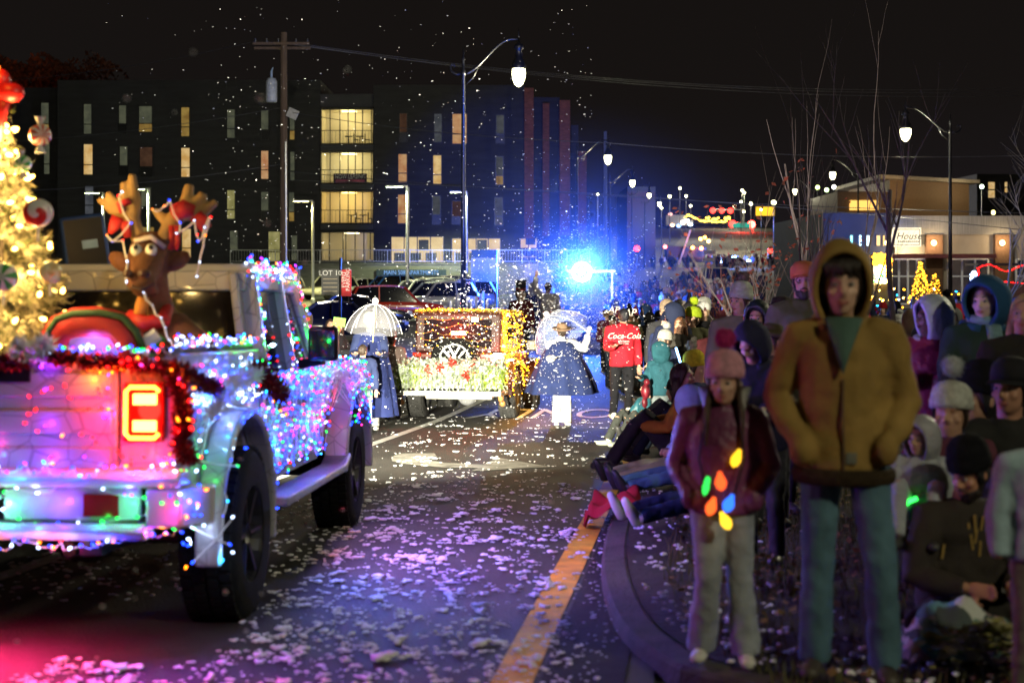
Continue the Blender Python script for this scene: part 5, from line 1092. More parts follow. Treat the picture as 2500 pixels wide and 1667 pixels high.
for s, x in ((1, .84), (-1, -.86)): f = MB(); f.ell((x, -.55, .42), (.05, .05, .08)); f.ell((x + .02, -.5, .32), (.05, .04, .05)); jk(f, 'orange_bow', mat('orange_bow', (.6, .25, .08)), smooth=True)
f = MB(); f.bx(.24, .36, -.02, -.001, 1.66, 1.74); jk(f, 'sticker', M['whiteplastic'])
# greenery along the rack
mg1, mg2 = mat('fir_green', (.30, .42, .05), rough=.7, var=.5, vscale=18), mat('frosted_leaf', (.40, .46, .36), rough=.6, var=.4, vscale=18)
mr1 = mat('poinsettia', (.5, .03, .015), rough=.6, var=.4)
def leafy(mb, n, x0, x1, y0, y1, z0, z1, L, w, droop):
    for i in range(n):
        c = Vector((U(x0, x1), U(y0, y1), U(z0, z1))); d = Vector((U(-1, 1), U(-1, .1), U(-.6, .8) - droop)).normalized(); e_ = d.orthogonal().normalized(); e_ = (Matrix.Rotation(U(0, 6), 3, d) @ e_) * w; mid = c + d * L * .5; tip = c + d * L * U(.8, 1.2) + Vector((0, 0, -.03 * droop)); mb.add([c, mid - e_, tip, mid + e_], [(0, 1, 2, 3)])
gr = empty('rack_garland', J.location, 0, 'leafy green garland with red flowers draped over the white rear rack', 'garland'); gr.rotation_euler = J.rotation_euler
f = MB(); leafy(f, 1500, -.92, .92, -.88, -.30, .74, .97, .12, .010, .6); leafy(f, 420, -.95, -.25, -.9, -.75, .70, .95, .17, .008, 1.4); leafy(f, 380, .3, .95, -.9, -.75, .70, .95, .17, .008, 1.4); f.build('leaves', mg1, gr)
f = MB(); leafy(f, 1500, -.92, .92, -.92, -.35, .74, 1.04, .09, .026, .1); leafy(f, 700, -.9, .9, -.93, -.8, .62, .95, .10, .024, .8); leafy(f, 700, -.35, .4, -.92, -.75, .66, .97, .08, .02, .3); f.build('frosted_leaves', mg2, gr)
f = MB()
for c in [(-.30, -.92, .86), (.10, -.9, .98), (.34, -.93, .80), (-.12, -.92, .9), (.42, -.9, .9)]:
    for q in range(26): leafy(f, 1, c[0] - .04, c[0] + .04, c[1] - .03, c[1] + .03, c[2] - .06, c[2] + .06, .08, .02, 0)
f.build('flowers', mr1, gr)
# amber lights
pts = []
for r_ in range(7):
    for c_ in range(9):
        pts.append(((-.72 + 1.44 * (c_ + .5 * (r_ % 2)) / 9 + U(-.03, .03), -.03 - .3 * (abs(c_ - 6) < 3.2 and r_ < 5), 1.0 + r_ * .12 + U(-.04, .04)), 'amberlo'))
pts = [q for q in pts if not (q[0][1] < -.1 and math.hypot(q[0][0], q[0][2] - 1.03) < .30)]
light_string('net of amber lights over the rear window and spare wheel of the off-roader', pts, J, r=.0075, cmat=mat('amber_cable', (.25, .14, .04)), cr_=.004)
pts = []
for i in range(90): pts.append(((-.72 + 1.46 * i / 89, .0 + U(-.03, .05), 1.845 + U(0, .035)), 'amber'))
for i in range(60): pts.append(((.76, .05 + 2.3 * i / 59, 1.83 + U(-.03, .04)), 'amber'))
light_string('yellow lights twisted along the top edge of the off-roader', pts, J, r=.008, cable=False)
garland([(-.74, .02, 1.85), (0, .01, 1.86), (.74, .02, 1.85), (.76, 1.2, 1.85), (.76, 2.3, 1.85)], .05, mat('gold_tinsel', (.25, .2, .04), rough=.4, metal=.4), 'thin green gold garland along the roof edge of the off-roader', 1400, .006, frame=J)
pts = []
for i in range(330):
    y = U(.02, 2.6); z = U(.62, 1.82); x = .80 - (.05 if z > 1.14 else 0)
    if U(0, 1) < .5: y = U(.0, .5)
    pts.append(((x + U(0, .05), y, z), 'amber'))
for i in range(80): a = R(180 * i / 79); pts.append(((.95 + U(-.06, .03), .62 + .57 * math.cos(a), .42 + .57 * math.sin(a)), 'amber'))
for i in range(60): a = R(180 * i / 59); pts.append(((.95 + U(-.06, .03), 3.1 + .57 * math.cos(a), .42 + .57 * math.sin(a)), 'amber'))
light_string('thick amber lights on the right flank and wheel arches of the off-roader', pts, J, r=.0085, cable=False)
plamp('added_amber_glow', (1.15, .4, 1.2), (1, .42, .04), 90, .1, J); plamp('added_amber_glow', (1.15, 2.0, 1.2), (1, .42, .04), 60, .1, J)  # added point lamps back the amber strings on the flank
# ------------------------------------------------------------------ blue stage light on the foam float
bl = P(1425, 664, 43); BZ = bl.z
fo_ = empty('foam_float', (bl.x, 43.6, gz(43)), R(-7), 'low dark float with a glaring blue spotlight blowing foam ahead of the off-roader', 'parade float')
f = MB(); f.bx(-1.1, 1.1, 0, 3.2, .45, .75); f.bx(-1.05, 1.05, 3.1, 3.15, .75, 1.5); f.build('deck', M['blackmetal'], fo_, bevel=.03)
for x in (-.9, .9): f = MB(); f.lathe((x, 1.2, .33), [(.15, -.1), (.33, -.1), (.33, .1), (.15, .1)], 16, M=Matrix.Rotation(R(90), 4, 'Y')); f.build('wheel', M['rubber'], fo_)
for x in (-.9, .9): f = MB(); f.bx(x - .03, x + .03, .02, .08, .75, 2.6); f.build('stand', M['steel'], fo_)
f = MB(); f.bx(-1, 1, .02, .08, 2.55, 2.62); f.build('crossbar', M['steel'], fo_)
lz = BZ - fo_.location.z
f = MB(); f.lathe((0, -.25, lz), [(.10, .35), (.20, .3), (.24, 0), (.22, -.02)], 16, M=Matrix.Rotation(R(90), 4, 'X')); sp_ = f.build('spotlight', M['blackmetal'], fo_)
f = MB(); f.ell((0, -.36, lz), (.30, .12, .30), 16, 10); f.build('lens', emit('blue_lens', (.42, .66, 1), 120, False), sp_, smooth=True)
f = MB(); f.bar((0, .06, lz - .2), (0, .06, 2.56), .05, .05); f.build('bracket', M['steel'], fo_)
f = MB(); f.lathe((-.7, .3, 2.2), [(.22, -.1), (.26, .5)], 14, M=Matrix.Rotation(R(60), 4, 'X')); f.build('foam_cannon', M['blackmetal'], fo_)
plamp('blue_light', (0, -.75, lz), (.02, .12, 1), 7500, .12, fo_)
plamp('blue_back_light', (0, 1.2, lz + .3), (.02, .12, 1), 3600, .2, fo_)
ws = empty('added_wash_light', (1.2, 56, gz(56)), 0, 'added blue wash light for the retaining wall, unseen behind the foam', 'added lamp'); MB().lathe((0, 0, 0), [(.25, 0), (.04, .05), (.03, 1.2)], 10).build('stand', M['blackmetal'], ws); MB().lathe((0, 0, 1.35), [(.12, -.2), (.16, .15), (.15, .16)], 12, M=Matrix.Rotation(R(-90), 4, 'X')).build('lamp_head', M['blackmetal'], ws)  # added unseen lamp that colours the retaining wall blue
plamp('wall_wash', (0, .3, 1.4), (.015, .10, 1), 75000, .1, ws, spot=30).rotation_euler = Euler((R(92), 0, R(-1)))
# ------------------------------------------------------------------ people
def lerp(a, b, t): return Vector(a) * (1 - t) + Vector(b) * t
def rotm(yaw=0, pitch=0, roll=0): return Matrix.Rotation(R(yaw), 3, 'Z') @ Matrix.Rotation(R(pitch), 3, 'X') @ Matrix.Rotation(R(roll), 3, 'Y')
def pose(kind='stand', lean=0, arms=('hang', 'hang'), yaw=0, pitch=0, stride=0, wide=.10):
    """joints of a 1.75 m figure that faces -Y, feet at z = 0"""
    p = {}
    if kind == 'stand':
        p['pel'] = Vector((0, 0, .95)); p['chest'] = Vector((0, -lean * .5, 1.28)); p['neck'] = Vector((0, -lean * .9, 1.49))
        p['knee'] = [Vector((s * wide * 1.05, -.02 - s * stride * .5, .50)) for s in (-1, 1)]; p['ank'] = [Vector((s * wide * 1.1, .02 - s * stride, .09 + (max(0, s * -stride) * .35))) for s in (-1, 1)]
        p['hip'] = [Vector((s * .095, 0, .92)) for s in (-1, 1)]
    else:
        p['pel'] = Vector((0, .0, .13)); p['chest'] = Vector((0, .04 - lean * .4, .46)); p['neck'] = Vector((0, .02 - lean * .9, .68))
        p['hip'] = [Vector((s * .10, -.03, .13)) for s in (-1, 1)]
        if kind == 'knees': p['knee'] = [Vector((s * .15, -.36, .48)) for s in (-1, 1)]; p['ank'] = [Vector((s * .13, -.62, .09)) for s in (-1, 1)]
        elif kind == 'legs': p['knee'] = [Vector((s * .14, -.45, .17)) for s in (-1, 1)]; p['ank'] = [Vector((s * .15, -.88, .09)) for s in (-1, 1)]
        elif kind == 'cross': p['knee'] = [Vector((s * .38, -.28, .16)) for s in (-1, 1)]; p['ank'] = [Vector((-s * .10, -.40, .10)) for s in (-1, 1)]
    nk, ch = p['neck'], p['chest']; p['head'] = nk + Vector((0, -.025 - .05 * max(0, pitch) / 30, .145)); p['yaw'] = yaw; p['pitch'] = pitch; p['kind'] = kind
    sh = [nk + Vector((s * .185, .01, -.075)) for s in (-1, 1)]; p['sh'] = sh; p['elb'] = []; p['wri'] = []; p['hand'] = list(arms)
    for i, s in enumerate((-1, 1)):
        a = arms[i]; S = sh[i]
        if a == 'hang': e_ = S + Vector((s * .06, .03, -.29)); w_ = e_ + Vector((s * .01, -.05, -.25))
        elif a == 'pocket': e_ = S + Vector((s * .085, .06, -.27)); w_ = e_ + Vector((-s * .08, -.16, -.16))
        elif a == 'cross': e_ = S + Vector((s * .07, -.06, -.27)); w_ = e_ + Vector((-s * .22, -.17, .06))
        elif a == 'phone': e_ = S + Vector((s * .05, -.15, -.23)); w_ = e_ + Vector((-s * .07, -.17, .20))
        elif a == 'up': e_ = S + Vector((s * .20, -.08, -.08)); w_ = e_ + Vector((s * .06, -.05, .26))
        elif a == 'high': e_ = S + Vector((s * .13, -.05, .24)); w_ = e_ + Vector((-s * .03, -.06, .25))
        elif a == 'fwd': e_ = S + Vector((s * .05, -.12, -.25)); w_ = e_ + Vector((-s * .05, -.24, .02))
        elif a == 'knee': e_ = S + Vector((s * .08, -.16, -.20)); w_ = e_ + Vector((-s * .10, -.22, .0))
        elif a == 'lap': e_ = S + Vector((s * .10, -.06, -.27)); w_ = e_ + Vector((-s * .17, -.19, -.02))
        elif a == 'side': e_ = S + Vector((s * .26, -.05, -.12)); w_ = e_ + Vector((s * .22, -.08, .05))
        p['elb'].append(e_); p['wri'].append(w_)
    return p
def hand_mb(f, w_, d, s, r=.0095):
    """palm, four fingers of unequal length bent at the knuckles, thumb from the side"""
    d = d.normalized(); up = Vector((0, -1, 0)) if abs(d.y) < .8 else Vector((0, 0, 1)); n_ = (up - d * up.dot(d)).normalized(); sd = d.cross(n_) * s
    Mr = Matrix((sd, d, n_)).transposed(); f.ell(w_ + d * .045, (.040, .052, .018), 10, 8, rot=Mr)
    for q, L in enumerate((.062, .074, .070, .055)):
        b = w_ + d * .085 + sd * (-.030 + .020 * q); m1 = b + d * L * .5 + n_ * .006; m2 = m1 + (d * .8 + n_ * .6) * L * .32; t = m2 + (d * .4 + n_ * .9) * L * .25
        f.tube([w_ + d * .05 + sd * (-.026 + .018 * q), b, m1, m2, t], [r, r, r * .95, r * .9, r * .8], 8)
    b = w_ + d * .03 - sd * .036; f.tube([b, b - sd * .025 + d * .025 + n_ * .01, b - sd * .03 + d * .058 + n_ * .022], [r * 1.2, r * 1.1, r * .9], 8)
def head_parts(f, c, Rm, child=False, k=1.0):
    def H(x, y, z): return c + Rm @ (Vector((x, y, z)) * k)
    f.ell(H(0, .012, .018), [a * k for a in (.075, .094, .098)], 16, 12, rot=Rm); f.ell(H(0, -.022, -.042), [a * k for a in (.058, .066, .072)], 14, 10, rot=Rm); f.ell(H(0, -.052, -.083), [a * k for a in (.030, .026, .026)], 10, 8, rot=Rm)
    f.tube([H(0, -.083, .012), H(0, -.104, -.022), H(0, -.094, -.030)], [.011 * k, .017 * k, .012 * k], 8); 
    for s in (-1, 1): f.ell(H(s * .015, -.090, -.029), .009 * k, 8, 6); f.ell(H(s * .076, .012, -.008), [a * k for a in (.010, .020, .031)], 8, 8, rot=Rm); f.ell(H(s * .042, -.064, -.022), [a * k for a in (.022, .018, .018)], 8, 8, rot=Rm)
    f.tube([H(-.045, -.078, .030), H(0, -.090, .030), H(.045, -.078, .030)], .010 * k, 8)
def shell(c, Rm, rx, ry, rz, open_deg, tilt=0, off=(0, .02, .0), n=28, m=14, thick=.014, drop=0, wob=0):
    """part of a sphere open towards the face: hoods and hair"""
    f = MB(); rows = []
    T_ = Rm @ Matrix.Rotation(R(tilt), 3, 'X')
    for layer in (0, 1):
        kk = 1 - layer * thick / rx
        for i in range(m + 1):
            th = R(open_deg) + (math.pi - R(open_deg)) * i / m
            for j in range(n):
                a = 2 * math.pi * j / n; x, y, z = math.sin(th) * math.cos(a), -math.cos(th), math.sin(th) * math.sin(a)
                w_ = 1 + wob * math.sin(5 * a + 3 * th)
                zz = z * rz * (1 + (drop if z < 0 else 0)) * w_
                f.v.append(tuple(Vector(c) + T_ @ (Vector((x * rx * w_, y * ry * w_, zz)) * kk + Vector(off))))
    N = (m + 1) * n
    for L in (0, N):
        for i in range(m):
            for j in range(n):
                q = (L + i * n + j, L + i * n + (j + 1) % n, L + (i + 1) * n + (j + 1) % n, L + (i + 1) * n + j); f.f.append(q if L else q[::-1]); f.m.append(0)
    for j in range(n): f.f.append((j, (j + 1) % n, N + (j + 1) % n, N + j)); f.m.append(0)
    return f
def make_person(p, skin=(.45, .26, .18), coat=(.05, .05, .07), trousers=(.03, .03, .04), shoes=(.05, .05, .05), hair=(.05, .03, .02), hat=None, hood=None, coatmat='cloth', face=True, hands=True, long=0, bulk=1.0, hairlen=0, beard=None, k=1.0, vox=.013, flare=0, puff=0, skirt=None, scarf=None, headk=1.0, hopen=50):
    """list of (part, mesh, colour, children) in the local frame of the figure"""
    out = []; Rm = rotm(p['yaw'], p['pitch']); hd = p['head']; st = p['kind'] == 'stand'
    # body: head, neck, core, arms, hands, legs in one skin
    f = MB(); head_parts(f, hd, Rm, k=headk); f.tube([lerp(p['chest'], p['neck'], .7), p['neck'], hd + Vector((0, .02, -.03))], [.075, .056, .058], 12)
    f.tube([p['pel'], p['chest'], lerp(p['chest'], p['neck'], .8)], [(.13, .09), (.14, .10), (.10, .07)], 12)
    for i, s in enumerate((-1, 1)):
        f.tube([p['sh'][i] + Vector((-s * .07, 0, 0)), p['sh'][i], p['elb'][i], p['wri'][i]], [.05, .045, .038, .027], 10)
        if hands: hand_mb(f, p['wri'][i], p['wri'][i] - p['elb'][i], s)
        f.tube([p['pel'], p['hip'][i], p['knee'][i], p['ank'][i]], [.07, .065, .05, .04], 10)
    out.append(('body', remesh(f, 'body', M['skin'], vox if not hands else min(vox, .010), 2, .4), skin))
    # trousers
    f = MB(); f.ell(p['pel'] + Vector((0, 0, .0 if st else .03)), (.165, .125, .13))
    for i, s in enumerate((-1, 1)):
        kn, an, hp = p['knee'][i], p['ank'][i], p['hip'][i]; sh_ = (an - kn).normalized()
        f.tube([hp + Vector((0, 0, .02)), lerp(hp, kn, .5), kn, lerp(kn, an, .25), lerp(kn, an, .6), an + sh_ * (.035 if st else 0)], [.098, .088, .070 + flare * .3, .068 + flare * .4, .064 + flare * .8, .062 + flare], 12)
    me = remesh(f, 'trousers', M['cloth'], vox * 1.1, 3, .5, .020, .07); out.append(('trousers', me, trousers))
    for i, s in enumerate((-1, 1)):
        kn, an = p['knee'][i], p['ank'][i]; dirf = Vector((s * .12, -1, 0)).normalized() if st else (Vector((0, -.5, .85)).normalized() if p['kind'] == 'legs' else Vector((s * .2, -1, .1)).normalized())
        if p.get('toe'): dirf = Vector(p['toe'][i]).normalized()
        upn = Vector((0, 0, 1)) if abs(dirf.z) < .5 else Vector((0, 1, .3)).normalized(); b = an + (Vector((0, 0, -.055)) if abs(dirf.z) < .5 else Vector((0, -.05, 0)))
        f = MB(); side = dirf.cross(upn); f.tube([b - dirf * .075, b - dirf * .05, b + dirf * .05, b + dirf * .12, b + dirf * .17, b + dirf * .185], [(.022, .02), (.042, .05), (.044, .048), (.048, .036), (.040, .028), (.018, .016)], 12, ref=side); f.tube([b - dirf * .02 + upn * .02, an + (kn - an).normalized() * .05], [.048, .048], 10)
        out.append(('shoe', f.mesh('shoe', M['plain'], True), shoes))
    # coat with sleeves
    hem = lerp(p['pel'], p['chest'], -.25 - long) if st else p['pel'] + Vector((0, .02, -.02)); B = bulk
    pl = [(hem, .200 + long * .06, .150 + long * .05), (lerp(hem, p['chest'], .3), .195, .148), (lerp(hem, p['chest'], .62), .192, .148), (p['chest'], .208, .150), (lerp(p['chest'], p['neck'], .55), .200, .130), (lerp(p['chest'], p['neck'], .85), .135, .095), (p['neck'] + Vector((0, 0, .015)), .078, .075)]
    f = MB(); P_, R_ = [], []
    for (a, ra, rb), (b, rc, rd) in zip(pl[:-1], pl[1:]):
        nn = 6 if puff else 2
        for q in range(nn):
            t = q / nn; m_ = 1 + (puff * (abs(math.sin(math.pi * 1.5 * (len(P_) / 6.0) * 2)) - .5) if puff else 0); P_.append(lerp(a, b, t)); R_.append(((ra + (rc - ra) * t) * B * m_, (rb + (rd - rb) * t) * B * m_))
    P_.append(pl[-1][0]); R_.append((pl[-1][1], pl[-1][2])); f.tube(P_, R_, 20)
    for i, s in enumerate((-1, 1)):
        S, E, W_ = p['sh'][i], p['elb'][i], p['wri'][i]; a, r_ = [], []
        ch = [(S + Vector((-s * .08, 0, .0)), .085), (S, .088), (lerp(S, E, .45), .078), (E, .070), (lerp(E, W_, .5), .063), (lerp(E, W_, .97), .050)]
        for (a0, r0), (a1, r1) in zip(ch[:-1], ch[1:]):
            for q in range(4 if puff else 2):
                t = q / (4 if puff else 2); a.append(lerp(a0, a1, t)); r_.append((r0 + (r1 - r0) * t) * (.94 + .06 * B) * (1 + (puff * (.5 - (len(a) % 4) / 3.0) if puff else .0)) + (random.uniform(-.003, .003)))
        a.append(ch[-1][0]); r_.append(ch[-1][1]); f.tube(a, r_, 12)
        if p['hand'][i] == 'pocket': f.ell(W_ + (W_ - E).normalized() * .03, (.06, .05, .07))
    out.append(('coat', remesh(f, 'coat', M[coatmat], vox * 1.15, 4 if not puff else 2, .5, .034 if not puff else .010, .13 if not puff else .09), coat))
    if face:
        def H(x, y, z): return hd + Rm @ (Vector((x, y, z)) * headk)
        for s in (-1, 1):
            f = MB(); f.ell(H(s * .031, -.0765, .008), [a * headk for a in (.0155, .009, .008)], 10, 8, rot=Rm); out.append(('eye', f.mesh('eye', M['plain'], True), (.35, .33, .32)))
            f = MB(); f.ell(H(s * .031 , -.0835, .008), [a * headk for a in (.0065, .005, .007)], 8, 6, rot=Rm); out.append(('iris', f.mesh('iris', M['plain'], True), (.02, .015, .012)))
            f = MB(); f.tube([H(s * .012, -.090, .030), H(s * .032, -.087, .037), H(s * .054, -.072, .030)], [.004 * headk, .006 * headk, .003 * headk], 6); out.append(('eyebrow', f.mesh('eyebrow', M['hair'], True), tuple(c * .7 for c in hair)))
        f = MB(); f.tube([H(-.026, -.083, -.060), H(-.010, -.0925, -.056), H(0, -.093, -.058), H(.010, -.0925, -.056), H(.026, -.083, -.060)], [.002, .006, .006, .006, .002], 8); f.tube([H(-.022, -.082, -.062), H(0, -.091, -.067), H(.022, -.082, -.062)], [.002, .007, .002], 8); out.append(('lips', f.mesh('lips', M['skin'], True), (skin[0] * .75, skin[1] * .45, skin[2] * .5)))
    if beard is not None:
        f = MB(); f.ell(hd + Rm @ Vector((0, -.024, -.082)), (.064, .064, .044), 14, 10, rot=Rm); f.ell(hd + Rm @ Vector((0, -.055, -.10)), (.042, .035, .035), 12, 8, rot=Rm)
        for s in (-1, 1): f.ell(hd + Rm @ Vector((s * .062, -.005, -.03)), (.012, .03, .045), 8, 8, rot=Rm)
        f.tube([hd + Rm @ Vector((-.032, -.082, -.055)), hd + Rm @ Vector((0, -.098, -.043)), hd + Rm @ Vector((.032, -.082, -.055))], [.006, .010, .006], 8)
        out.append(('beard', remesh(f, 'beard', M['hair'], .009, 2), beard))
    if hair is not None and hairlen is not None:
        s_ = shell(hd, Rm, .085 * headk, .108 * headk, .112 * headk, 66, 24, (0, .012, .012), drop=hairlen * .5, wob=.02)
        if hairlen > .3:
            L = .28 * hairlen
            for q in range(14):
                a = R(20 + 140 * q / 13); b = hd + Rm @ Vector((.082 * math.cos(a), .085 * math.sin(a), .0)); s_.tube([b, b + Vector((.01 * math.cos(a), .015, -.12)), b + Vector((.02 * math.cos(a), -.01, -L - .05 * (q % 3)))], [.024, .027, .008], 6)
        out.append(('hair', s_.mesh('hair', M['hair'], True), hair))
    if hood is not None:
        hs = 1.26 * headk; s_ = shell(hd, Rm, .102 * hs, .125 * hs, .134 * hs, hopen, 12, (0, .022, .008), drop=.22, thick=.02, wob=.015)
        s_.tube([p['neck'] + Vector((.10 * math.cos(R(a)), .02 + .085 * math.sin(R(a)), -.01 + .02 * math.sin(R(a)))) for a in range(-70, 251, 20)], .034, 8)
        out.append(('hood', s_.mesh('hood', M[coatmat], True), hood))
    if scarf is not None:
        f = MB(); f.tube([p['neck'] + Vector((.075 * math.cos(R(a)), .01 + .075 * math.sin(R(a)), .03)) for a in range(0, 361, 30)], .036, 8); f.tube([p['neck'] + Vector((.03, -.09, .0)), p['neck'] + Vector((.03, -.15, -.12)), p['neck'] + Vector((.02, -.16, -.30))], [(.05, .02)] * 3, 8); out.append(('scarf', f.mesh('scarf', M['knit'], True), scarf))
    if skirt is not None:
        f = MB(); n_ = 44; prof = skirt['prof']; V = []
        for z, r_ in prof:
            for j in range(n_): a = 2 * math.pi * j / n_; w_ = 1 + (.09 * math.sin(7 * a + z) + .05 * math.sin(13 * a + 2 * z + 1)) * min(1, (1.5 - z)); V.append((r_ * w_ * math.cos(a), r_ * .82 * w_ * math.sin(a) + .02, z))
        f.add(V, [(i * n_ + j, i * n_ + (j + 1) % n_, (i + 1) * n_ + (j + 1) % n_, (i + 1) * n_ + j) for i in range(len(prof) - 1) for j in range(n_)])
        out.append(('cape', f.mesh('cape', M['cloth'], True), skirt['col']))
    if hat:
        kind, col = hat[0], hat[1]; c = hd + Rm @ Vector((0, .012, .03)); T_ = (Rm @ Matrix.Rotation(R(-8), 3, 'X')).to_4x4(); h_ = headk
        if kind == 'beanie':
            f = MB(); f.lathe(c, [(.093 * h_, -.005), (.101 * h_, .0), (.103 * h_, .05), (.097 * h_, .055), (.098 * h_, .07), (.088 * h_, .115), (.060 * h_, .15), (.02 * h_, .165)], 22, M=T_ @ Matrix.Diagonal((1, 1.16, 1, 1))); out.append(('hat', f.mesh('hat', M['knit'], True), col))
            if len(hat) > 2:
                f = MB(); cc = c + Rm @ Vector((0, .03, .195 * h_))
                for q in range(420): d = Vector((U(-1, 1), U(-1, 1), U(-1, 1))).normalized(); e_ = d.orthogonal() * .006; f.add([cc + d * .02 - e_, cc + d * .02 + e_, cc + d * U(.055, .07) * h_], [(0, 1, 2)])
                f.ell(cc, .05 * h_, 10, 8); out.append(('pompom', f.mesh('pompom', M['fuzz']), hat[2]))
        elif kind == 'cap':
            f = MB(); f.lathe(c, [(.095, -.005), (.097, .03), (.092, .07), (.065, .105), (.02, .118)], 20, M=T_ @ Matrix.Diagonal((1, 1.16, 1, 1))); out.append(('hat', f.mesh('hat', M['cloth'], True), col))
            f = MB(); V = []
            for j in range(11): a = R(200 + 140 * j / 10); V += [c + (T_ @ Vector((.094 * math.cos(a), .108 * math.sin(a), .004))), c + (T_ @ Vector((.080 * math.cos(a), .108 * math.sin(a) - .085 * abs(math.sin(a)) ** .6, -.016)))]
            V2 = [v + Vector((0, 0, -.006)) for v in V]; f.add(V + V2, [(2 * j, 2 * j + 2, 2 * j + 3, 2 * j + 1) for j in range(10)] + [(22 + 2 * j, 22 + 2 * j + 1, 22 + 2 * j + 3, 22 + 2 * j + 2) for j in range(10)] + [(2 * j + 1, 2 * j + 3, 22 + 2 * j + 3, 22 + 2 * j + 1) for j in range(10)]); out.append(('visor', f.mesh('visor', M['cloth'], True), hat[2] if len(hat) > 2 else col))
        elif kind == 'brim':
            f = MB(); f.lathe(c, [(.17, .035), (.18, .03), (.15, .0), (.098, .0), (.096, .06), (.085, .11), (.05, .125), (.01, .115)], 24, M=T_ @ Matrix.Diagonal((1.0, 1.15, 1, 1))); out.append(('hat', f.mesh('hat', M['cloth'], True), col))
        elif kind == 'top':
            f = MB(); f.lathe(c, [(.19, .02), (.2, .03), (.19, .04), (.115, .04), (.11, .10), (.13, .28), (.125, .29), (.01, .29)], 24); out.append(('hat', f.mesh('hat', M['cloth'], True), col)); f = MB(); f.lathe(c, [(.118, .05), (.116, .11)], 24, cap=False); out.append(('hat_band', f.mesh('hat_band', M['cloth'], True), hat[2]))
    return out
def put(parts, loc, rz=0, scale=1.0, label=None, group=None, cat='person', recol=None, name='person'):
    o = empty(name, loc, rz, label, cat, group); o.scale = (scale,) * 3
    for n_, me, col in parts:
        q = lk(n_, me, o); c = (recol or {}).get(n_, col); q.color = (*c, 1)
    return o
def at(px, d, dz=0): x = (px - CX) / F * d; return Vector((x, d, (gz(d) if x < kerbx(d) + .3 else gz(d) + .10) + dz))
DARK = (.012, .012, .016); NAVY = (.015, .022, .06); SK1 = (.48, .28, .19); SK2 = (.40, .22, .14); BRN = (.035, .02, .012)
# --- the teenager in the tan hooded jacket, nearest
p = pose('stand', arms=('pocket', 'pocket'), yaw=6, pitch=2, wide=.115); p['knee'][1] += Vector((.035, -.07, 0)); p['ank'][1] += Vector((.05, -.05, 0)); p['knee'][0] += Vector((.01, .02, 0)); p['neck'] += Vector((-.015, 0, 0)); p['head'] += Vector((-.01, 0, 0)); p['elb'][0] += Vector((-.03, .0, .02))
pp = make_person(p, coat=(.27, .17, .048), trousers=(.08, .16, .21), hood=(.27, .17, .048), hair=(.02, .013, .010), bulk=.96, hands=False, vox=.012, flare=.012, shoes=(.06, .05, .04), hairlen=0, headk=1.10, hopen=60, skin=(.55, .34, .25))
teen = put(pp, at(2060, 5.80, 0), R(-14), 1.02, 'teenager in a tan hooded jacket and jeans standing nearest with hands in pockets')
teen.scale = (.92, .95, .972)
f = MB(); f.tube([(.0, -.150, .84), (.003, -.150, .95), (-.002, -.152, 1.1), (.0, -.150, 1.25)], (.006), 6); f.build('zip', M['cloth'], teen, color=(.12, .08, .04))
f = MB(); f.tube([(.207 * math.cos(R(a)) * 1.0, .152 * math.sin(R(a)) * 1.0, .845) for a in range(0, 361, 12)], (.02, .035), 8); f.build('waistband', M['knit'], teen, color=(.05, .035, .02))
f = MB(); f.tube([(0, -.108, 1.50), (0, -.135, 1.44), (0, -.158, 1.36), (0, -.172, 1.28)], [(.085, .02), (.062, .02), (.030, .014), (.004, .008)], 10); f.build('shirt', M['cloth'], teen, color=(.07, .13, .11), smooth=True)  # teal light on the grey shirt is put into its colour
f = MB(); f.box((.035, -.152, .93), (.045, .006, .045)); f.build('patch', M['cloth'], teen, color=(.16, .17, .14))
# fringe under the hood
f = MB(); hd = p['head']
for q in range(16): x = -.065 + .13 * q / 15; f.tube([hd + Vector((x * .9, -.05, .115)), hd + Vector((x * 1.1, -.104 + abs(x) * .35, .082)), hd + Vector((x * 1.2, -.106 + abs(x) * .45, .054 - .010 * (q % 3)))], [.014, .016, .005], 6)
f.build('fringe', M['hair'], teen, smooth=True, color=(.02, .013, .010))
# --- the child with the pink bobble hat
p = pose('stand', arms=('pocket', 'pocket'), yaw=-8, pitch=4, wide=.095); p['knee'][0] += Vector((.02, -.06, 0)); p['ank'][0] += Vector((-.02, .03, 0)); p['ank'][1] += Vector((.03, -.05, 0)); p['head'] += Vector((.012, -.01, 0))
pp = make_person(p, coat=(.13, .025, .085), trousers=(.30, .33, .36), shoes=(.6, .6, .55), hair=(.06, .035, .02), hairlen=.9, hat=('beanie', (.78, .38, .48), (.60, .05, .24)), bulk=1.0, hands=False, vox=.013, coatmat='puffer', puff=.03, flare=.028, headk=1.14, skin=(.50, .30, .22))
kid = put(pp, at(1764, 6.05, 0), R(-10), .725, 'child in a pink bobble hat and plum jacket wearing a necklace of big bulbs')
f = MB(); f.tube([(-.10, -.05, 1.47), (-.13, -.19, 1.2), (-.07, -.215, .98), (.0, -.22, .93), (.07, -.215, 1.0), (.13, -.19, 1.22), (.10, -.05, 1.47)], .006, 6)
nk = f.build('necklace_cord', M['blackmetal']); nk.location = kid.location; nk.rotation_euler = kid.rotation_euler; nk.scale = kid.scale
nko = empty('bulb_necklace', kid.location, R(-10), 'necklace of big glowing red, yellow, green and blue bulbs on the child', 'necklace'); nko.scale = kid.scale; nk.parent = nko; nk.location = (0, 0, 0); nk.rotation_euler = (0, 0, 0); nk.scale = (1, 1, 1)
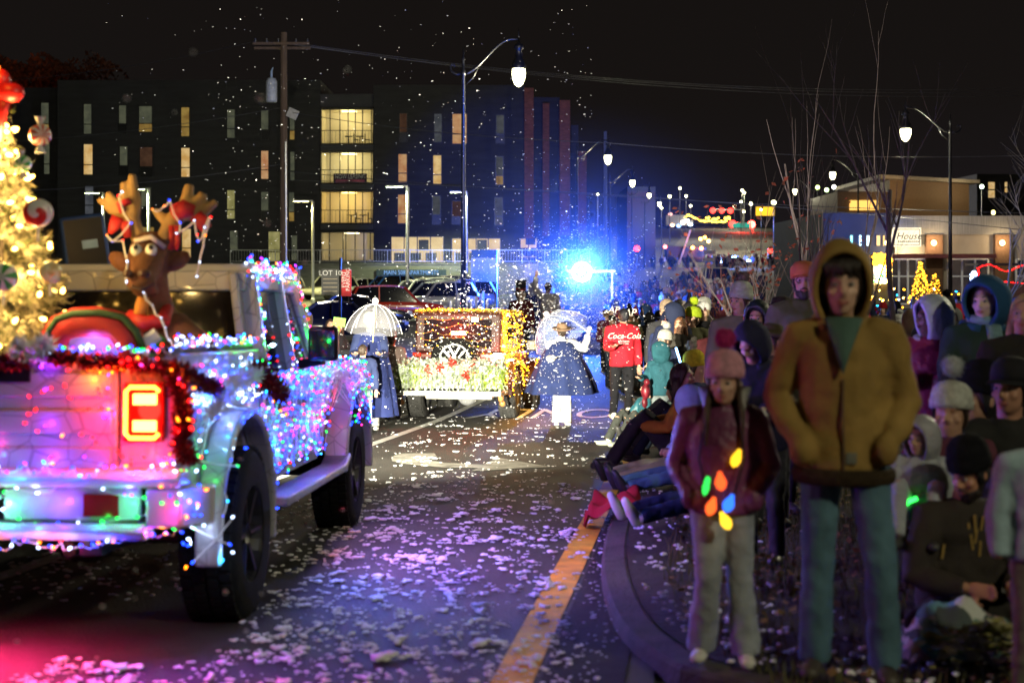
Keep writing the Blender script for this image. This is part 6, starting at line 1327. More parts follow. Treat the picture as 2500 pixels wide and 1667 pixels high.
for x, z, c, r_ in ((.085, 1.215, (1, .55, .02), .030), (-.005, 1.09, (1, .10, .02), .034), (-.085, 1.06, (.03, .7, .08), .020), (-.055, .945, (1, .12, .02), .032), (.045, .965, (.03, .16, 1), .034), (.02, .865, (1, .6, .03), .033)):
    f = MB(); f.lathe((x, -.235 + .06 * (z > 1.15), z), [(.01, .05), (.016, .03), (r_ * .8, .01), (r_, -.015), (r_ * .7, -.045), (.002, -.06)], 14, M=Matrix.Rotation(R(U(-30, 30)), 4, 'Y')); f.build('big_bulb', emit('necklace_bulb', c, 2.2), nko, smooth=True)
f = MB()
for q in range(10):
    for s in (-1, 1): f.tube([p['head'] + Vector((s * (.085 + .006 * q % 3), -.01 + .008 * q, -.03)), p['head'] + Vector((s * .10, -.07 + .01 * q, -.16)), p['head'] + Vector((s * .105, -.13 + .008 * q, -.36))], [.018, .022, .008], 6)
f.build('long_hair', M['hair'], kid, smooth=True, color=(.05, .03, .018))
# --- spectators behind, right of centre
def who(px, d, top, p, rz, label, group=None, smax=1.12, **kw):
    """top: where the photograph shows the crown of the head"""
    g = at(px, d); zt = CAMZ - (top - HORIZ) / F * d; hh = 1.75 if p['kind'] == 'stand' else .94
    s = (zt - g.z) / hh; s_ = max(.5, min(smax, s)); g.z = zt - hh * s_ if abs(s - s_) > 1e-3 and s > 0 else g.z
    return put(make_person(p, **kw), g, R(rz), s_, label, group)
o = who(1958, 11.0, 648, pose('stand', arms=('hang', 'hang'), yaw=-30), 20, 'bearded man in an orange cap, glasses and camouflage jacket behind the crowd', coat=(.10, .10, .065), hat=('cap', (.50, .15, .06), (.50, .15, .06)), beard=(.02, .013, .01), hair=BRN, coatmat='cloth', bulk=1.1)
f = MB(); 
for s in (-1, 1): f.tube([Vector((s * .034, -.103, 1.645)) + Vector((.024 * math.cos(R(a)), 0, .019 * math.sin(R(a)))) for a in range(0, 361, 40)], .0025, 5)
f.bar((-.012, -.104, 1.645), (.012, -.104, 1.645), .004, .004); f.xf(Matrix.Translation((0, -.025, 1.635)) @ Matrix.Rotation(R(-30), 4, 'Z') @ Matrix.Translation((0, .025, -1.635))); f.build('glasses', M['blackmetal'], o)
o = who(1806, 13.0, 706, pose('stand', arms=('hang', 'hang'), yaw=-50), 0, 'woman in a white bobble hat with long auburn hair, face turned left', coat=(.17, .17, .12), hat=('beanie', (.62, .68, .60), (.25, .20, .18)), hair=(.06, .02, .012), hairlen=.9, skin=(.55, .33, .27))
who(1848, 11.5, 748, pose('stand', arms=('pocket', 'pocket'), yaw=-25), 0, 'youth in a dark hood with tan lining, face just above the bending figure', coat=(.015, .03, .035), hood=(.015, .03, .035), hair=(.012, .009, .008), coatmat='puffer')
who(1862, 8.6, 800, pose('stand', lean=.18, arms=('fwd', 'fwd'), yaw=-15, pitch=35), -30, 'person in a navy hooded top bending forward with head down', coat=(.015, .015, .045), hood=(.02, .02, .06), hair=DARK, face=False, bulk=1.15)
who(1905, 12.2, 735, pose('stand', yaw=-40), 0, 'person in a dark wide brimmed hat in front of the camouflage jacket', coat=(.03, .025, .02), hat=('brim', (.03, .022, .017)), hair=BRN)
who(1880, 10.2, 800, pose('stand', yaw=-60), 0, 'person in a low olive brimmed hat behind the bending figure', coat=(.05, .045, .03), hat=('brim', (.07, .055, .03)), hair=BRN)
who(1748, 17.0, 780, pose('stand', yaw=-70), 0, 'woman with dark wavy hair and a red scarf facing left', coat=(.10, .02, .025), hair=BRN, hairlen=.8, scarf=(.35, .02, .02))
who(1716, 21.5, 730, pose('stand', arms=('hang', 'fwd'), yaw=-60), 40, 'man in a white cap with dark beard holding the toddler', coat=(.04, .04, .035), hat=('cap', (.6, .6, .56), (.6, .6, .56)), beard=BRN, hair=BRN)
who(1690, 20.8, 760, pose('stand', arms=('fwd', 'fwd'), yaw=-45), 0, 'toddler in a lime green bobble hat held up in camouflage clothes', coat=(.11, .11, .06), hat=('beanie', (.42, .55, .03), (.45, .6, .03)), headk=1.25, skin=(.55, .34, .26))
who(1625, 21.5, 742, pose('stand', yaw=-40), 0, 'person in a tall striped knitted hat among the mid crowd', coat=(.03, .03, .035), hat=('beanie', (.30, .22, .16)), hair=BRN)
o = who(1645, 19.5, 792, pose('stand', lean=.1, arms=('fwd', 'fwd'), yaw=160), 0, 'person in a navy PIRATES beanie seen from behind', coat=(.012, .02, .05), hat=('beanie', (.015, .015, .03), (.2, .2, .25)), hair=BRN, face=False, bulk=1.15)
text_mb('PIRATES', .03, M=facing((0, -.145, 1.69))).build('lettering', M['whiteplastic'], o)
who(1628, 20.0, 770, pose('stand', yaw=-55, arms=('fwd', 'fwd')), 0, 'boy in a dark pointed beanie with a red collar facing left', coat=(.02, .03, .09), hat=('beanie', (.015, .02, .05), (.1, .1, .14)), scarf=(.4, .02, .03), skin=(.55, .33, .25))
who(1660, 19.0, 775, pose('stand', yaw=-30), 0, 'woman with ginger hair and a glowing face behind the PIRATES beanie', coat=(.04, .035, .03), hair=(.20, .08, .03), hairlen=.6, skin=(.55, .32, .22))
who(1622, 18.4, 815, pose('stand', yaw=-70, arms=('fwd', 'fwd')), 0, 'child in a red and white santa hat leaning on the navy coat', coat=(.02, .03, .08), hat=('beanie', (.60, .58, .52), (.6, .6, .58)), headk=1.15)
o = who(1612, 17.6, 845, pose('stand', yaw=-80, arms=('fwd', 'hang')), -40, 'small child in a teal coat holding red and green toys at the road edge', coat=(.02, .09, .12), hood=(.02, .10, .13), trousers=(.2, .24, .25), headk=1.2)
f = MB(); f.ell((-.12, -.28, .95), (.09, .08, .14)); f.ell((-.08, -.30, 1.12), (.06, .06, .06)); f.ell((-.14, -.28, .75), (.05, .06, .1)); f.build('toy', mat('red_toy', (.22, .015, .03), rough=.4, var=.9, vscale=8), o, smooth=True)
# red jacket walker with script lettering on the back
p = pose('stand', arms=('fwd', 'hang'), yaw=180, stride=.16); p['ank'][1] = Vector((.12, .20, .17)); p['knee'][1] = Vector((.11, .03, .50)); p['toe'] = [(-.1, 1, 0), (.1, .35, -.93)]
p['neck'] = Vector((.03, .06, 1.49)); p['head'] = Vector((.04, .10, 1.62)); p['toe'] = [(-.1, 1, 0), (.1, .5, -.8)]
o = who(1519, 23.0, 752, p, 4, 'walker in a red jacket with white script on the back, black trousers and pale shoes', coat=(.50, .015, .03), trousers=DARK, shoes=(.75, .72, .6), hair=(.012, .012, .02), hairlen=.15, face=False)
def back_text(t, h, z, sh, x=.0, y=-.165): return text_mb(t, h, M=facing((x, y, z)), shear=sh, thick=.006)
back_text('Coca-Cola', .085, 1.33, .4).build('lettering', mat('jacket_script', (.8, .75, .65)), o); back_text('BOTTLING', .025, 1.25, 0).build('lettering', M['whiteplastic'], o); back_text('CHRISTMAS', .02, 1.215, 0).build('lettering', M['whiteplastic'], o)
# umbrella walkers in capes
M['clear'] = bpy.data.materials.new('clear_plastic'); M['clear'].use_nodes = True
n = M['clear'].node_tree.nodes; l = M['clear'].node_tree.links; b = n['Principled BSDF']; b.inputs['Base Color'].default_value = (.85, .85, .95, 1); b.inputs['Roughness'].default_value = .25; b.inputs['Alpha'].default_value = .10; b.inputs['Specular IOR Level'].default_value = .8
M['milky'] = M['clear'].copy(); M['milky'].node_tree.nodes['Principled BSDF'].inputs['Alpha'].default_value = .30; M['milky'].node_tree.nodes['Principled BSDF'].inputs['Base Color'].default_value = (.45, .55, .95, 1)
def umbrella(loc, rot, label, r=.62, cm='clear'):
    o = empty('umbrella', loc, 0, label, 'umbrella', 'clear umbrellas'); o.rotation_euler = rot
    f = MB(); n_, m_ = 32, 8; V = [(0, 0, 0)]
    for i in range(1, m_ + 1):
        t = i / m_
        for j in range(n_): a = 2 * math.pi * j / n_; sc = 1 - .05 * t * (1 - abs(math.cos(4 * a))); V.append((r * math.sin(t * 1.25) / math.sin(1.25) * math.cos(a) * sc, r * math.sin(t * 1.25) / math.sin(1.25) * math.sin(a) * sc, -.42 * (1 - math.cos(t * 1.25)) / (1 - math.cos(1.25)) + (.0)))
    f.add(V, [(0, 1 + j, 1 + (j + 1) % n_) for j in range(n_)] + [(1 + i * n_ + j, 1 + (i + 1) * n_ + j, 1 + (i + 1) * n_ + (j + 1) % n_, 1 + i * n_ + (j + 1) % n_) for i in range(m_ - 1) for j in range(n_)]); f.build('canopy', M[cm], o, smooth=True)
    for k_ in range(8):
        a = 2 * math.pi * k_ / 8; f = MB(); f.tube([(r * math.sin(t * 1.25) / math.sin(1.25) * math.cos(a) * 1.0, r * math.sin(t * 1.25) / math.sin(1.25) * math.sin(a), -.42 * (1 - math.cos(t * 1.25)) / (1 - math.cos(1.25)) - .004) for t in np.linspace(0, 1, 8)], .005, 5); f.build('rib', M['whiteplastic'], o)
    f = MB(); f.tube([(0, 0, .09), (0, 0, -.85)], .008, 8); f.build('shaft', mat('umbrella_shaft', (.5, .42, .2), rough=.4), o); f = MB(); f.tube([(0, 0, -.85), (0, 0, -.95), (.03, 0, -.99), (.06, 0, -.95)], .013, 8); f.build('handle', M['whiteplastic'], o); f = MB(); f.ell((0, 0, .04), (.05, .05, .06)); f.build('cap', M['whiteplastic'], o, smooth=True)
    return o
capeprof = [(1.50, .08), (1.47, .13), (1.42, .22), (1.3, .31), (1.1, .41), (.9, .50), (.7, .57), (.56, .60)]
p = pose('stand', arms=('up', 'hang'), yaw=185, wide=.08)
p = pose('stand', arms=('fwd', 'up'), yaw=180, wide=.08)
o = who(1372, 22.5, 793, p, 3, 'walker in navy cape holding a clear umbrella and waving a white glove', coat=(.55, .55, .55), trousers=(.72, .72, .70), shoes=(.75, .75, .72), hair=BRN, hat=('brim', (.22, .14, .09)), face=False, skirt=dict(prof=capeprof, col=(.018, .03, .11)), flare=.025)
for ch in o.children:
    if ch.name.startswith('body'): ch.color = (.55, .5, .47, 1)
umbrella(P(1338, 772, 23.0), (R(20), R(-36), 0), 'clear umbrella tilted left in the hand of the waving walker', .50, 'milky')
p = pose('stand', arms=('fwd', 'fwd'), yaw=180, wide=.08)
cp2 = [(1.50, .08), (1.47, .13), (1.42, .19), (1.3, .24), (1.0, .31), (.6, .37), (.22, .42)]
o = who(903, 21.5, 772, p, 0, 'walker in a long navy cloak with a pale bonnet under the left umbrella', coat=(.02, .03, .09), trousers=(.5, .5, .5), shoes=(.6, .6, .6), hair=(.3, .24, .16), hat=('beanie', (.5, .42, .34)), face=False, skirt=dict(prof=cp2, col=(.018, .028, .12)))
umbrella(P(916, 742, 21.3), (R(6), R(4), 0), 'clear umbrella held upright over the cloaked walker on the left', .43)
who(958, 23.4, 815, pose('stand', arms=('fwd', 'hang'), yaw=175), 0, 'walker in a brownish grey coat between the cloak and the off-roader', coat=(.14, .10, .09), trousers=(.06, .05, .05), hair=BRN, face=False, hat=('beanie', (.10, .05, .05)))
who(886, 20.4, 842, pose('stand', arms=('fwd', 'hang'), yaw=150), 0, 'white trousered walker just behind the front wing of the pickup', coat=(.02, .03, .09), trousers=(.68, .68, .66), shoes=(.5, .42, .3), hair=BRN, face=False) 
who(824, 24.0, 778, pose('stand', arms=('fwd', 'fwd'), yaw=-70), 75, 'woman in a black jacket holding a green stick left of the cloak', coat=DARK, trousers=(.30, .30, .30), hair=(.05, .025, .015), hairlen=.35, skin=(.52, .32, .24))
who(804, 25.0, 780, pose('stand', arms=('hang', 'fwd'), yaw=-40), 60, 'woman with dark bun in a dark coat behind the pickup mirror', coat=(.05, .03, .04), trousers=(.2, .2, .2), hair=BRN, hairlen=.2)
who(745, 26.0, 765, pose('stand', yaw=-20), 0, 'onlooker in a brown hood half hidden by the pickup mirror', coat=(.09, .055, .03), hood=(.10, .06, .03), hair=BRN)
st = empty('green_stick', P(812, 905, 23.6), 0, 'lime green stick with a red tip in the hand of the woman in black', 'stick'); st.rotation_euler = (0, R(8), 0); f = MB(); f.tube([(0, 0, -.15), (0, 0, .75)], .02, 8); f.build('shaft', mat('lime_plastic', (.25, .55, .03), rough=.4), st); f = MB(); f.box((0, 0, .82), (.2, .05, .14)); f.build('tip', mat('stick_tip', (.2, .5, .04)), st)
who(1272, 36, 706, pose('stand', yaw=10, arms=('hang', 'hang')), 0, 'tall costumed figure in a black top hat with a red band above the off-roader', coat=(.12, .02, .03), hat=('top', (.012, .012, .02), (.45, .02, .03)), hair=BRN, headk=1.5, skin=(.5, .34, .24), bulk=1.3)
who(1338, 38, 690, pose('stand', arms=('high', 'hang'), yaw=180), 0, 'figure in a pale coat raising an arm beside the blue light', coat=(.5, .5, .55), hair=BRN, face=False)
who(1300, 40, 690, pose('stand', yaw=180), 0, 'figure in a dark coat and pale wig left of the blue light', coat=NAVY, hair=(.5, .5, .5), hairlen=.4, face=False)
# right foreground group
who(2272, 9.2, 738, pose('stand', arms=('cross', 'cross'), yaw=-60), -20, 'person in a pale blue hood and glossy plum quilted jacket facing left', coat=(.22, .022, .07), hood=(.42, .48, .60), coatmat='puffer', puff=.05, skin=(.16, .09, .06), hair=DARK, bulk=1.12, hands=False)
o = who(2402, 8.8, 694, pose('stand', arms=('cross', 'cross'), yaw=-40), 0, 'woman in a green parka with a huge blue hood and scarf, arms crossed', coat=(.02, .045, .04), hood=(.02, .08, .20), scarf=(.25, .42, .50), hair=(.10, .07, .05), skin=(.6, .42, .36), bulk=1.1, hands=False)
for ch in o.children:
    if ch.name.startswith('hood'): ch.scale = (1.18, 1.15, 1.0); ch.location = (0, 0, .0)
who(2498, 8.0, 722, pose('stand', arms=('hang', 'hang'), yaw=-30), 0, 'woman with long blonde hair in a black jacket at the right edge', coat=(.02, .018, .017), hair=(.45, .33, .18), hairlen=1.2)
who(2468, 7.2, 888, pose('knees', arms=('knee', 'knee'), yaw=-45), 0, 'man with a moustache and black cap sitting at the right edge', coat=(.02, .02, .02), hat=('cap', DARK), hair=DARK, skin=(.42, .22, .15))
who(2392, 7.8, 915, pose('knees', arms=('knee', 'knee'), yaw=-80), 0, 'boy in a black beanie seen in profile beside the man with the moustache', coat=(.16, .16, .14), hat=('beanie', DARK), hair=DARK, skin=(.42, .24, .17), headk=1.1)
who(2322, 7.1, 962, pose('knees', arms=('knee', 'knee'), yaw=150), 180, 'child in a white fluffy bobble hat seen from behind', smax=.85, coat=(.10, .03, .05), hat=('beanie', (.62, .64, .60), (.6, .64, .70)), hair=BRN, face=False, headk=1.25)
p = pose('cross', lean=.05, arms=('lap', 'lap'), yaw=-68, pitch=22)
o = who(2345, 6.45, 1092, p, 12, 'bearded man in a black beanie and dark plaid jacket sitting with clasped hands', coat=(.035, .028, .024), trousers=(.03, .028, .025), hat=('beanie', DARK), beard=(.018, .012, .010), hair=DARK, skin=(.45, .22, .14), bulk=1.1, vox=.011)
for q in range(11):
    f = MB(); x, z = U(-.17, .17), U(.22, .60); f.box((x, -.155 + abs(x) * .35, z), (.012, .006, U(.05, .09)), Matrix.Rotation(R(U(-12, 12)), 3, 'Y')); f.build('plaid_stripe', M['cloth'], o, color=(.30, .20, .06))
o = who(2248, 6.7, 1040, pose('knees', arms=('fwd', 'hang'), yaw=-30), -20, 'toddler in a padded pale blue snowsuit holding a green glow stick', smax=.55, coat=(.35, .38, .42), trousers=(.35, .38, .42), hood=(.30, .30, .34), coatmat='puffer', puff=.06, headk=1.2, bulk=1.15)
gs = empty('glow_stick', P(2215, 1226, 6.55), 0, 'bright green glow stick held low by the toddler in the snowsuit', 'glow stick'); f = MB(); f.tube([(0, 0, 0), (.045, 0, .02)], [.009, .010], 8); f.ell((-.004, 0, -.002), .013, 8, 6); f.build('tube', emit('green_glow', (.03, 1, .08), 5), gs, smooth=True); f = MB(); f.tube([(.045, 0, .02), (.09, 0, .05)], [.012, .008], 8); f.build('handle', M['whiteplastic'], gs)
o = who(2545, 5.3, 990, pose('stand', arms=('hang', 'hang')), 0, 'person in a pale blue fleece cut off by the right edge', coat=(.30, .42, .48), trousers=(.14, .15, .11), hair=BRN, vox=.016, hands=False)
bl_ = empty('quilt', at(2335, 6.1) + Vector((0, 0, .02)), 0, 'patchwork quilt bundled in front of the bearded seated man', 'quilt')
f = MB(); n_ = 26; V = []
for i in range(n_):
    for j in range(n_):
        u, v = i / (n_ - 1) - .5, j / (n_ - 1) - .5; V.append((u * .62, v * .36, .02 + .20 * max(0, 1 - (2.1 * u) ** 2) * max(0, 1 - (2.0 * v) ** 2) + .035 * math.sin(u * 22 + v * 9) * math.cos(v * 16)))
f.add(V, [(i * n_ + j, (i + 1) * n_ + j, (i + 1) * n_ + j + 1, i * n_ + j + 1) for i in range(n_ - 1) for j in range(n_ - 1)])
def patch_mat():
    m = bpy.data.materials.new('patchwork'); m.use_nodes = True; n = m.node_tree.nodes; l = m.node_tree.links; t = n.new('ShaderNodeTexCoord'); v = n.new('ShaderNodeTexVoronoi'); v.inputs['Scale'].default_value = 9; v.distance = 'CHEBYCHEV'; l.new(t.outputs['Object'], v.inputs[0]); r = n.new('ShaderNodeValToRGB'); s = n.new('ShaderNodeSeparateColor'); l.new(v.outputs['Color'], s.inputs[0]); l.new(s.outputs[0], r.inputs[0]); r.color_ramp.interpolation = 'CONSTANT'
    e = r.color_ramp.elements; e[0].color = (.10, .20, .17, 1); e[1].position = .75; e[1].color = (.35, .22, .25, 1)
    for q, c in ((.25, (.50, .52, .50, 1)), (.45, (.12, .28, .35, 1)), (.6, (.06, .08, .08, 1))): k_ = e.new(q); k_.color = c
    l.new(r.outputs[0], n['Principled BSDF'].inputs['Base Color']); n['Principled BSDF'].inputs['Roughness'].default_value = .9; return m
f.build('cover', patch_mat(), bl_, smooth=True)
# seated row along the kerb
def seat(px, d, top, p, rz, label, **kw): return who(px, d, top, p, rz, label, **kw)
seat(1580, 18.8, 930, pose('knees', arms=('knee', 'knee'), yaw=-60), -60, 'child in a black beanie and teal puffer jacket sitting on the yellow line', coat=(.02, .10, .13), trousers=(.05, .055, .05), hat=('beanie', DARK), coatmat='puffer', puff=.05, shoes=(.5, .55, .45))
seat(1624, 18.0, 940, pose('knees', arms=('knee', 'knee'), yaw=-40), -75, 'child in a black cap and green trousers sitting beside the teal jacket', coat=(.03, .03, .12), trousers=(.06, .10, .06), hat=('cap', DARK), shoes=(.6, .6, .55))
seat(1668, 14.0, 888, pose('knees', arms=('knee', 'knee'), yaw=170), -100, 'child with dark brown hair in a mustard jumper seen from behind', coat=(.38, .16, .02), trousers=(.03, .03, .035), hair=(.035, .017, .012), hairlen=.45, face=False)
seat(1700, 15.5, 872, pose('knees', arms=('knee', 'knee'), yaw=150), -90, 'child in a yellow and white hat just above the pink bobble hat child', coat=(.03, .04, .10), hat=('beanie', (.60, .48, .04), (.6, .6, .5)), face=False)
seat(1690, 12.5, 952, pose('legs', arms=('lap', 'lap'), yaw=170), -72, 'child in a pale blue hooded coat with lime trousers, legs out on the road', smax=.85, coat=(.25, .38, .50), trousers=(.38, .45, .16), hood=(.28, .40, .52), face=False, shoes=DARK)
seat(1740, 11.6, 960, pose('legs', arms=('lap', 'lap'), yaw=120), -80, 'person in jeans with red cuffs sitting with legs stretched over the kerb', smax=.85, coat=(.02, .03, .06), trousers=(.06, .16, .20), shoes=(.02, .02, .03), hair=BRN, face=False)
seat(1785, 10.0, 990, pose('legs', arms=('lap', 'lap'), yaw=120), -72, 'person in dark jeans and pale trainers half hidden behind the pink hat child', smax=.85, coat=(.015, .02, .045), trousers=(.015, .03, .06), shoes=(.50, .52, .48), hair=BRN, face=False)
rb = empty('red_blanket', at(1500, 11.0) + Vector((0, 0, .08)), 0, 'crumpled red blanket lying over the kerb by the stretched legs', 'blanket')
f = MB(); n_ = 20; V = []
for i in range(n_):
    for j in range(n_): u, v = i / (n_ - 1) - .5, j / (n_ - 1) - .5; V.append((u * .45 + v * .1, v * .8, .10 + .07 * math.sin(u * 9 + v * 5) * math.cos(v * 8) + .06 * u - .10 * (abs(u) > .42)))
f.add(V, [(i * n_ + j, (i + 1) * n_ + j, (i + 1) * n_ + j + 1, i * n_ + j + 1) for i in range(n_ - 1) for j in range(n_ - 1)]); f.build('cloth', mat('red_fleece', (.38, .008, .02), rough=.9, var=.2), rb, smooth=True)
gs = empty('glow_stick', P(1656, 868, 15.5), 0, 'bright blue glow stick held up above the dark haired child', 'glow stick'); gs.rotation_euler = (0, R(-17), 0); f = MB(); f.tube([(0, 0, -.09), (0, 0, .09)], .011, 8); f.build('tube', emit('blue_glow', (.25, .5, 1), 12), gs); f = MB(); f.tube([(0, 0, -.15), (0, 0, -.09)], .013, 8); f.build('handle', M['whiteplastic'], gs)
# --- the crowd down the road
VAR = []
specs = [dict(arms=('hang', 'hang'), yaw=-40), dict(arms=('pocket', 'pocket'), yaw=-60), dict(arms=('phone', 'hang'), yaw=-30), dict(arms=('cross', 'cross'), yaw=-75), dict(arms=('high', 'hang'), yaw=-45), dict(arms=('hang', 'fwd'), yaw=20), dict(arms=('phone', 'phone'), yaw=160), dict(arms=('hang', 'hang'), yaw=175)]
hats = [None, ('beanie', DARK, DARK), ('cap', DARK), None, ('beanie', DARK), None, ('beanie', DARK, DARK), None]
for i, sp in enumerate(specs):
    VAR.append(make_person(pose('stand', **sp), hat=hats[i], hood=DARK if i in (3, 7) else None, hairlen=[.8, 0, .1, None, 0, .6, 0, None][i], face=i < 5, hands=False, vox=.022, bulk=1.1))
CC = [('navy', NAVY, 5), ('black', DARK, 6), ('dark grey', (.05, .05, .055), 3), ('maroon', (.12, .015, .03), 2), ('olive', (.07, .065, .03), 2), ('tan', (.26, .18, .10), 2), ('red', (.40, .02, .03), 2), ('pale', (.45, .45, .45), 1), ('blue', (.03, .08, .25), 2), ('mustard', (.35, .20, .03), 1)]
HC = [('dark', DARK), ('white', (.4, .4, .39)), ('dark', DARK), ('dark', DARK), ('brown', (.10, .05, .03)), ('red', (.4, .02, .03)), ('grey', (.25, .25, .25)), ('navy', NAVY)]
def crowd(px, d, where, group, rz=None, vi=None, sc=None):
    i = vi if vi is not None else random.randrange(8); c = random.choices(CC, [q[2] for q in CC])[0]; h = random.choice(HC); k_ = U(.82, 1.0)
    ck = tuple(a * k_ for a in c[1]); skin = random.choice([SK1, SK2, (.55, .34, .26), (.20, .11, .07)])
    o = put(VAR[i], at(px, d), R(U(-40, 40)) if rz is None else rz, sc or U(.9, 1.04), f'person in a {c[0]} coat' + (f', {h[0]} hat' if hats[i] else '') + (', hood up' if i in (3, 7) else ', arm raised' if i == 4 else ', with phone' if i == 2 else ', hands raised' if i == 6 else '') + where, group, recol=dict(coat=ck, hood=ck, hat=h[1], visor=h[1], pompom=h[1], body=skin, trousers=random.choice([(.02, .03, .05), DARK, (.06, .08, .11)]), hair=random.choice([BRN, DARK, (.15, .08, .04), (.3, .2, .1)])))
    return o
SV = [make_person(pose(k_, arms=('knee', 'knee'), yaw=y_), hat=h_, hairlen=l_, hands=False, vox=.020, bulk=1.1, face=False, coatmat='puffer', puff=.05) for k_, y_, h_, l_ in (('knees', -50, ('beanie', DARK, DARK), 0), ('knees', -20, None, .6), ('cross', -60, ('cap', DARK), 0), ('legs', -40, ('beanie', DARK), .3))]
for i, d in enumerate(np.arange(15.6, 37, .85)):
    c = [('teal', (.02, .14, .17)), ('mustard', (.36, .19, .03)), ('olive', (.08, .09, .03)), ('red', (.36, .02, .03)), ('navy', NAVY), ('sky blue', (.16, .30, .45)), ('plum', (.16, .02, .09)), ('grey', (.14, .14, .15)), ('black', DARK)][(i * 4) % 9]; h = HC[(i * 3) % len(HC)]; v = i % 4; x = kerbx(d) + .55 + U(0, .35)
    put(SV[v], at(x / d * F + CX, d), R(-75 + U(-25, 25)), U(.70, .92), f'child in {c[0]} puffer coat' + (f' and {h[0]} hat' if v != 1 else '') + [', knees up', ', bare headed', ', cross legged', ', legs out'][v] + ', sitting in the kerb row', 'children sitting along the kerb', recol=dict(coat=c[1], hat=h[1], visor=h[1], pompom=h[1], trousers=random.choice([(.02, .03, .06), DARK, (.08, .09, .05), (.12, .15, .18)]), hair=BRN))
placed = []
for d in np.arange(19.5, 72, 1.3):
    n_ = 5 if d < 40 else 6
    for q in range(n_):
        t = (q + U(.1, .9)) / n_; x = kerbx(d) + .15 + t * (4.6 + d * .05); px = CX + x / d * F
        if px > 1850 or (d < 24 and px < 1640): continue
        crowd(px, d + U(-.4, .4), ', in the crowd along the kerb', 'crowd along the right kerb')
for i in range(46):
    d = U(31, 66); lo, hi = 1480, CX + kerbx(d) / d * F; 
    if hi > lo: crowd(U(lo, hi), d, ', walking behind the foam', 'walkers in the road', rz=R(180 + U(-25, 25)) if U(0, 1) < .6 else None)
for i in range(44):
    d = U(13, 46); px = U(2000, 2500)
    if d < 18 and 1990 < px < 2200: d += 10
    crowd(px, d, ', in crowd before the shop', 'crowd before the shop')
for i in range(52):
    px = U(1585, 1970); crowd(px, U(176, 205), ', tiny at the far crossing', 'tiny figures at the far crossing')
for i in range(9): crowd([1612, 1655, 1668, 1690, 1800, 1840, 1862, 1480, 1512][i] if i < 9 else 1600, U(74, 88), ', by the white SUV', 'back of the crowd')
for o_, px, py, d in ((None, 1497, 757, 26.5), (None, 1537, 764, 26.0)):
    q = text_mb('AP', .13, M=facing(P(px, py, d)), thick=.03, shear=.3); tag(q.build('foam_letters', mat('ap_white', (.8, .78, .72))), 'slanted white AP badge worn on a cap, ' + ('left one' if px < 1500 else 'right one above the red jacket'), 'badge')
# ------------------------------------------------------------------ bare trees and shrubs
def bare_tree(base, h, seed, label, spread=.35, m=None, levels=3, stems=1, r0=.05, up=.8, cat='tree', kids=(3, 5), group=None, first=.3, leaves=None):
    rnd = random.Random(seed); o = empty('bare_tree', base, 0, label, cat, group); tr = MB(); br = MB(); ends = []
    def grow(p, d, L, r, lev, mb):
        n_ = 6; pts = [p]; q = p.copy(); dd = d.copy(); rs = [r]
        for i in range(n_):
            dd = (dd + Vector((rnd.uniform(-1, 1), rnd.uniform(-1, 1), rnd.uniform(-.3, .8) * up)) * .10).normalized(); q = q + dd * L / n_; pts.append(q.copy()); rs.append(r * (1 - .75 * (i + 1) / n_) if lev else r * (1 - .45 * (i + 1) / n_))
        mb.tube(pts, rs, 7 if lev < 2 else 5); ends.append(pts[-1])
        if lev < levels:
            for k_ in range(rnd.randint(*kids)):
                t = rnd.uniform(first if lev == 0 else .25, .95); i = min(n_ - 1, int(t * n_)); b = pts[i].lerp(pts[i + 1], t * n_ - i); a = rnd.uniform(0, 6.28); ax = Vector((math.cos(a), math.sin(a) * .7, 0)); nd = (dd * (1 - spread) + ax * spread + Vector((0, 0, up * .35))).normalized()
                grow(b, nd, L * rnd.uniform(.45, .75) * (1 if lev else .9), rs[i] * .62, lev + 1, br)
    for s in range(stems):
        a = rnd.uniform(0, 6.28); grow(Vector((.08 * math.cos(a) * (stems > 1), .08 * math.sin(a) * (stems > 1), -.05)), Vector((.22 * math.cos(a) * (stems > 1), .15 * math.sin(a) * (stems > 1), 1)).normalized(), h * (.62 if levels else 1) * (rnd.uniform(.8, 1.1) if stems > 1 else 1), r0, 0, tr)
    tr.build('trunk', m or M['bark'], o, smooth=True)
    if br.v: br.build('branches', m or M['bark'], o, smooth=True)
    if leaves:
        f = MB()
        for i in range(leaves[1]):
            c = rnd.choice(ends) + Vector((rnd.uniform(-.06, .06), rnd.uniform(-.06, .06), rnd.uniform(-.12, .04))); d = Vector((rnd.uniform(-1, 1), rnd.uniform(-1, 1), rnd.uniform(-1, .2))).normalized(); e_ = d.orthogonal().normalized() * .03; f.add([c, c + d * .04 - e_, c + d * .09, c + d * .04 + e_], [(0, 1, 2, 3)])
        f.build('leaves', leaves[0], o)
    return o
M['darkbark'] = mat('dark_bark', (.10, .075, .085), rough=.85, var=.3, vscale=20)
M['palebark'] = mat('pale_bark', (.30, .25, .17), rough=.85, var=.3, vscale=20)
lv = mat('dry_red_leaf', (.16, .025, .02), rough=.8, var=.5)
bare_tree(at(2010, 14.0), 4.3, 3, 'tall bare sapling with whip like stems between the orange cap and the tan hood', .30, M['darkbark'], 2, 3, .014, 1.1, kids=(2, 4))
bare_tree(at(2190, 12.5), 4.4, 11, 'bare young tree with forked trunk right of the tan jacket', .42, M['darkbark'], 3, 1, .036, .9, kids=(3, 4), first=.45)
bare_tree(at(2055, 22.0), 6.4, 21, 'taller bare tree behind the saplings, thin upright branches', .28, M['darkbark'], 2, 2, .026, 1.2, kids=(2, 3))
bare_tree(at(2455, 40.0), 6.2, 5, 'pale lamplit bare tree at the right edge before the shop', .5, M['palebark'], 3, 1, .06, .6, kids=(4, 6))
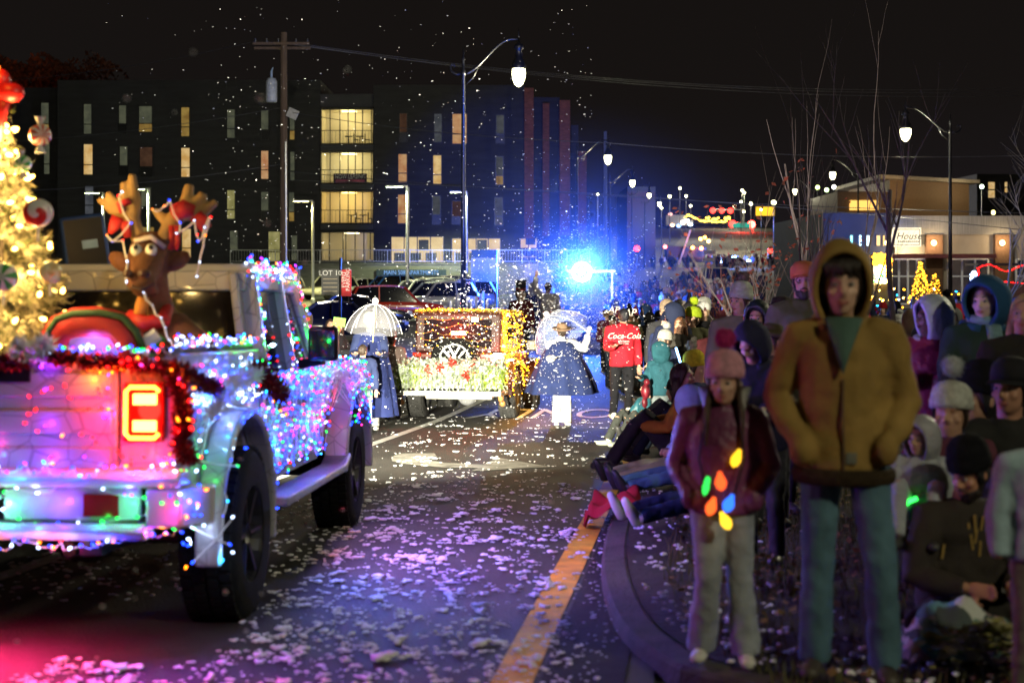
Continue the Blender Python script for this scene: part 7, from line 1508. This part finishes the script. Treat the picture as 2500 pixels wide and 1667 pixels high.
bare_tree(at(1895, 19), 3.6, 8, 'bare shrub with a few dark red leaves left of the orange cap', .45, M['darkbark'], 2, 4, .02, .8, 'shrub', (3, 5), leaves=(lv, 90))
bare_tree(at(1800, 24), 2.9, 9, 'brown twiggy shrub behind the white bobble hat', .45, mat('rust_twig', (.14, .05, .035), rough=.9), 2, 6, .015, .8, 'shrub', (4, 6), leaves=(lv, 60))
bare_tree(at(1970, 30), 5.0, 13, 'slim bare tree with red leaves under the right row of lamps', .4, M['darkbark'], 2, 2, .02, .9, kids=(3, 4), leaves=(lv, 80))
# dark tree mass behind the left wing, catching orange street light
o = empty('dark_tree', P(110, 200, 150), 0, 'big dark tree with a rusty glow behind the left end of the apartment block', 'tree')
f = MB()
lx_, ly_ = 0.0, 9.0
for i in range(6400):
    d = Vector((U(-1, 1), U(-1, 1), U(-1, 1))); c = Vector((d.x * 6.2, d.y * 4, d.z * 2.6 - .6)) * (1 - .25 * math.sin(3 * d.x * 3 + d.z * 4)); e_ = Vector((U(-1, 1), U(-1, 1), U(-1, 1))) * .28; g_ = e_.orthogonal().normalized() * .16; f.add([c - e_, c + g_, c + e_, c - g_], [(0, 1, 2, 3)])
f.build('crown', mat('autumn_leaf', (.16, .05, .02), rough=.9, var=.5, vscale=.6), o); MB().lathe((0, 0, 0), [(.5, -9), (.3, 0)], 10).build('trunk', M['bark'], o)
plamp('street_glow', P(60, 185, 143), (1, .25, .05), 60, .5)
# ------------------------------------------------------------------ lights before the shop
def cone_tree(px, d, base_py, top_py, label, n_, c):
    b = P(px, base_py, d); t = P(px, top_py, d); h = t.z - b.z; o = empty('lit_cone_tree', b, 0, label, 'christmas tree', 'lit trees before the shop'); f = MB()
    for i in range(900): z = h * U(0, 1) ** 1.3; r_ = h * .24 * (1 - z / h); a = U(0, 6.28); cc = Vector((r_ * math.cos(a), r_ * math.sin(a), z)); d_ = Vector((math.cos(a), math.sin(a), -.3)); e_ = Vector((-math.sin(a), math.cos(a), 0)) * .05; f.add([cc - e_, cc + e_, cc + d_ * .25], [(0, 1, 2)])
    f.build('foliage', M['needle'], o); MB().lathe((0, 0, 0), [(.08, -.4), (.05, h * .8)], 8).build('trunk', M['bark'], o)
    pts = []
    for i in range(n_): t_ = i / n_; z = h * t_; r_ = h * .26 * (1 - t_) + .03; a = i * .75; pts.append((b + Vector((r_ * math.cos(a), r_ * math.sin(a), z)), c))
    return light_string('lights on the ' + label, pts, None, r=.032, cable=False, keep=0)
cone_tree(2248, 66, 742, 640, 'amber cone tree before the shop window', 150, 'amberlo'); cone_tree(2283, 60, 752, 672, 'smaller amber cone tree right of the first one', 90, 'amberlo')
pts = []
for q in range(170):
    px = 2136 + U(0, 38); py = U(622, 646); pts.append((P(px, py, 68), 'amber'))
light_string('panel of yellow lights at the top of the booth before the shop', pts, None, r=.05, cable=False, keep=0)
pts = [(P(2138 + U(0, 34), U(650, 692), 68), random.choice(['warm', 'warm', 'green', 'white'])) for q in range(120)]
light_string('curtain of pale green lights below the yellow panel', pts, None, r=.045, cable=False, keep=0)
bo_ = empty('light_booth', P(2155, 745, 68.3), 0, 'small booth frame behind the curtain of yellow and green lights', 'booth'); f = MB()
for x in (-.42, .42):
    for y in (0, .8): f.bx(x - .04, x + .04, y - .04, y + .04, 0, 2.4)
f.bx(-.46, .46, -.04, .84, 2.4, 2.46); f.build('frame', M['steel'], bo_); f = MB(); f.bx(-.40, .40, .04, .06, 0, 2.38); f.build('panel', mat('booth_panel', (.05, .05, .03)), bo_)
pts = []
for t in np.linspace(0, 1, 40): pts.append((P(2390 + 130 * t, 655 - 8 * math.sin(t * 9), 62), 'red'))
for t in np.linspace(0, 1, 22): pts.append((P(2388, 655 + 35 * t, 62), 'red'))
for t in np.linspace(0, 1, 24): pts.append((P(2440 + 80 * t, 688 + 6 * t, 60), 'red'))
light_string('red rope of lights outlining a stall at the right edge', pts, None, r=.022, keep=0, cr_=.01, cmat=M['blackmetal'])
o = empty('market_stall', P(2455, 750, 63), 0, 'dark stall behind the red rope lights at the right edge', 'stall'); f = MB(); f.bx(-1.15, 1.15, 0, 1.6, 0, 1.05); f.build('counter', M['brownwall'], o); f = MB()
for x in (-1.15, 1.15): f.bx(x - .04, x + .04, 0, .08, 1.05, 1.85)
f.bx(-1.25, 1.25, -.1, 1.7, 1.85, 1.95); f.build('roof', M['facade'], o)
pts = [(P(2380 + U(-8, 6), U(662, 700), 64), 'white') for q in range(40)]; light_string('short column of white lights left of the red stall', pts, None, r=.04, keep=0, cable=False)
pts = [(P(2030 + U(0, 420), 745 + U(-18, 6) - (20 if q % 3 == 0 else 0), U(48, 60)), random.choice(['amber', 'amber', 'warm', 'cyan', 'white'])) for q in range(110)]
light_string('scattered warm ground lights along the front of the shop crowd', pts, None, r=.028, keep=0, cable=False)
# ------------------------------------------------------------------ foam flakes
_ico = [Vector(v).normalized() for v in [(0, 1, 1.6), (0, -1, 1.6), (0, 1, -1.6), (0, -1, -1.6), (1, 1.6, 0), (-1, 1.6, 0), (1, -1.6, 0), (-1, -1.6, 0), (1.6, 0, 1), (-1.6, 0, 1), (1.6, 0, -1), (-1.6, 0, -1)]]
_if = [(0, 1, 8), (0, 8, 4), (0, 4, 5), (0, 5, 9), (0, 9, 1), (1, 6, 8), (8, 6, 10), (8, 10, 4), (4, 10, 2), (4, 2, 5), (5, 2, 11), (5, 11, 9), (9, 11, 7), (9, 7, 1), (1, 7, 6), (3, 6, 7), (3, 10, 6), (3, 2, 10), (3, 11, 2), (3, 7, 11)]
def flake(f, p, s, flatz=1.0, lobes=2):
    for q in range(lobes):
        c = p + Vector((U(-1, 1), U(-1, 1), U(-.4, .4) * flatz)) * s * (1.15 if q else 0); k_ = s * U(.5, 1.0); sx_, sy_ = U(.6, 1.5), U(.6, 1.5)
        f.add([c + Vector((v.x * sx_ * U(.8, 1.2), v.y * sy_, v.z * flatz * U(.7, 1.1))) * k_ for v in _ico], _if)
f = MB()
def lowpx(px): return G(px, 1100)
lx_, ly_ = 0.0, 9.0
for i in range(6400):                     # on the road, thick beside the pickup and thinner towards the kerb
    py = 1015 + 680 * U(0, 1) ** 1.25; t = (py - 1015) / 650
    lo = max(60, 900 - 900 * max(0, t - .18) * 1.15); hi = 1500 - 140 * t
    px = lo + (hi - lo) * (U(0, 1) ** (1 + .5 * t))
    if py < 1240 and px < 850 or py < 1190 and U(0, 1) < .45: continue
    x, y, _ = G(px, py)
    if abs(x - (-2.3)) < .96 and 6.3 < y < 11.8: continue
    if i and U(0, 1) < .62: x, y = lx_ + random.gauss(0, .05), ly_ + random.gauss(0, .05)
    lx_, ly_ = x, y
    s = min(.020, .0068 * math.exp(random.gauss(0, .5))) * (.85 if py < 1200 else 1.3 if py < 1450 else 1.0) * (1.6 if U(0, 1) < .12 else 1) * (1 if py > 1250 else .85); flake(f, Vector((x, y, gz(y) + .014 + s * .25)), s, .45, random.choice([2, 3, 4, 5, 7, 9]))
for i in range(700): x = U(-3.2, -1.2); y = U(7.8, 13); s = U(.008, .022); flake(f, Vector((x, y, gz(y) + .014 + s * .25)), s, .45, 2)
tag(f.build('foam_on_road', M['foamroad'], smooth=True), 'clumps of white foam flakes scattered over the road', 'foam', kind='stuff')
f = MB()
for i in range(420): q = random.choice(KB[4:40]); x = q.x + .2 + abs(random.gauss(0, .5)); y = q.y + U(-.2, .2); s = U(.008, .02); flake(f, Vector((x, y, gz(y) + .135 + s * .3)), s, .6, 2)
tag(f.build('foam_on_bed', M['foamroad'], smooth=True), 'foam flakes lying on the mulch of the planting bed', 'foam', kind='stuff')
f = MB()
def air(px, py, d, s): flake(f, P(px, py, d), s, 1, random.choice([1, 1, 2, 2, 3]))
n_ = 0
while n_ < 5200:                          # cloud round the blue light and the off-roader
    px, py = random.gauss(1330, 150), random.gauss(800, 115); d = U(14, 42)
    p = P(px, py, d)
    if p.z < gz(d) + .02 or px < 740 or px > 1640: continue
    air(px, py, d, U(.004, .012) * (1.7 if U(0, 1) < .08 else 1) * (d / 24) ** .5); n_ += 1
for i in range(3000): px, py = random.gauss(1430, 60), random.gauss(690, 65); d = U(30, 42.4); air(px, py, d, U(.006, .015))
for i in range(900):
    px, py = random.gauss(1110, 150), random.gauss(850, 75); d = U(16, 23.6)
    if P(px, py, d).z > gz(d): air(px, py, d, U(.003, .008))
for i in range(850):                      # sparse drift high over the street
    px, py = U(250, 1450), 690 * U(0, 1) ** .8; d = U(15, 38)
    if U(0, 1) < .25 + .75 * (px > 500): air(px, py, d, U(.004, .012) * d / 24)
tag(f.build('falling_foam', M['foam'], smooth=True), 'white foam flakes drifting through the air over the street', 'foam', kind='stuff')
f = MB()                                  # near flakes out of focus
for px, py, d in [(545, 1283, 4.2), (500, 1340, 3.6), (120, 1225, 4.8), (540, 1030, 4.6), (330, 1460, 4.0), (330, 1390, 4.4), (195, 1375, 4.6), (550, 1445, 4.2), (640, 1450, 4.6), (840, 1245, 5.2), (1060, 1490, 4.6), (470, 127, 3.2), (640, 243, 2.8), (426, 274, 4.4), (652, 546, 3.8), (745, 640, 4.6), (848, 170, 3.6), (309, 240, 3.4), (1320, 960, 5.6), (1345, 1225, 5.2), (900, 1500, 4.6), (590, 1120, 5.0), (250, 1480, 3.9), (690, 1460, 4.5), (1090, 1535, 4.0), (600, 1540, 4.4), (40, 1565, 4.2), (420, 1190, 5.2), (235, 1605, 4.5)]: flake(f, P(px, py, d), U(.004, .007), 1, 2)
tag(f.build('near_foam', M['foam'], smooth=True), 'few foam flakes drifting close in front, blurred', 'foam', kind='stuff')
f = MB()
for i in range(13000):
    x, y = U(.6, 5.5), U(4.9, 13)
    if x < kerbx(y) + .62 and y > 8 or x < .85 + .25 * (6.5 - y) * (y < 6.5): continue
    c = Vector((x, y, gz(y) + .08)); b_ = Vector((U(-.03, .03), U(-.03, .03), U(.05, .12))); e_ = Vector((U(-1, 1), U(-1, 1), 0)).normalized() * .005; f.add([c - e_, c + e_, c + b_ * .6 + e_ * .7, c + b_ * 1.0 + b_.cross(Vector((0, 0, .2))), c + b_ * .6 - e_ * .7], [(0, 1, 2, 3, 4)])
tag(f.build('grass', mat('winter_grass', (.10, .095, .035), rough=.9, var=.5, vscale=12)), 'sparse dark winter grass on the planting bed', 'grass', kind='stuff')
f = MB()
for i in range(420): y = U(5.2, 14); x = kerbx(y) + U(.1, .42); s = .006 * math.exp(random.gauss(0, .45)); flake(f, Vector((x, y, gz(y) + .016 + s * .25)), s, .45, random.choice([2, 3, 4]))
tag(f.build('foam_in_gutter', M['foamroad'], smooth=True), 'small foam flecks lying between the yellow line and the kerb', 'foam', kind='stuff')
# fallen leaves and tufts on the bed
f = MB()
for i in range(2600):
    x, y = U(.7, 5.5), U(4.9, 12); 
    if x < kerbx(y) + .65 and y > 8 or x < .85 + .25 * (6.5 - y) * (y < 6.5): continue
    c = Vector((x, y, gz(y) + .13 + U(0, .03))); d = Vector((U(-1, 1), U(-1, 1), U(-.2, .5))).normalized(); L = U(.03, .07); e_ = d.cross(Vector((U(-.4, .4), U(-.4, .4), 1))).normalized() * L * .38; f.add([c, c + d * L * .5 - e_, c + d * L + Vector((0, 0, U(0, .01))), c + d * L * .5 + e_], [(0, 1, 2, 3)])
tag(f.build('fallen_leaves', mat('leaf_litter', (.20, .12, .04), rough=.9, var=.7, vscale=25)), 'brown fallen leaves covering the planting bed', 'leaves', kind='stuff')
f = MB(); pl = empty('ground_plant', at(2430, 5.75) + Vector((0, 0, .04)), 0, 'low leafy plant with rounded yellow green leaves at the bottom right', 'plant')
for i in range(520):
    a, r_ = U(0, 6.28), abs(random.gauss(0, .15)); c = Vector((r_ * math.cos(a), r_ * math.sin(a), max(.01, .16 - r_ * .35 + U(-.03, .03)))); d = Vector((math.cos(a) + U(-.5, .5), math.sin(a) + U(-.5, .5), U(-.2, .6))).normalized(); L = U(.025, .055); e_ = d.cross(Vector((U(-.3, .3), U(-.3, .3), 1))).normalized() * L * .45
    f.add([c, c + d * L * .35 - e_, c + d * L * .8 - e_ * .7, c + d * L, c + d * L * .8 + e_ * .7, c + d * L * .35 + e_], [(0, 1, 2, 3, 4, 5)])
f.build('leaves', mat('yellow_green_leaf', (.26, .24, .06), rough=.7, var=.5, vscale=18), pl); f = MB()
for i in range(24): a = U(0, 6.28); f.tube([(0, 0, 0), (.08 * math.cos(a), .08 * math.sin(a), .08), (.15 * math.cos(a), .15 * math.sin(a), .11)], .003, 4)
f.build('stems', M['bark'], pl)
# ------------------------------------------------------------------ foam mist hanging round the blue light
mm = bpy.data.materials.new('foam_mist'); mm.use_nodes = True; n = mm.node_tree.nodes; n.clear(); l = mm.node_tree.links
o_ = n.new('ShaderNodeOutputMaterial'); v = n.new('ShaderNodeVolumePrincipled'); v.inputs['Color'].default_value = (.55, .75, 1, 1); v.inputs['Anisotropy'].default_value = .3  # blue of the spotlight is put into the mist colour
t = n.new('ShaderNodeTexCoord'); mp = n.new('ShaderNodeMapping'); mp.inputs['Scale'].default_value = (1 / 6.5, 1 / 10, 1 / 5.5); l.new(t.outputs['Object'], mp.inputs[0])
ln = n.new('ShaderNodeVectorMath'); ln.operation = 'LENGTH'; l.new(mp.outputs[0], ln.inputs[0])
mr = n.new('ShaderNodeMapRange'); mr.inputs[1].default_value = 0; mr.inputs[2].default_value = .98; mr.inputs[3].default_value = 1; mr.inputs[4].default_value = 0; l.new(ln.outputs['Value'], mr.inputs[0])
pw = n.new('ShaderNodeMath'); pw.operation = 'POWER'; pw.inputs[1].default_value = 2.2; l.new(mr.outputs[0], pw.inputs[0])
ml = n.new('ShaderNodeMath'); ml.operation = 'MULTIPLY'; ml.inputs[1].default_value = .014; l.new(pw.outputs[0], ml.inputs[0]); p2 = n.new('ShaderNodeMath'); p2.operation = 'POWER'; p2.inputs[1].default_value = 14; l.new(mr.outputs[0], p2.inputs[0]); m2 = n.new('ShaderNodeMath'); m2.operation = 'MULTIPLY_ADD'; m2.inputs[1].default_value = .25; l.new(p2.outputs[0], m2.inputs[0]); l.new(ml.outputs[0], m2.inputs[2]); l.new(m2.outputs[0], v.inputs['Density'])  # dense core imitates the lamp's bloom on top of the real mist
l.new(v.outputs[0], o_.inputs['Volume'])
f = MB(); f.ell((0, 0, 0), (6.5, 10, 5.5), 24, 14); o = f.build('foam_mist', mm); o.location = P(1425, 664, 42.6); tag(o, 'fine blue lit foam mist round the spotlight', 'mist', kind='stuff')
